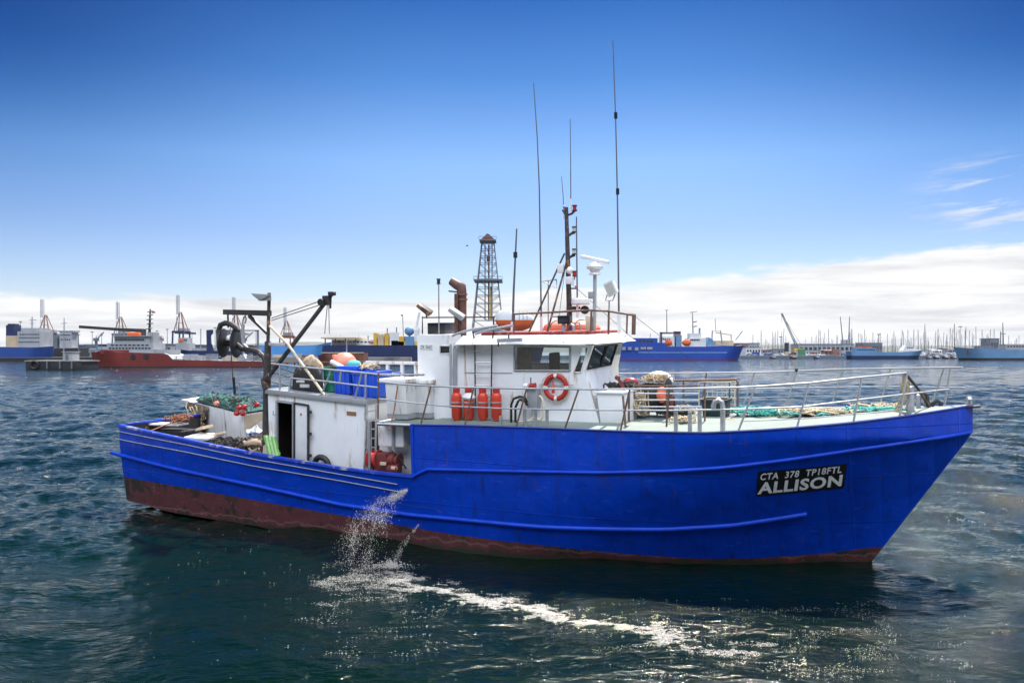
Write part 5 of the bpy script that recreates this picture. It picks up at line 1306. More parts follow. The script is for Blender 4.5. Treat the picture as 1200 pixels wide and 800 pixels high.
    # ropes on the bow
    for k, (x, y, v, rx, ry, h, n, m_, lab) in enumerate(((888, 478, .1, .75, .55, .20, 30, 'rope_teal', 'teal rope coil on the pale foredeck, left of the tan one'), (952, 484, -.3, .95, .45, .14, 26, 'rope_tan', 'tan rope coil spread on the pale foredeck'), (948, 487, -.35, .9, .4, .10, 12, 'rope_teal', 'thin teal line mixed into the tan rope coil'), (940, 488, -.5, .35, .2, .14, 14, 'rope_dark', 'dark rope knot beside the tan coil'), (1022, 483, -.2, .7, .25, .10, 12, 'rope_teal', 'teal line running to the bow bitts'), (1035, 480, .1, .7, .3, .12, 14, 'rope_tan', 'tan line lying beside the bow bitts'))):
        p = P(x, y, v); p.z = zmain(p.x) + .02; b = MB(); rope_pile(b, p, rx, ry, h, n, .022, turn=.6)
        if k == 0: b.tube([p + V((.4, -.1, .03)), p + V((1.0, -.3, .03)), p + V((1.5, -.25, .03))], .025, 5)
        bsingle(b, 'coiled_rope', [m_], p, lab, 'rope', 'ropes on the foredeck', smooth=60)
    p = P(1060, 452, -.6); b = MB()
    for k in range(5): b.tube([P(1060 + random.uniform(-3, 3), 438, -.75), P(1062 + random.uniform(-4, 6), 455, -.6), P(1056 + random.uniform(-6, 6), 470 + 3 * k, -.5), P(1050 - 3 * k, 483, -.4)], .022, 5)
    rope_pile(b, P(1060, 462, -.5), .12, .12, .35, 10, .02)
    bsingle(b, 'made_up_rope', ['rope_tan'], p, 'rope hank hanging from the bow rail at the bitts', 'rope', smooth=60)
foredeck()

def dinghy():
    v = .5; a, e = P(638, 391, v), P(702, 391, v); z0 = ZR + .01; L = e.x - a.x; h = P(660, 376.5, v).z - z0
    org = V(((a.x + e.x) / 2, v, z0)); t = bthing('upturned_dinghy', org, 'orange dinghy lashed upside down on the wheelhouse roof behind the mast foot', 'dinghy')
    b = MB(); rows = []
    for i in range(17):
        f = i / 16; k = (1 - abs(2 * f - 1) ** 2.6) ** .5; rows.append([V((a.x + L * f, v - math.cos(math.pi * j / 10) * .62 * max(.06, k), z0 + .03 + math.sin(math.pi * j / 10) ** .8 * h * max(.12, k ** .7))) for j in range(11)])
    b.grid(rows); M['faded_orange'] = mat('faded_orange', (.72, .20, .11), .55, var=.15, vscale=2, dirt=(.6, .38, .28), damt=.5, dscale=3); b.build('hull', ['faded_orange'], t, origin=org, smooth=60)
    b = MB(); b.tube([V((r_[0].x, r_[0].y, z0 + .05)) for r_ in rows] + [V((r_[-1].x, r_[-1].y, z0 + .05)) for r_ in rows[::-1]], .04, 6, closed=True); b.build('gunwale', ['orange'], t, origin=org)
    for f in (.3, .7):
        r_ = rows[int(16 * f)]; b = MB(); b.tube([p + V((0, 0, .015)) for p in r_], .012, 5); b.build('lashing', ['rope_dark'], t, origin=org)
dinghy()
# ------------------------------------------------------------------ the far side of the harbour
def bgmats():
    A = lambda k, c, r=.6, **b: M.__setitem__(k, mat(k, c, r, **b))
    A('b_red', (.17, .022, .016), var=.2, vscale=.15, dirt=(.12, .03, .02), damt=.4, dscale=.2, streak=True)
    A('b_dark', (.022, .022, .024), var=.3, vscale=.3); A('b_navy', (.010, .022, .085), var=.2, vscale=.2, dirt=(.12, .07, .05), damt=.15, dscale=.12, streak=True)
    A('b_blue', (.010, .060, .36), var=.14, vscale=.15, dirt=(.05, .04, .06), damt=.25, dscale=.2, streak=True); A('b_blue2', (.012, .055, .25), var=.15, vscale=.2)
    A('b_sky', (.08, .30, .66), var=.1, vscale=.15); A('b_pale', (.12, .25, .42), var=.12, vscale=.12, dirt=(.14, .16, .2), damt=.3, dscale=.15, streak=True)
    A('b_white_backlit', (.33, .34, .36), var=.12, vscale=.2, dirt=(.20, .16, .12), damt=.4, dscale=.25, streak=True); A('b_white', (.66, .66, .66), var=.08, vscale=.2, dirt=(.38, .28, .2), damt=.3, dscale=.25, streak=True); A('b_grey', (.30, .31, .33), var=.15, vscale=.2)  # first white darkened to carry the backlit shade of far ships
    A('b_slate', (.13, .15, .18), var=.2, vscale=.2); A('b_glass', (.02, .03, .04), .15, var=.1); A('b_yellow', (.60, .36, .05), var=.2, vscale=.3)
    A('b_orange', (.72, .13, .035), var=.1, vscale=.3); A('b_boot', (.18, .03, .028), var=.2, vscale=.2); A('b_rust', (.17, .06, .04), var=.35, vscale=.25)
    A('b_sand', (.48, .38, .26), var=.15, vscale=.2); A('b_concrete', (.26, .25, .23), .85, var=.2, vscale=.08, dirt=(.08, .075, .07), damt=.4, dscale=.05)
    A('b_green', (.05, .20, .10), var=.2); A('b_brick', (.24, .12, .09), .85, var=.2, vscale=.1); A('b_stripe', (.42, .13, .09), var=.1)
    A('b_hill', (.10, .11, .085), .95, var=.3, vscale=.004); A('b_mast', (.13, .13, .14), .5, var=.2)
bgmats()
def G(px, py, Y): return V(((px - CX) / F * Y, Y, CAMH - (py - HY) / F * Y))
class Far:
    """a thing across the water: pixel widths and heights are turned into metres at its own distance Y"""
    def __init__(s, name, px, Y, label, cat, group=None, z=0.):
        s.Y = Y; s.o = V(((px - CX) / F * Y, Y, z)); s.t = empty(name, Matrix.Translation(s.o), label, cat, group)
    def p(s, px, py, d=0.): q = G(px, py, s.Y); return V((q.x, s.Y + d, q.z))
    def put(s, mb, name, m, parent=None, **k):
        o = mb.build(name, m, parent or s.t, origin=s.o, **k); return o
    def box(s, name, m, x0, x1, y0, y1, d0=0., d1=6., parent=None, bevel=0.):
        a, c = s.p(x0, y1), s.p(x1, y0); b = MB(); b.box((a.x, s.Y + d0, a.z), (c.x, s.Y + d1, c.z)); return s.put(b, name, [m], parent, bevel=bevel)
    def bar(s, name, m, pts, w, parent=None, d=2., n=5):
        b = MB(); b.tube([s.p(x, y, d) for x, y in pts], w, n); return s.put(b, name, [m], parent)
    def windows(s, parent, x0, x1, y0, y1, n, d=-.05, m='b_glass', gap=.35):
        st = (x1 - x0) / n
        for i in range(n): s.box('window', m, x0 + st * (i + gap / 2), x0 + st * (i + 1 - gap / 2), y0, y1, d - .12, d + .02, parent)
    def hull(s, top, beam, bow, rb, rs, m, boot=1.2, bt='b_boot', name='hull', flare=.25, ent=.28, stern=.85):
        """top: sheer line; bow -1 left or +1 right; rb/rs rake in pixels at bow and stern"""
        x0, x1 = top[0][0], top[-1][0]; yw = HY + F * CAMH / s.Y
        rl, rr = (rb, rs) if bow < 0 else (rs, rb)
        Z = lambda y: CAMH - (y - HY) / F * s.Y
        bz = boot * s.Y / F
        b = MB(); n = 40; rows = {}
        for side in (-1, 1):
            g = []
            for i in range(n + 1):
                q = i / n; col = []
                zt = Z(interp(x0 + (x1 - x0) * q, top))
                for z in (-.6, bz, bz, bz + (zt - bz) * .33, bz + (zt - bz) * .66, zt):
                    f = max(0, z) / max(.1, zt); px = (x0 + rl * (1 - f)) + q * ((x1 - rr * (1 - f)) - (x0 + rl * (1 - f)))
                    e = q if bow < 0 else 1 - q
                    k = min(1, e / (ent * (1.15 - flare * f))); w = (1 - (1 - k) ** 1.9); tail = 1 - (1 - stern) * max(0, (e - .75) / .25) ** 2
                    col.append(V(((px - CX) / F * s.Y, s.Y + beam / 2 + side * beam / 2 * max(.01, w) * tail, z)))
                g.append(col)
            rows[side] = g
            k = 6; vs = [p for c in g for p in c]; o = len(b.v); b.v += vs
            for i in range(n):
                for j in (0, 2, 3, 4):
                    b.f.append(tuple(o + t_ for t_ in (i * k + j, (i + 1) * k + j, (i + 1) * k + j + 1, i * k + j + 1))); b.mi.append(0 if j == 0 else 1)
        for i in range(n): b.add([rows[-1][i][5], rows[-1][i + 1][5], rows[1][i + 1][5], rows[1][i][5]], [(0, 1, 2, 3)], 2)
        for i in (0, n):
            for j in (0, 2, 3, 4): b.add([rows[-1][i][j], rows[1][i][j], rows[1][i][j + 1], rows[-1][i][j + 1]], [(0, 1, 2, 3)], 0 if j == 0 else 1)
        return s.put(b, name, [bt, m, 'b_grey'], smooth=40)

def land():
    b = MB(); b.box((-1500, 640, -3), (1500, 3600, 2.4)); o = b.build('quay', ['b_slate'], None); tag(o, kind='structure')
    b = MB(); x0, x1 = G(-120, 0, 470).x, G(53, 0, 470).x; b.box((x0, 470, -3), (x1, 640.5, 2.0)); o = b.build('quay', ['b_dark'], None); tag(o, kind='structure')
    # hills far inland
    b = MB(); Y = 9000; rows = []
    prof = [(-400, 403), (-100, 405), (0, 406), (60, 404), (120, 405), (190, 404), (240, 402), (290, 400), (330, 398), (380, 400), (430, 402), (520, 402), (640, 406), (760, 405), (880, 402), (1000, 403), (1100, 404), (1200, 404), (1500, 402)]
    for d, f in ((0, 0.), (250, .35), (700, .75), (1300, 1.), (2400, .5)):
        rows.append([V(((px - CX) / F * Y, Y + d, max(-2, (CAMH + (HY - interp(px, prof)) / F * Y) * f * (1 + .10 * mnoise.noise(V((px * .02, d * .01, 3.3))))))) for px in range(-400, 1501, 12)])
    b.grid(rows); o = b.build('hills', ['b_hill'], None, smooth=80); tag(o, kind='structure')
land()

def gantry_crane(px, ytop, Y, lab, legs):
    t = Far('container_crane', px, Y, lab, 'crane', 'gantry cranes of the container terminal', z=2.4)
    yb = HY + F * (CAMH - 2.4) / Y
    h = 14
    for dx in (-7, 7):
        for d in (0, 22):
            b = MB(); b.beam(t.p(px + dx, yb, d), t.p(px + dx * .85, ytop + (yb - ytop) * .62, d), 1.6, 1.8, (0, 1, 0)); t.put(b, 'leg', [legs])
    yg = ytop + (yb - ytop) * .62
    b = MB(); b.beam(t.p(px - 7, yg, 0), t.p(px + 7, yg, 0), 1.8, 2.4); b.beam(t.p(px - 7, yg, 22), t.p(px + 7, yg, 22), 1.8, 2.4); b.beam(t.p(px - 3, yg + 1, 0), t.p(px - 3, yg + 1, 50), 2.2, 2.6); b.beam(t.p(px + 3, yg + 1, 0), t.p(px + 3, yg + 1, 50), 2.2, 2.6); t.put(b, 'portal_beam', [legs])
    b = MB()
    ya = ytop + (yg - ytop) * .45
    for dx in (-6.5, 6.5):
        b.beam(t.p(px + dx, yg, 4), t.p(px + dx * .14, ya, 8), 1.0, 1.0, (0, 1, 0)); b.beam(t.p(px + dx, yg, 18), t.p(px + dx * .14, ya, 9), .8, .8, (0, 1, 0))
        b.beam(t.p(px + dx * .45, yg, 10), t.p(px + dx * .1, ya, 8), .7, .7, (0, 1, 0))
    ym = yg + (ya - yg) * .45; b.beam(t.p(px - 4, ym, 8), t.p(px + 4, ym, 8), .6, .6)
    t.put(b, 'apex_frame', ['b_brick'])
    b = MB()
    w = 1.15
    for dx in (-w, w):
        for d in (-2, 2): b.beam(t.p(px + dx, ya + 3, d), t.p(px + dx, ytop, d), .55, .55, (0, 1, 0))
    n = 9
    for i in range(n + 1):
        y = ya + 3 + (ytop - ya - 3) * i / n
        b.beam(t.p(px - w, y, -2), t.p(px + w, y, -2), .5, .5)
        if i < n: y2 = ya + 3 + (ytop - ya - 3) * (i + 1) / n; b.beam(t.p(px - w, y, -2), t.p(px + w, y2, -2), .4, .4, (0, 1, 0)); b.beam(t.p(px + w, y, 2), t.p(px - w, y2, 2), .4, .4, (0, 1, 0))
    t.put(b, 'raised_boom', ['b_grey'])
    b = MB(); b.beam(t.p(px - 1.5, ya + 5, 0), t.p(px - 1.5, yg, 0), .5, .5, (0, 1, 0)); b.beam(t.p(px + 1.5, ya + 5, 0), t.p(px + 1.5, yg, 0), .5, .5, (0, 1, 0)); t.put(b, 'boom_foot', ['b_slate'])
    t.box('machinery_house', 'b_grey', px - 4, px + 4, yg - 4.5, yg - 1.2, 14, 30)
for a in ((49.5, 351, 1150, 'container crane with raised boom behind the far left blue ship', 'b_slate'), (138, 354, 1150, 'container crane with raised boom above the bow of the red ship', 'b_slate'), (208.5, 346, 1080, 'tallest container crane, on blue legs right of the red ship mast', 'b_navy'),
          (274, 348.5, 1120, 'container crane seen behind the gantry arm and net hauler', 'b_slate'), (334, 360.5, 1300, 'small far container crane between the gantry post and the boom', 'b_rust')): gantry_crane(*a)

def red_ship():
    t = Far('supply_ship', 200, 294, 'red supply ship with white bridge front and low aft deck along the left quay', 'ship')
    t.hull([(94, 412.5), (130, 411), (140, 412.5), (196, 414), (201, 421), (260, 422.5), (311, 423.5)], 15, -1, 4, 0, 'b_red', .8, 'b_dark', ent=.2)
    t.box('bulwark_top', 'b_red', 116, 148, 410, 414.5, 1, 13)
    h = t.box('deckhouse', 'b_white_backlit', 122, 176, 402, 414.5, 2.0, 13)
    t.windows(h, 124, 174, 407, 408.8, 13, 2.0); t.windows(h, 126, 172, 403.5, 405, 9, 2.0)
    br = t.box('bridge', 'b_white_backlit', 130, 172, 394, 402, 2.4, 12.5); t.windows(br, 131, 166, 396.6, 399, 12, 2.4, gap=.2)
    t.box('bridge_roof', 'b_grey', 128.5, 173, 393, 394.1, 1.8, 13)
    t.box('funnel', 'b_grey', 168, 175.5, 389, 402, 3, 8)
    t.box('rescue_boat', 'b_orange', 144, 157, 389, 393, 3, 6, bevel=.3)
    m = t.bar('mast', 'b_dark', [(166.5, 393), (167.5, 361)], [.55, .25], d=6)
    for y, w in ((385, 6), (379, 5), (374, 4.5), (369, 4), (364.5, 3)):
        t.bar('yard', 'b_dark', [(167 - w * random.uniform(.5, 1), y), (167 + w * random.uniform(.4, .8), y - .8)], .16, m, d=6); t.box('mast_platform', 'b_grey', 168, 170.2, y - 1.6, y - .6, 5, 6.5, m)
    t.box('radar_dome', 'b_stripe', 170.5, 172.5, 363.5, 366, 5, 6.5, m)
    b = MB(); b.beam(t.p(79.5, 382, 8), t.p(156, 387.3, 8), 1.0, 1.0); t.put(b, 'crane_jib', ['b_dark']); t.box('crane_house', 'b_dark', 150, 157, 384.5, 393, 6, 10)
    b = MB(); b.beam(t.p(154, 386, 8), t.p(156, 394, 8), .8, .8, (0, 1, 0)); b.tube([t.p(157, 385, 8), t.p(118, 383.5, 8)], .15, 5); t.put(b, 'crane_stay', ['b_dark'])
    for x, w in ((105, 8), (180, 6), (188, 5)): t.bar('crash_rail', 'b_white_backlit', [(x - w / 2, 413), (x - w / 2, 409), (x + w / 2, 409), (x + w / 2, 413)], .15)
    t.box('after_house', 'b_white_backlit', 176, 196, 409.5, 414.5, 3, 12); t.box('cargo_rail', 'b_white_backlit', 203, 300, 417.3, 418.1, .4, .8); t.box('cargo_rail', 'b_white_backlit', 203, 306, 420, 420.8, .2, .6)
    for x in range(206, 304, 8): t.bar('rail_post', 'b_grey', [(x, 423), (x, 417)], .18, d=.4)
    for k, (x, w, y, m_) in enumerate(((210, 9, 415, 'b_grey'), (222, 8, 416.5, 'b_white_backlit'), (236, 7, 414.5, 'b_slate'), (256, 12, 416.5, 'b_sand'), (275, 10, 415.5, 'b_grey'), (292, 10, 417, 'b_slate'))): t.box('deck_cargo', m_, x, x + w, y, 422.6, 4, 11)
    for x in (156, 171): 
        b = MB(); b.lathe(t.p(x, 417.8, 0) , (0, 1, 0), [(.0, -.25), (.9, -.25), (.9, .4), (0, .4)], 14); t.put(b, 'hull_fender', ['b_dark'])
red_ship()

def left_group():
    t = Far('mooring_pontoon', 63, 252, 'dark low pontoon in front of the red ship bow', 'pontoon')
    b = MB(); b.box((t.p(30, 0).x, 252, -1), (t.p(96, 0).x, 262, CAMH - (423.3 - HY) / F * 252)); t.put(b, 'deck_body', ['b_dark'], bevel=.15)
    t.box('coping', 'b_concrete', 29, 97, 422.2, 423.5, -.2, 10.3)
    b = MB(); c = t.p(41, 427.5, -.35); b.tube([c + V((1.1 * math.cos(k), 0, 1.1 * math.sin(k))) for k in np.linspace(0, 6.28, 20)[:-1]], .3, 6, closed=True); t.put(b, 'fender', ['b_dark'])
    for x in (55, 70, 84): t.box('fender_pile', 'b_slate', x, x + 1.6, 423.5, 432, -.5, .1)
    h = Far('quay_hut', 77.5, 254, 'small white hut standing on the dark pontoon', 'hut', z=2.4)
    h.box('wall', 'b_white_backlit', 71.5, 83, 412.5, 422.4, 1, 5); h.box('roof', 'b_grey', 70.8, 83.6, 411.6, 412.6, .6, 5.4); h.box('door', 'b_slate', 75, 78, 415, 422.2, .85, 1.1)
    p = Far('lamp_post', 73.5, 253, 'thin pole rising from the dark pontoon by the hut', 'pole', z=2.4); p.bar('pole', 'b_white_backlit', [(73.5, 422.3), (73.5, 391)], .14, d=.6); p.box('pole_head', 'b_grey', 73, 74.6, 390, 391.4, .3, .9)
    # blue hulled ship far left, behind the dark quay
    s = Far('cargo_ship', 20, 500, 'blue cargo ship cut off by the left edge with white accommodation block', 'ship')
    s.hull([(-60, 406.5), (10, 406.5), (40, 407), (52, 405.5)], 20, 1, 2, 0, 'b_blue2', 1.0, ent=.15)
    a = s.box('accommodation', 'b_white_backlit', 17, 44, 388, 407, 3, 17); s.windows(a, 19, 43, 391, 392.3, 8, 3); s.windows(a, 19, 43, 395, 396.3, 9, 3); s.windows(a, 18, 43, 400, 401.3, 9, 3); s.box('bridge', 'b_white_backlit', 20, 42, 384, 388, 4, 16)
    f = s.box('funnel', 'b_navy', 1, 11, 380.5, 398, 5, 12); s.box('funnel_base', 'b_sand', 1, 11.5, 393, 406.8, 4.8, 13); s.box('funnel_cap', 'b_dark', 2, 10, 378.8, 380.6, 6, 11)
    m = s.bar('mast', 'b_grey', [(28.5, 384), (28.5, 370.5)], [.5, .3], d=8); s.bar('yard', 'b_grey', [(25.5, 374.5), (33.5, 374)], .25, m, d=8); s.bar('yard', 'b_grey', [(26.5, 378.5), (31, 378)], .25, m, d=8)
    # second white tower and dark block
    w = Far('coaster', 72, 560, 'white bridge tower of a second ship behind the pontoon hut', 'ship')
    w.hull([(50, 410), (66, 408), (92, 407.5)], 16, -1, 2, 0, 'b_dark', .8, 'b_dark')
    a = w.box('bridge_tower', 'b_white_backlit', 67, 81, 388.5, 408.5, 3, 12); w.windows(a, 68, 80, 391.5, 393, 6, 3); w.windows(a, 68, 80, 397, 398.3, 5, 3); w.box('wing', 'b_white_backlit', 65, 83, 387, 389, 3, 12)
    m = w.bar('mast', 'b_grey', [(69.5, 387), (69.5, 372)], [.5, .25], d=6); w.bar('yard', 'b_grey', [(66, 378.5), (73, 378)], .25, m, d=6)
    w.box('hatch_crane', 'b_slate', 56, 63, 393, 410, 4, 9)
left_group()

def containers():
    cols = ['b_navy', 'b_rust', 'b_slate', 'b_blue2', 'b_brick', 'b_grey', 'b_green', 'b_white']
    k = 0
    def cont(x, y0, w, h, Y, m, where):
        t = Far('shipping_container', x + w / 2, Y, f'{where}', 'container', 'containers stacked on the terminal', z=CAMH - (y0 - HY) / F * Y)
        b = MB(); a, c = t.p(x, y0), t.p(x + w, y0 - h); n = 14
        b.box((a.x, Y, a.z), (c.x, Y + 5, c.z)); t.put(b, 'container_body', [m])
        b = MB()
        for i in range(n): xx = a.x + (c.x - a.x) * (i + .5) / n; b.box((xx - .12, Y - .12, a.z + .15), (xx + .12, Y + .01, c.z - .15))
        o = t.put(b, 'corrugation', [m]); o['kind'] = 'stuff'
    names = {'b_navy': 'navy', 'b_rust': 'rust red', 'b_slate': 'slate grey', 'b_blue2': 'blue', 'b_brick': 'brick red', 'b_grey': 'grey', 'b_green': 'green', 'b_white': 'white'}
    yq = lambda Y: HY + F * (CAMH - 2.4) / Y
    def stack(x0, x1, ytop, Y, where):
        w = 13.0 / Y * F; h = 2.75 / Y * F; n = int((x1 - x0) / w)
        rows = max(1, int((yq(Y) - ytop) / h))
        for i in range(n):
            r_ = max(1, rows - random.choice((0, 0, 1)))
            for j in range(r_):
                m_ = random.choice(cols[:6]); lev = ['lowest', 'second', 'third', 'fourth', 'fifth', 'sixth', 'seventh', 'eighth'][j]
                cont(x0 + i * w, yq(Y) - j * h, w * .97, h * .97, Y, m_, f'{names[m_]} container, {lev} level, pile {["one","two","three","four","five","six","seven","eight"][i]} from the left, {where}')
    stack(84, 128, 401, 900, 'behind the red ship bow')
    stack(298, 322, 404, 900, 'left of the gantry post')
    stack(344, 360, 398.5, 760, 'behind the derrick boom foot'); stack(362, 381, 400.5, 800, 'beside the dark blue ship')
containers()
def dock_clutter():
    # yard lamps, bollards and jib cranes among the ships on the left
    for k, (x, y, Y) in enumerate(((92, 392, 480), (108, 389, 640), (119, 393, 660), (184, 388, 660), (196, 386, 640), (225, 391, 660), (252, 384, 650), (300, 388, 650), (24, 377, 640))):
        t = Far('yard_light', x, Y, f'thin yard light mast, number {k + 1} from the left by height of pole'.replace('number %d from the left by height of pole' % (k + 1), ['beside the pontoon hut', 'above the container row', 'near the red ship bow', 'right of the red ship mast', 'left of the tallest crane', 'behind the orange funnel mark', 'right of the dark blue frame', 'left of the gantry post', 'behind the far left ship'][k]), 'light mast', 'yard light masts on the left quay', z=2.4)
        yb = HY + F * (CAMH - 2.4) / Y; t.bar('pole', 'b_slate', [(x, yb), (x, y)], [.35, .18], d=0); t.box('lamp_head', 'b_slate', x - 1.3, x + 1.3, y - .6, y + .3, -.8, .8)
    for k, (x, tip, m_, lab) in enumerate(((112, (121, 389), 'b_slate', 'dark jib crane behind the red ship bow'), (188, (179, 391), 'b_brick', 'brick red jib crane right of the red ship bridge'), (286, (296, 389), 'b_slate', 'dark jib crane left of the gantry post'))):
        t = Far('jib_crane', x, 645, lab, 'crane', 'jib cranes on the left quay', z=2.4); yb = HY + F * (CAMH - 2.4) / 645
        t.box('tower', m_, x - 1, x + 1, 399, yb, 0, 2); t.box('cab', m_, x - 2.2, x + 2.2, 396, 399.5, -1, 3); b = MB(); b.beam(t.p(x, 398, 1), t.p(*tip, 1), .7, .8, (0, 1, 0)); t.put(b, 'jib', [m_]); t.bar('stay', m_, [(x, 394), tip], .12, d=1); t.bar('king_post', m_, [(x, 397), (x, 393.5)], .3, d=1)
    for k, (x0, x1, y, m_, lab) in enumerate(((84, 100, 405, 'b_slate', 'long dark transit shed left of the red ship bow'), (176, 200, 403.5, 'b_grey', 'grey transit shed behind the red ship stern house'), (216, 238, 404.5, 'b_slate', 'dark transit shed behind the white research ship'), (254, 296, 405, 'b_brick', 'brick transit shed seen through the dark blue frame'))):
        t = Far('transit_shed', (x0 + x1) / 2, 650, lab, 'shed', z=2.4); yb = HY + F * (CAMH - 2.4) / 650; w = t.box('wall', m_, x0, x1, y, yb, 0, 20); t.box('roof', 'b_slate', x0 - .5, x1 + .5, y - .9, y, -.6, 21)
        n = int((x1 - x0) / 4)
        for i in range(n): t.box('loading_door', 'b_dark', x0 + 4 * i + 1, x0 + 4 * i + 3, y + 3.5, yb - .1, -.15, .05, w)
dock_clutter()

def middle_group():
    # pale structure and blue A-frame seen through the hauler
    t = Far('research_ship', 225, 420, 'white ship with red funnel mark and dark blue stern frame behind the red ship', 'ship')
    t.hull([(198, 408), (220, 410.5), (300, 411.5)], 14, -1, 3, 0, 'b_navy', .8, 'b_dark')
    t.box('deckhouse', 'b_white_backlit', 203, 219, 402, 411, 3, 11); a = t.box('upper_house', 'b_white_backlit', 205, 216, 395.5, 402, 4, 10); t.box('funnel_mark', 'b_orange', 206, 211, 397, 400.5, 3.8, 4.1, a); t.windows(a, 211.5, 215.5, 397.5, 399, 3, 4)
    b = MB(); b.prism([t.p(240, 386.5, 2), t.p(247, 386, 2), t.p(247, 390, 2), t.p(244.5, 393, 2), t.p(245, 402, 2), t.p(249, 413, 2), t.p(240.5, 413, 2)], (0, 1.6, 0)); t.put(b, 'stern_frame', ['b_navy'])
    t.box('winch_house', 'b_grey', 249, 266, 386, 408, 5, 9); t.box('frame_beam', 'b_slate', 262, 300, 386.3, 387.5, 4, 5); t.box('frame_leg', 'b_slate', 298.2, 300, 386.3, 411, 4, 5); t.bar('light_pole', 'b_grey', [(233.5, 409), (233.5, 385)], .25)
    t.box('long_deck', 'b_grey', 222, 300, 408, 411.6, 3, 10)
    # light blue ship
    s = Far('tanker', 350, 560, 'light blue ship lying between the gantry post and the dark blue ship', 'ship')
    s.hull([(302, 404), (340, 405), (372, 404), (385, 400.5)], 18, 1, 5, 0, 'b_sky', .8, 'b_sky', ent=.2); s.box('cover', 'b_white_backlit', 316, 334, 401.5, 405, 5, 12)
    for x in (329, 331): s.box('hull_mark', 'b_white_backlit', x, x + 1.4, 407.5, 410.5, .2, .6)
    # cluttered jetty and rusty barge in front
    j = Far('timber_jetty', 360, 330, 'low cluttered jetty behind the derrick boom foot', 'jetty')
    b = MB(); b.box((j.p(305, 0).x, 330, 1.4), (j.p(480, 0).x, 338, CAMH - (418.5 - HY) / F * 330)); j.put(b, 'deck', ['b_concrete'])
    for x in range(308, 480, 9): j.box('pile', 'b_dark', x, x + 1.5, 418.6, 430, .4, 1.0)
    for x, w, y, m_ in ((318, 12, 415.5, 'b_sand'), (332, 7, 416, 'b_white_backlit'), (341, 9, 414.5, 'b_grey'), (352, 6, 416, 'b_rust')): j.box('deck_store', m_, x, x + w, y, 418.7, 2, 6)
    g = Far('rusty_barge', 400, 290, 'rusty brown barge with a cream rail in front of the dark blue ship', 'barge')
    g.hull([(368, 416.5), (378, 415.2), (400, 414), (426, 413.5)], 10, -1, 5, 0, 'b_rust', .6, 'b_dark'); g.box('cream_rail', 'b_sand', 376, 426, 412.6, 413.8, .3, .9); g.bar('pole', 'b_grey', [(405, 414), (404.6, 398)], .2)
middle_group()

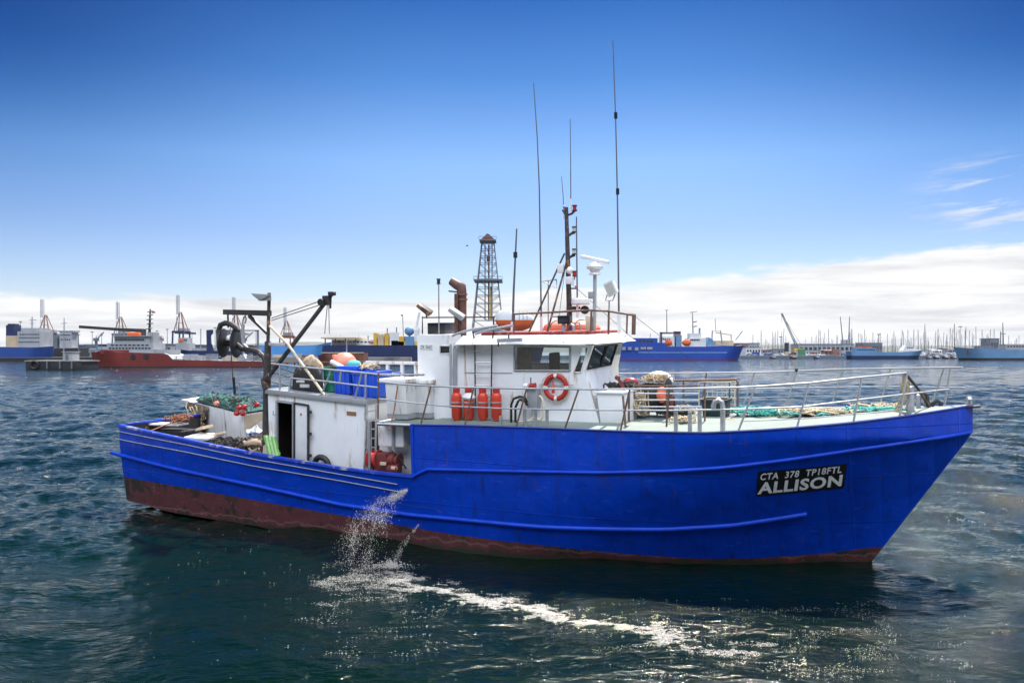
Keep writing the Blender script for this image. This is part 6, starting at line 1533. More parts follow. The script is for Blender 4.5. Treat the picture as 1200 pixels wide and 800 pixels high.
def drill_ship():
    t = Far('drill_ship', 520, 405, 'dark blue drilling ship with a lattice derrick behind the wheelhouse', 'ship')
    t.hull([(377, 405), (384, 404.2), (480, 404.5), (600, 404), (630, 402), (640, 400.5)], 26, 1, 6, -2, 'b_navy', 2.0, ent=.15)
    # left end: helideck on struts, open accommodation, gear
    t.box('heli_deck', 'b_yellow', 376, 421, 395.2, 396.6, 0, 20)
    for x in range(384, 421, 3): t.bar('net_post', 'b_white', [(x, 395.2), (x, 391.6)], .14, d=.3)
    for x in (380, 392, 404, 416): t.bar('deck_strut', 'b_slate', [(x, 404.5), (x, 396)], .3, d=2)
    a = t.box('deckhouse', 'b_white', 386, 462, 397.6, 405, 5, 22); t.windows(a, 388, 460, 399.6, 401.2, 16, 5)
    t.box('notice_board', 'b_stripe', 431, 437, 399.5, 402, 4.6, 4.95, a); t.box('notice_board', 'b_stripe', 394, 397, 399, 401.5, 4.6, 4.95, a)
    for x, w, y0, m_ in ((437, 4, 390, 'b_yellow'), (442, 7, 392, 'b_sand'), (450, 5, 390.5, 'b_yellow'), (456, 11, 389.5, 'b_white'), (467, 6, 394, 'b_yellow'), (458, 8, 399, 'b_orange'), (466, 8, 400, 'b_yellow'), (474, 10, 394, 'b_pale'), (486, 5, 400, 'b_yellow')): t.box('deck_module', m_, x, x + w, y0, 405, 1.5, 10)
    for x, y in ((428, 393), (451, 384), (462, 383), (445, 391)): t.bar('vent_mast', 'b_slate', [(x, 398), (x, y)], .3, d=8)
    b = MB(); b.ell(t.p(478, 387.5, 6), (2.4, 2.4, 2.2), 16, 10); t.put(b, 'radar_dome', ['b_pale'])
    t.bar('dome_post', 'b_white', [(478, 395), (478, 389)], .6, d=6); t.bar('flag_staff', 'b_grey', [(471.5, 395), (470.5, 369)], .22, d=4); t.box('flag', 'b_stripe', 468.5, 471, 368, 369.8, 3.9, 4.1)
    b = MB(); b.beam(t.p(485.5, 388, 6), t.p(490, 365, 6), 1.0, 1.2, (0, 1, 0)); b.beam(t.p(483, 389, 6), t.p(491, 384, 6), 1.6, 1.6, (0, 1, 0)); t.put(b, 'deck_crane', ['b_white']); t.box('crane_pedestal', 'b_white', 484, 490, 386, 404, 4, 8)
    t.box('main_house', 'b_white', 500, 632, 393, 405, 4, 22); t.box('sub_structure', 'b_slate', 553, 588, 385, 392, 4, 20)
    # derrick
    YT, YB = 281, 385; b = MB()
    def lx(y, s_): f = (y - YT) / (YB - YT); return 571 + s_ * (7.4 + 10.8 * f)
    def ld(y, s_): f = (y - YT) / (YB - YT); return 12 + s_ * (3.0 + 4.2 * f)
    lev = [YT + (YB - YT) * f for f in (0, .08, .16, .24, .33, .425, .52, .61, .70, .80, .90, 1)]
    for sx in (-1, 1):
        for sy in (-1, 1): b.beam(t.p(lx(YT, sx), YT, ld(YT, sy)), t.p(lx(YB, sx), YB, ld(YB, sy)), .5, .5, (0, 1, 0))
    for i, y in enumerate(lev):
        for sy in (-1, 1):
            b.beam(t.p(lx(y, -1), y, ld(y, sy)), t.p(lx(y, 1), y, ld(y, sy)), 0.26, .26)
            if i < len(lev) - 1:
                y2 = lev[i + 1]; m_ = (lx(y2, -1) + lx(y2, 1)) / 2
                b.beam(t.p(lx(y, -1), y, ld(y, sy)), t.p(m_, y2, ld(y2, sy)), .2, .2, (0, 1, 0)); b.beam(t.p(lx(y, 1), y, ld(y, sy)), t.p(m_, y2, ld(y2, sy)), .26, .26, (0, 1, 0))
        for sx in (-1, 1):
            b.beam(t.p(lx(y, sx), y, ld(y, -1)), t.p(lx(y, sx), y, ld(y, 1)), .28, .28)
            if i < len(lev) - 1: y2 = lev[i + 1]; b.beam(t.p(lx(y, sx), y, ld(y, -1)), t.p(lx(y2, sx), y2, ld(y2, 1)), .25, .25, (1, 0, 0))
    d = t.put(b, 'derrick', ['b_slate'])
    t.box('crown_platform', 'b_slate', 561, 581, 278.3, 279.8, 6, 18, d); b = MB(); b.prism([t.p(562, 278.3, 9), t.p(580, 278.3, 9), t.p(576, 274.5, 9), t.p(573, 271.5, 9), t.p(570, 270.5, 9), t.p(566, 274.5, 9)], (0, 6, 0)); t.put(b, 'crown_block', ['b_rust'], d)
    t.bar('platform_rail', 'b_slate', [(560.5, 278), (560.5, 275), (581.5, 275), (581.5, 278)], .15, d, d=6)
    t.box('racking_platform', 'b_slate', 554.5, 588.5, 326, 327.6, 4, 22, d); t.bar('platform_rail', 'b_slate', [(554.5, 326), (554.5, 323), (588.5, 323), (588.5, 326)], .16, d, d=4)
    for x, w, m_ in ((567.5, .28, 'b_slate'), (572, .42, 'b_rust'), (576, .25, 'b_slate')): t.bar('pipe_string', m_, [(x, 283), (x, 374)], w, d, d=12)
    t.bar('guide_rail', 'b_yellow', [(574.6, 334), (574.6, 374)], .4, d, d=10); t.box('travelling_block', 'b_rust', 569.5, 573.5, 296, 303, 10, 13, d)
    # lifeboats in their cradles on the ship
    def lifeboat(x0, x1, y0, y1, lab, nose):
        l = Far('lifeboat', (x0 + x1) / 2, 380, lab, 'lifeboat', 'lifeboats of the drilling ship', z=G(0, y1, 380).z)
        L = (x1 - x0) / F * 380; H = (y1 - y0) / F * 380; c = l.p((x0 + x1) / 2, y1, 3)
        b = MB(); rows = []
        for i in range(19):
            f = i / 18; e = (1 - abs(2 * f - 1) ** 3.0) ** .5; row = []
            for j in range(9): an = math.pi * j / 8; row.append(c + V((L * (f - .5), -math.cos(an) * 2.6 * e, H * .48 - math.sin(an) * H * .46 * max(e, .05))))
            rows.append(row)
        b.grid(rows); l.put(b, 'hull', ['b_orange'], smooth=60)
        b = MB(); rows = []
        for i in range(19):
            f = i / 18; e = (1 - abs(2 * f - 1) ** 3.4) ** .5; k = .9 if (f < .42) == (nose < 0) else .55; row = []
            for j in range(9): an = math.pi * j / 8; row.append(c + V((L * (f - .5), -math.cos(an) * 2.5 * e, H * .48 + math.sin(an) * H * .56 * k * max(e, .05))))
            rows.append(row)
        b.grid(rows); l.put(b, 'canopy', ['b_white' if nose < 0 else 'b_orange'], smooth=60)
        for f in (.62, .72, .82):
            b = MB(); pts = []
            for j in range(9): an = math.pi * j / 8; pts.append(c + V((L * (f - .5), -math.cos(an) * 2.65, H * .48 + math.sin(an) * H * .40)))
            b.tube(pts, .1, 5); l.put(b, 'canopy_rail', ['b_rust'])
        b = MB(); b.box((c.x - L * .4, c.y - 2.2, c.z - 1.0), (c.x + L * .4, c.y + 2.2, c.z + .3)); l.put(b, 'cradle', ['b_grey'])
    lifeboat(580, 626, 360.5, 388, 'orange lifeboat with white domed nose above the wheelhouse roof', -1)
    t.box('boat_platform', 'b_grey', 575, 634, 391.2, 393, -3, 8)
    for x in (580, 605, 628): t.bar('platform_leg', 'b_slate', [(x, 405), (x, 392)], .5, d=-1)
drill_ship()

def blue_ship():
    t = Far('fishing_trawler', 800, 530, 'bright blue trawler with orange lifeboats moored right of the wheelhouse', 'ship')
    t.hull([(726, 403), (734, 400.5), (779, 401.5), (782, 406), (830, 406), (848, 405), (866, 405), (876, 404)], 16, 1, 7.5, 2, 'b_blue', 1.2, ent=.14, stern=.8)
    t.box('hull_stripe', 'b_pale', 748, 852, 412.2, 413.6, -.02, .2)
    w = t.box('stern_house', 'b_blue', 738, 771, 396, 403, 1, 15); t.windows(w, 748, 766, 398.3, 401.5, 4, .95, 'b_glass', .25)
    for x, y in ((729, 407), (736, 407), (744, 407.5)): t.box('stern_port', 'b_grey', x, x + 4, y - .6, y + 3, -.25, .35)
    for x in (751, 758.5): t.box('deck_opening', 'b_sand', x, x + 6, 406.6, 409, -.1, .3)
    a = t.box('after_house', 'b_white', 776, 793, 394.5, 406.5, 3, 13); t.windows(a, 777, 787, 396.5, 398, 4, 3); t.box('gallows', 'b_slate', 774.5, 790, 389, 391, 3, 5); t.box('gallows_leg', 'b_slate', 775, 777, 389, 406, 3, 5)
    f = t.box('funnel', 'b_pale', 791.5, 800, 392.5, 406.5, 3, 8); t.box('funnel_band', 'b_navy', 791.8, 799, 388, 391, 3.2, 7.8, f); t.box('funnel_band', 'b_stripe', 791.8, 799, 391, 392.5, 3.2, 7.8, f)
    for x, lab in ((784.5, 'orange lifeboat left of the pale funnel on the blue trawler'), (805.5, 'orange lifeboat right of the pale funnel on the blue trawler')):
        l = Far('lifeboat', x, 528, lab, 'lifeboat', 'lifeboats of the blue trawler', z=G(0, 405, 528).z); b = MB(); b.ell(l.p(x, 401.5, 3), (2.4 if x < 790 else 2.9, 1.3, 2.0), 16, 8); l.put(b, 'hull', ['b_orange'], smooth=60); b = MB(); b.ell(l.p(x, 399.3, 3), (1.8, 1.1, 1.0), 12, 6); l.put(b, 'canopy', ['b_orange'])
    h = t.box('bridge_house', 'b_white', 808, 828, 396, 406.5, 2, 14); t.windows(h, 809.5, 821, 395.2 + 2, 399, 6, 1.95, gap=.25); t.box('upper_bridge', 'b_white', 810, 823, 390.5, 396, 3, 12)
    b = MB(); b.prism([t.p(827, 406.5, 3), t.p(840, 406.5, 3), t.p(837, 398, 3), t.p(832, 395, 3)], (0, 7, 0)); t.put(b, 'bridge_front', ['b_pale'])
    m = t.bar('main_mast', 'b_grey', [(815, 391), (814.3, 364.5)], [.55, .25], d=7); t.bar('yard', 'b_slate', [(811, 365.5), (820, 364)], .2, m, d=7)
    for y in (376, 381.5): t.bar('yard', 'b_slate', [(814.8, y + 1), (819.5, y)], .35, m, d=7)
    t.bar('radar_mast', 'b_pale', [(822, 391), (822.3, 384)], .6, d=6); t.bar('after_mast', 'b_grey', [(783.3, 391), (783, 362.5)], [.4, .25], d=5); t.bar('after_yard', 'b_grey', [(781, 363), (785, 362.8)], .2, d=5)
    g = t.bar('bow_gantry', 'b_grey', [(836, 404), (837, 387), (846.5, 387), (848.5, 402)], .45, d=5); t.bar('gantry_mast', 'b_grey', [(841, 387), (840.3, 373)], .22, g, d=5)
    t.bar('cargo_boom', 'b_sand', [(842, 389), (858, 391.5), (860.5, 391.5), (861, 402)], .4, d=8); t.bar('derrick_pole', 'b_grey', [(865, 398), (873, 387.5)], .3, d=6); t.box('fore_winch', 'b_sand', 841, 862, 399, 404.5, 5, 10); t.box('deck_rail', 'b_grey', 830, 850, 404, 405.2, .5, .8)
blue_ship()

def right_side():
    # modest buildings and sheds on the far quay
    def building(px0, px1, ytop, Y, wall, roof, lab, kind='shed', nwin=6, gable=False, cat='building'):
        yb = HY + F * (CAMH - 2.4) / Y; t = Far(kind, (px0 + px1) / 2, Y, lab, cat, z=2.4)
        w = t.box('wall', wall, px0, px1, ytop, yb, 0, 22)
        if gable:
            b = MB(); a, c = t.p(px0 - .4, ytop), t.p(px1 + .4, ytop); rise = 2.2 / F * Y * .5
            b.add([a, c, c + V((0, 22, 0)), a + V((0, 22, 0)), a + V((0, 11, rise)), c + V((0, 11, rise))], [(0, 1, 5, 4), (2, 3, 4, 5), (0, 4, 3), (1, 2, 5)]); t.put(b, 'roof', [roof])
        else: t.box('roof', roof, px0 - .4, px1 + .4, ytop - .8, ytop, -.5, 22.5)
        if nwin: t.windows(w, px0 + .6, px1 - .6, ytop + (yb - ytop) * .25, ytop + (yb - ytop) * .55, nwin, 0)
    B = building
    B(936, 1001, 403.5, 760, 'b_grey', 'b_slate', 'long low shed with a dark flat roof below the twin pylons', 'quay_shed', 12)
    B(874, 892, 407.5, 690, 'b_white', 'b_grey', 'white low building just right of the blue trawler bow', 'quay_building', 5); B(866, 876, 402.5, 900, 'b_brick', 'b_grey', 'brick block behind the blue trawler bow', 'quay_building', 4)
    B(878, 890, 402.5, 980, 'b_grey', 'b_slate', 'grey block behind the white low building', 'quay_building', 4); B(893, 906, 409, 720, 'b_grey', 'b_rust', 'grey shed with a rust roof left of the dark kiosk', 'quay_shed', 4, True)
    B(911, 922, 409.5, 700, 'b_grey', 'b_slate', 'grey shed beneath the leaning crane jib', 'quay_shed', 3); B(1012, 1034, 402, 900, 'b_slate', 'b_grey', 'dark flat building behind the pale blue boat', 'quay_building', 7)
    B(1160, 1171, 397, 1100, 'b_slate', 'b_slate', 'dark square block on the right behind the grey ship', 'quay_building', 3); B(1092, 1104, 410, 720, 'b_white', 'b_grey', 'small white clubhouse between the two right hand ships', 'quay_building', 4, True)
    B(1110, 1122, 408.5, 760, 'b_grey', 'b_rust', 'grey clubhouse near the grey ship bow', 'quay_building', 4, True); B(944, 962, 411, 672, 'b_white', 'b_grey', 'white office by the water below the long shed', 'quay_building', 5); B(966, 984, 410.5, 668, 'b_brick', 'b_rust', 'brick store by the water below the long shed', 'quay_shed', 4, True)
    B(728, 745, 409, 800, 'b_grey', 'b_slate', 'grey store behind the stern of the blue trawler', 'quay_shed', 3)
    t = Far('control_kiosk', 922.5, 690, 'dark upright kiosk on the quay beside the crane', 'kiosk', z=2.4); t.box('cabin', 'b_dark', 920.5, 924.5, 401.5, 412, 0, 3); t.box('base', 'b_sand', 920, 925, 412, 416.2, -.2, 3.2)
    # leaning lattice jib
    t = Far('mobile_crane', 936, 700, 'mobile crane with a leaning lattice jib on the far quay', 'crane', z=2.4)
    b = MB(); A_, C_ = t.p(936, 408.5, 2), t.p(917, 367, 2); sd = V((.6, 0, .28))
    for k in (-1, 1):
        for d in (-.5, .5): b.beam(A_ + sd * k * 1.1 + V((0, d, 0)), C_ + sd * k * .6 + V((0, d, 0)), .3, .3, (0, 1, 0))
    for i in range(22):
        f, g = i / 22, (i + 1) / 22; k = 1 if i % 2 else -1; b.beam(A_.lerp(C_, f) + sd * k, A_.lerp(C_, g) - sd * k, .22, .22, (0, 1, 0))
    t.put(b, 'lattice_jib', ['b_slate']); t.box('crane_body', 'b_yellow', 931, 941, 408, 413, 0, 5); t.box('crawler', 'b_dark', 930, 942, 413, 416.3, -.5, 5.5); t.bar('jib_stay', 'b_dark', [(941, 405), (917, 367)], .12, d=3); t.bar('hook_line', 'b_dark', [(916.8, 367), (916.5, 378)], .1)
    for x, xt, lab in ((989, 984.7, 'left pylon of the thin pair above the long shed'), (994, 995.6, 'right pylon of the thin pair above the long shed')):
        t = Far('lattice_pylon', x, 1000, lab, 'pylon', 'thin pylons above the long shed', z=2.4); b = MB()
        for k in (-.5, .5): b.beam(t.p(x + k * 1.6, 414, k), t.p(xt + k * .5, 371, k), .5, .5, (0, 1, 0))
        for i in range(16): f, g = i / 16, (i + 1) / 16; b.beam(t.p(x + (xt - x) * f - .6 + .3 * f, 414 - 43 * f, 0), t.p(x + (xt - x) * g + .6 - .3 * g, 414 - 43 * g, 0), .35, .35, (0, 1, 0))
        t.put(b, 'mast', ['b_slate']); t.box('base', 'b_grey', x - 2, x + 2, 398, 414.5, -2, 3)
    # pale blue boat
    t = Far('ferry', 1042, 610, 'pale blue and navy boat with orange gear moored at the far quay', 'boat')
    t.hull([(998, 411.5), (1030, 412.5), (1062, 412.5), (1086, 409.5)], 12, 1, 6, 1, 'b_pale', 4.0, 'b_navy', ent=.2); h = t.box('deckhouse', 'b_pale', 1004, 1028, 407.5, 412.6, 2, 10); t.windows(h, 1005, 1027, 409, 410.5, 8, 2)
    t.box('orange_gear', 'b_orange', 1007, 1013, 406.3, 407.6, 3, 6); t.box('orange_gear', 'b_orange', 1017, 1024, 406.3, 407.6, 3, 6)
    b = MB(); b.prism([t.p(1060, 411, 3), t.p(1078, 411, 3), t.p(1073, 406, 3), t.p(1064, 404.5, 3)], (0, 6, 0)); w = t.put(b, 'wheelhouse', ['b_white']); t.windows(w, 1065, 1073, 406.5, 408, 4, 3); t.bar('mast', 'b_grey', [(1067, 405), (1066.5, 398)], .25)
    # grey blue ship cut by the frame
    t = Far('patrol_ship', 1170, 540, 'grey blue ship cut off by the right edge of the photo', 'ship')
    t.hull([(1124, 406.5), (1140, 408.2), (1180, 409.5), (1260, 410)], 15, -1, 7, 0, 'b_pale', 2.4, 'b_dark', ent=.2)
    t.box('hawse_mark', 'b_rust', 1135, 1136.2, 410, 415, .6, 1.4)
    a = t.box('deckhouse', 'b_grey', 1182, 1230, 403, 409.8, 3, 12); t.windows(a, 1183, 1225, 405, 406.5, 12, 3); t.box('winch_house', 'b_slate', 1150, 1166, 405, 409, 3, 9)
    m = t.bar('mast', 'b_slate', [(1181, 404), (1180.5, 377.5)], [.5, .2], d=5); t.bar('yard', 'b_slate', [(1177.5, 391), (1184, 390.5)], .25, m, d=5); t.bar('stub_mast', 'b_slate', [(1178, 405), (1178, 388)], .3, d=5)
    # boats at the foot of the quay, parked cars
    car_cols = ['b_white', 'b_grey', 'b_slate', 'b_rust', 'b_white', 'b_blue2']
    nm = {'b_white': 'white', 'b_grey': 'grey', 'b_slate': 'dark grey', 'b_rust': 'dull red', 'b_blue2': 'blue'}
    protos = {}
    for x in (878, 883.5, 898, 903, 909, 927, 950, 957, 963.5, 975, 988, 994, 1088, 1094, 1100, 1106.5, 1112, 1118):
        m_ = random.choice(car_cols); Y = 652; c = V(((x - CX) / F * Y, Y, 2.4))
        if m_ not in protos:
            b = MB(); b.box((-2.1, -.85, .3), (2.1, .85, .95)); b.hexa([V(q) for q in ((-1.5, -.8, .95), (1.1, -.8, .95), (1.1, .8, .95), (-1.5, .8, .95), (-1.1, -.7, 1.5), (.55, -.7, 1.5), (.55, .7, 1.5), (-1.1, .7, 1.5))], 1)
            for wx in (-1.3, 1.3): b.lathe((wx, -.9, .33), (0, 1, 0), [(0, 0), (.33, 0), (.33, 1.8), (0, 1.8)], 12, 1)
            o = b.build('parked_car', [m_, 'b_glass'], None, bevel=.06); protos[m_] = o
        else: o = protos[m_].copy(); COL.objects.link(o)
        o.location = c; tag(o, f'small {nm[m_]} car parked on the far quay edge', 'car', 'cars parked on the far quay')
    # small workboats lying along the foot of the quay, and oil drums / bollards on its edge
    wb = [(907, 7, 'b_rust', 'b_grey', 'rust red'), (931, 9, 'b_dark', 'b_sand', 'black'), (958, 6, 'b_navy', 'b_grey', 'navy'), (1090, 6, 'b_slate', 'b_grey', 'grey'), (1099, 7, 'b_navy', 'b_white', 'navy'), (1110, 8, 'b_dark', 'b_white', 'black'), (1119, 6, 'b_rust', 'b_grey', 'rust red')]
    for i, (x, w, m_, c_, nm_) in enumerate(wb):
        t = Far('workboat', x, 628, f'small {nm_} workboat at the far quay, ' + ('left of' if x < 1000 else 'right of') + ' the pale blue boat', 'boat', 'workboats along the far quay')
        t.hull([(x - w / 2, 418), (x, 418.6), (x + w / 2, 417.6)], 3.2, 1, 1.2, .2, m_, .5, 'b_dark'); k = random.uniform(-.2, .1) * w
        t.box('cabin', c_, x + k - w * .14, x + k + w * .14, 415.6, 418.7, .8, 2.5); t.bar('mast', 'b_mast', [(x + k, 416), (x + k, 411 + random.uniform(-2, 2))], .1, d=1.6)
    for i, (x, m_) in enumerate(((886, 'b_blue2'), (901, 'b_grey'), (940, 'b_green'), (954, 'b_rust'), (980, 'b_brick'))):
        nm_ = {'b_rust': 'rust', 'b_blue2': 'blue', 'b_grey': 'grey', 'b_green': 'green', 'b_brick': 'brick red'}[m_]
        t = Far('storage_container', x, 660, f'{nm_} storage container standing on the right hand quay', 'container', 'storage containers on the right hand quay', z=2.4)
        w = random.uniform(6, 9); t.box('container_body', m_, x - w / 2, x + w / 2, 416.4 - random.choice((3.9, 7.6)), 416.4, 0, 2.5); t.box('door_bar', 'b_dark', x + w / 2 - .8, x + w / 2 - .5, 412.8, 416.2, -.1, .05)
    # yachts in the marina
    b = MB()
    b.hexa([V(q) for q in ((-4.5, -1.2, 0), (3.5, -.9, 0), (3.5, .9, 0), (-4.5, 1.2, 0), (-5, -1.5, 1.2), (5.4, -.1, 1.4), (5.4, .1, 1.4), (-5, 1.5, 1.2))]); b.box((-2.5, -.9, 1.2), (1.5, .9, 1.9))
    b.tube([V((.6, 0, 1.2)), V((.6, 0, 16))], [.24, .17], 5, mi=1); b.tube([V((.6, 0, 2.6)), V((-4, 0, 2.5))], .12, 5, mi=1); b.tube([V((.6, -1.1, 10)), V((.6, 1.1, 10))], .06, 4, mi=1); b.tube([V((5.3, 0, 1.4)), V((.6, 0, 15.6))], .035, 3, mi=1); b.tube([V((-4.9, 0, 1.3)), V((.6, 0, 15.9))], .035, 3, mi=1)
    y0 = b.build('yacht', ['b_white', 'b_mast'], None, bevel=.0)
    xs = list(np.linspace(890, 1203, 215)) + [882, 888, 760, 750, 1196, 1189, 1184]
    tall = {906: 388.5, 1083: 379.5, 1112: 384, 1120.5: 379, 1131: 382.5, 1144: 382.5, 1159: 386, 1095: 388}
    items = [(x + random.uniform(-1.6, 1.6), 406 - 21 * random.random() ** 2.0) for x in xs] + list(tall.items())
    for k, (x, yt) in enumerate(items):
        o = y0 if k == 0 else y0.copy()
        if k: COL.objects.link(o)
        Y = random.uniform(660, 860); sc = ((HY - yt) / F * Y + CAMH - 1.8) / 16.0
        o.location = ((x - CX) / F * Y, Y, 1.8); o.scale = (max(.7, sc * .8), max(.7, sc * .8), sc); o.rotation_euler = (random.gauss(0, .022), random.gauss(0, .022), random.uniform(0, 6.28))
        tag(o, 'white yacht with a bare mast among the marina masts', 'yacht', 'yachts moored in the marina')
    # street lamps and a bird
    for x, y in ((1125.5, 383), (1030, 392), (915, 395)):
        t = Far('lamp_mast', x, 720, {1125.5: 'tall lamp mast near the grey ship bow', 1030: 'lamp mast behind the pale blue boat', 915: 'lamp mast beside the leaning crane'}[x], 'lamp post', 'tall lamp masts on the quay', z=2.4); t.bar('pole', 'b_slate', [(x, 416), (x, y)], [.25, .15], d=0); t.box('lamp_head', 'b_slate', x - 1.6, x + 1.6, y - .8, y + .2, -1, 1)
right_side()
def gull():
    t = Far('seagull', 547.5, 120, 'tiny dark gull gliding left of the derrick', 'bird', z=G(0, 288, 120).z)
    b = MB(); c = t.p(547.5, 288); b.ell(c, (.20, .08, .07), 10, 6)
    b.add([c + V((.06, 0, .03)), c + V((-.07, 0, .03)), c + V((-.02, -.32, .13)), c + V((-.12, -.62, .05)), c + V((.04, -.33, .13))], [(0, 1, 2, 4), (2, 3, 4)]); b.add([c + V((.06, 0, .03)), c + V((-.07, 0, .03)), c + V((-.02, .32, .13)), c + V((-.12, .62, .05)), c + V((.04, .33, .13))], [(0, 1, 2, 4), (2, 3, 4)])
    t.put(b, 'body', ['b_slate'])
gull()
# ------------------------------------------------------------------ wash, foam and discharged water
def flakes(name, pts, rad, hgt, m, kind='stuff'):
    """thousands of small domed foam flecks (or drops) as one object"""
    n = len(pts); k = 6
    ang = rng.uniform(0, 6.28, n)[:, None] + np.arange(k)[None, :] * (2 * math.pi / k)
    rr = rad[:, None] * rng.uniform(.6, 1.25, (n, k))
    ring = np.stack([pts[:, 0:1] + rr * np.cos(ang), pts[:, 1:2] + rr * np.sin(ang), np.repeat(pts[:, 2:3], k, 1)], -1)
    top = pts + np.stack([np.zeros(n), np.zeros(n), hgt], -1)
    bot = pts - np.stack([np.zeros(n), np.zeros(n), hgt * .6], -1)
    co = np.concatenate([ring, top[:, None, :], bot[:, None, :]], 1).reshape(-1, 3)
    base = (np.arange(n) * (k + 2))[:, None, None]
    i = np.arange(k); t1 = np.stack([i, (i + 1) % k, np.full(k, k)], -1); t2 = np.stack([(i + 1) % k, i, np.full(k, k + 1)], -1)
    tri = (base + np.concatenate([t1, t2])[None]).reshape(-1, 3)
    me = bpy.data.meshes.new(name); me.vertices.add(len(co)); me.vertices.foreach_set('co', co.ravel())
    me.loops.add(tri.size); me.loops.foreach_set('vertex_index', tri.ravel().astype(np.int32)); me.polygons.add(len(tri)); me.polygons.foreach_set('loop_start', (np.arange(len(tri)) * 3).astype(np.int32))
    me.update(calc_edges=True); me.shade_smooth(); me.materials.append(m)
    o = bpy.data.objects.new(name, me); COL.objects.link(o); return tag(o, kind=kind)
def foam_mat():
    m = bpy.data.materials.new('foam_glint'); m.use_nodes = True; t = NT(m.node_tree); t.n.clear()
    d = t.new('ShaderNodeBsdfDiffuse'); d.inputs[0].default_value = (.74, .70, .63, 1); tr = t.new('ShaderNodeBsdfTranslucent'); tr.inputs[0].default_value = (.7, .68, .6, 1)
    mx = t.new('ShaderNodeMixShader'); mx.inputs[0].default_value = .35; t.l.new(d.outputs[0], mx.inputs[1]); t.l.new(tr.outputs[0], mx.inputs[2])
    o = t.new('ShaderNodeOutputMaterial'); t.l.new(mx.outputs[0], o.inputs[0]); return m
def wpt(px, py):
    Y = F * CAMH / (py - HY); return (px - CX) / F * Y, Y
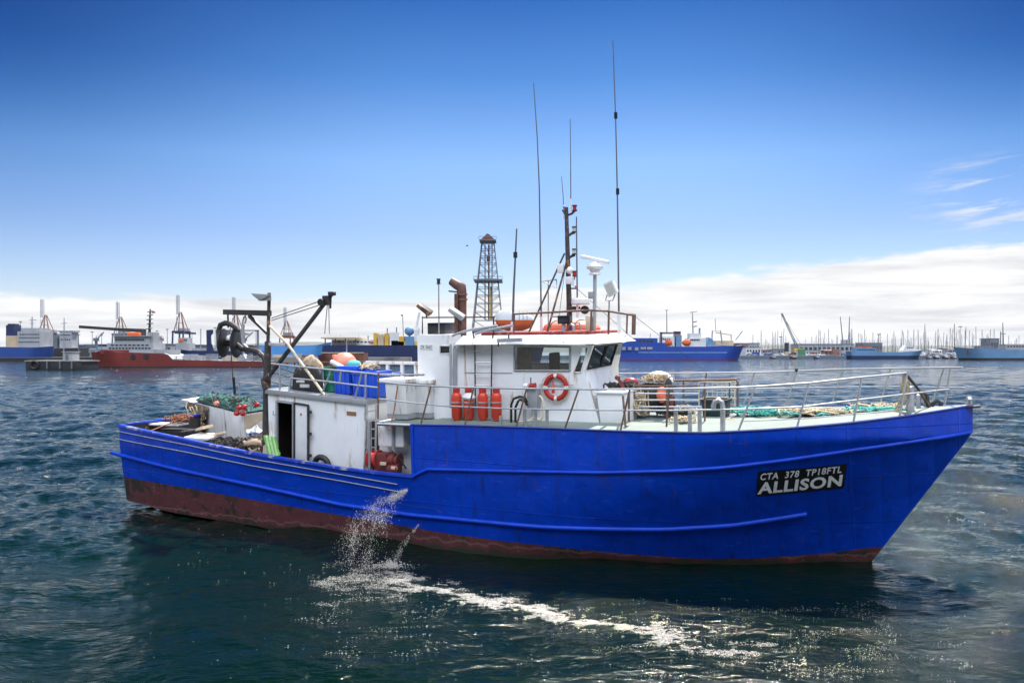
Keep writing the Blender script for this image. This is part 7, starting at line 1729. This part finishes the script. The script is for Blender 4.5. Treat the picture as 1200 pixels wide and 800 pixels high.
def build_foam():
    fm = foam_mat(); P_ = []; Rr = []
    path = [(372, 680), (400, 678), (440, 672), (475, 680), (520, 692), (570, 703), (630, 713), (690, 724), (740, 738), (800, 750), (870, 764), (940, 778)]
    wid = [10, 16, 20, 16, 13, 11, 11, 12, 14, 17, 22, 26]
    core = [.9, 1.0, 1.0, .98, .98, .96, .94, .92, .88, .75, .5, .25]
    px, py = [p[0] for p in path], [p[1] for p in path]
    n = 210000
    xs = rng.uniform(360, 945, n); sp = rng.normal(0, .70, n)
    w = np.interp(xs, px, wid); c = np.interp(xs, px, core)
    ys = np.interp(xs, px, py) + sp * w
    for x, y, s, k in zip(xs, ys, sp, c):
        X, Y = wpt(x, y)
        q = V((X * 1.5 + Y * .5, Y * 2.3 - X * .5, .3))
        f = mnoise.fractal(q, .75, 2.1, 5); lace = abs(mnoise.noise(q * 2.3)) + .6 * abs(mnoise.noise(q * 5.1))
        dn = float(np.interp(x, [360, 375, 445, 470, 690, 760, 945], [.0, .22, .42, 1, 1, .8, .25]))
        if (f * .8 - (.55 + .6 * min(1, abs(s))) * (lace - .26) + .40 - abs(s) * .42 - (1 - k) * .55) * 2.6 > rng.random() and rng.random() < dn: P_.append((X, Y)); Rr.append(.0035 + .012 * rng.random() ** 3)
    # thin drifting flecks and bubbles around it, partly standing in for sun glints
    for (x0, x1, y0, y1, m_, r1, th) in ((335, 560, 690, 785, 9000, .016, .20), (365, 520, 655, 712, 9000, .016, -.02), (600, 1140, 700, 798, 24000, .010, .17), (190, 420, 618, 690, 2600, .015, .30), (60, 360, 680, 795, 900, .012, .32), (860, 1140, 735, 798, 7000, .010, .14)):
        for _ in range(m_):
            x, y = rng.uniform(x0, x1), rng.uniform(y0, y1); X, Y = wpt(x, y)
            ex = 1 - ((x - (x0 + x1) / 2) / ((x1 - x0) / 2)) ** 2
            f = mnoise.fractal(V((X * .8 + Y * .5 - 3, Y * 1.9 - X * .7, 5.1)), .8, 2.0, 5)
            if f > th + .4 * (1 - ex) + rng.normal(0, .07): P_.append((X, Y)); Rr.append(.002 + r1 * rng.random() ** 4.5)
    P_ = np.array(P_); Rr = np.array(Rr); z = height(P_[:, 0], P_[:, 1]) + .004
    flakes('foam_glint', np.column_stack([P_, z]), Rr, Rr * rng.uniform(.2, .5, len(Rr)), fm)
    # white flecks scattered farther out as painted sun glints
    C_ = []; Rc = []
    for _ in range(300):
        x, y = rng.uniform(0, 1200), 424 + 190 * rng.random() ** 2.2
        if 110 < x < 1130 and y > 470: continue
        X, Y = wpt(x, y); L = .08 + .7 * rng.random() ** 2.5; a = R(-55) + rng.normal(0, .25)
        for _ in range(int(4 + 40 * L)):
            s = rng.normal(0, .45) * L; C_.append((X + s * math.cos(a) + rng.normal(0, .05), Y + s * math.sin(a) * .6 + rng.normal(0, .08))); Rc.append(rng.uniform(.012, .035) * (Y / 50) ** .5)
    C_ = np.array(C_); Rc = np.array(Rc); flakes('foam_glint', np.column_stack([C_, height(C_[:, 0], C_[:, 1]) + .02]), Rc, Rc * .6, fm)
    # bilge discharge: one broad broken fan and one thin stream
    D = []; Rd = []
    o = BOAT @ (PH(478.5, 574) + V((0, -.05, 0)))
    for _ in range(26000):
        t = rng.random() ** .8
        lx, ly = wpt(rng.normal(419, 13), 664 + rng.normal(0, 7)); end = Vector((lx, ly, 0))
        h = o.lerp(end, 1 - (1 - t) ** 1.7); p = Vector((h.x, h.y, o.z * (1 - t ** 1.9)))
        sc = .025 + .15 * t
        p += Vector((rng.normal(0, sc * .7), rng.normal(0, sc * .6), rng.normal(0, sc * .9)))
        if p.z < 0: continue
        if t > .10 and mnoise.fractal(V((p.x * 2.6, p.y * 2.0, p.z * 1.5)), .8, 2.2, 4) < -.25 + .45 * t + .25 * rng.random(): continue
        D.append(p[:]); Rd.append(.0018 + .007 * rng.random() ** 3.5)
    D = np.array(D); Rd = np.array(Rd); flakes('spray', D, Rd, Rd * rng.uniform(1.0, 3.2, len(Rd)), fm)
    o2 = BOAT @ (PH(493, 613) + V((0, -.04, 0))); lx, ly = wpt(458, 664); end = Vector((lx, ly, 0)); D = []; Rd = []
    for _ in range(1100):
        t = rng.random(); p = o2.lerp(end, t ** .9); p.z = o2.z * (1 - t ** 1.25); s = .010 + .055 * t
        p += Vector((rng.normal(0, s), rng.normal(0, s), rng.normal(0, s)))
        if mnoise.noise(V((p.x * 9, p.z * 6, 1))) < -.15: continue
        D.append((p.x, p.y, max(0, p.z))); Rd.append(.002 + .006 * rng.random() ** 2)
    for _ in range(500):
        a = rng.uniform(0, 6.28); d = abs(rng.normal(0, .22)); D.append((end.x + d * math.cos(a), end.y + d * math.sin(a) * .8, abs(rng.normal(0, .07)))); Rd.append(rng.uniform(.006, .014))
    D = np.array(D); Rd = np.array(Rd); flakes('spray', D, Rd, Rd * 1.6, fm)
build_foam()

# ------------------------------------------------------------------ harbour air
def haze():
    b = MB(); b.box((-13000, -120, -5), (13000, 15500, 230)); m = bpy.data.materials.new('haze'); m.use_nodes = True; t = NT(m.node_tree); t.n.clear()
    v = t.new('ShaderNodeVolumePrincipled'); v.inputs['Color'].default_value = (.86, .92, 1, 1); v.inputs['Density'].default_value = 1.5e-5; v.inputs['Anisotropy'].default_value = .3
    o = t.new('ShaderNodeOutputMaterial'); t.l.new(v.outputs[0], o.inputs['Volume'])
    ob = b.build('haze', [m], None, smooth=0); tag(ob, kind='stuff')
haze()
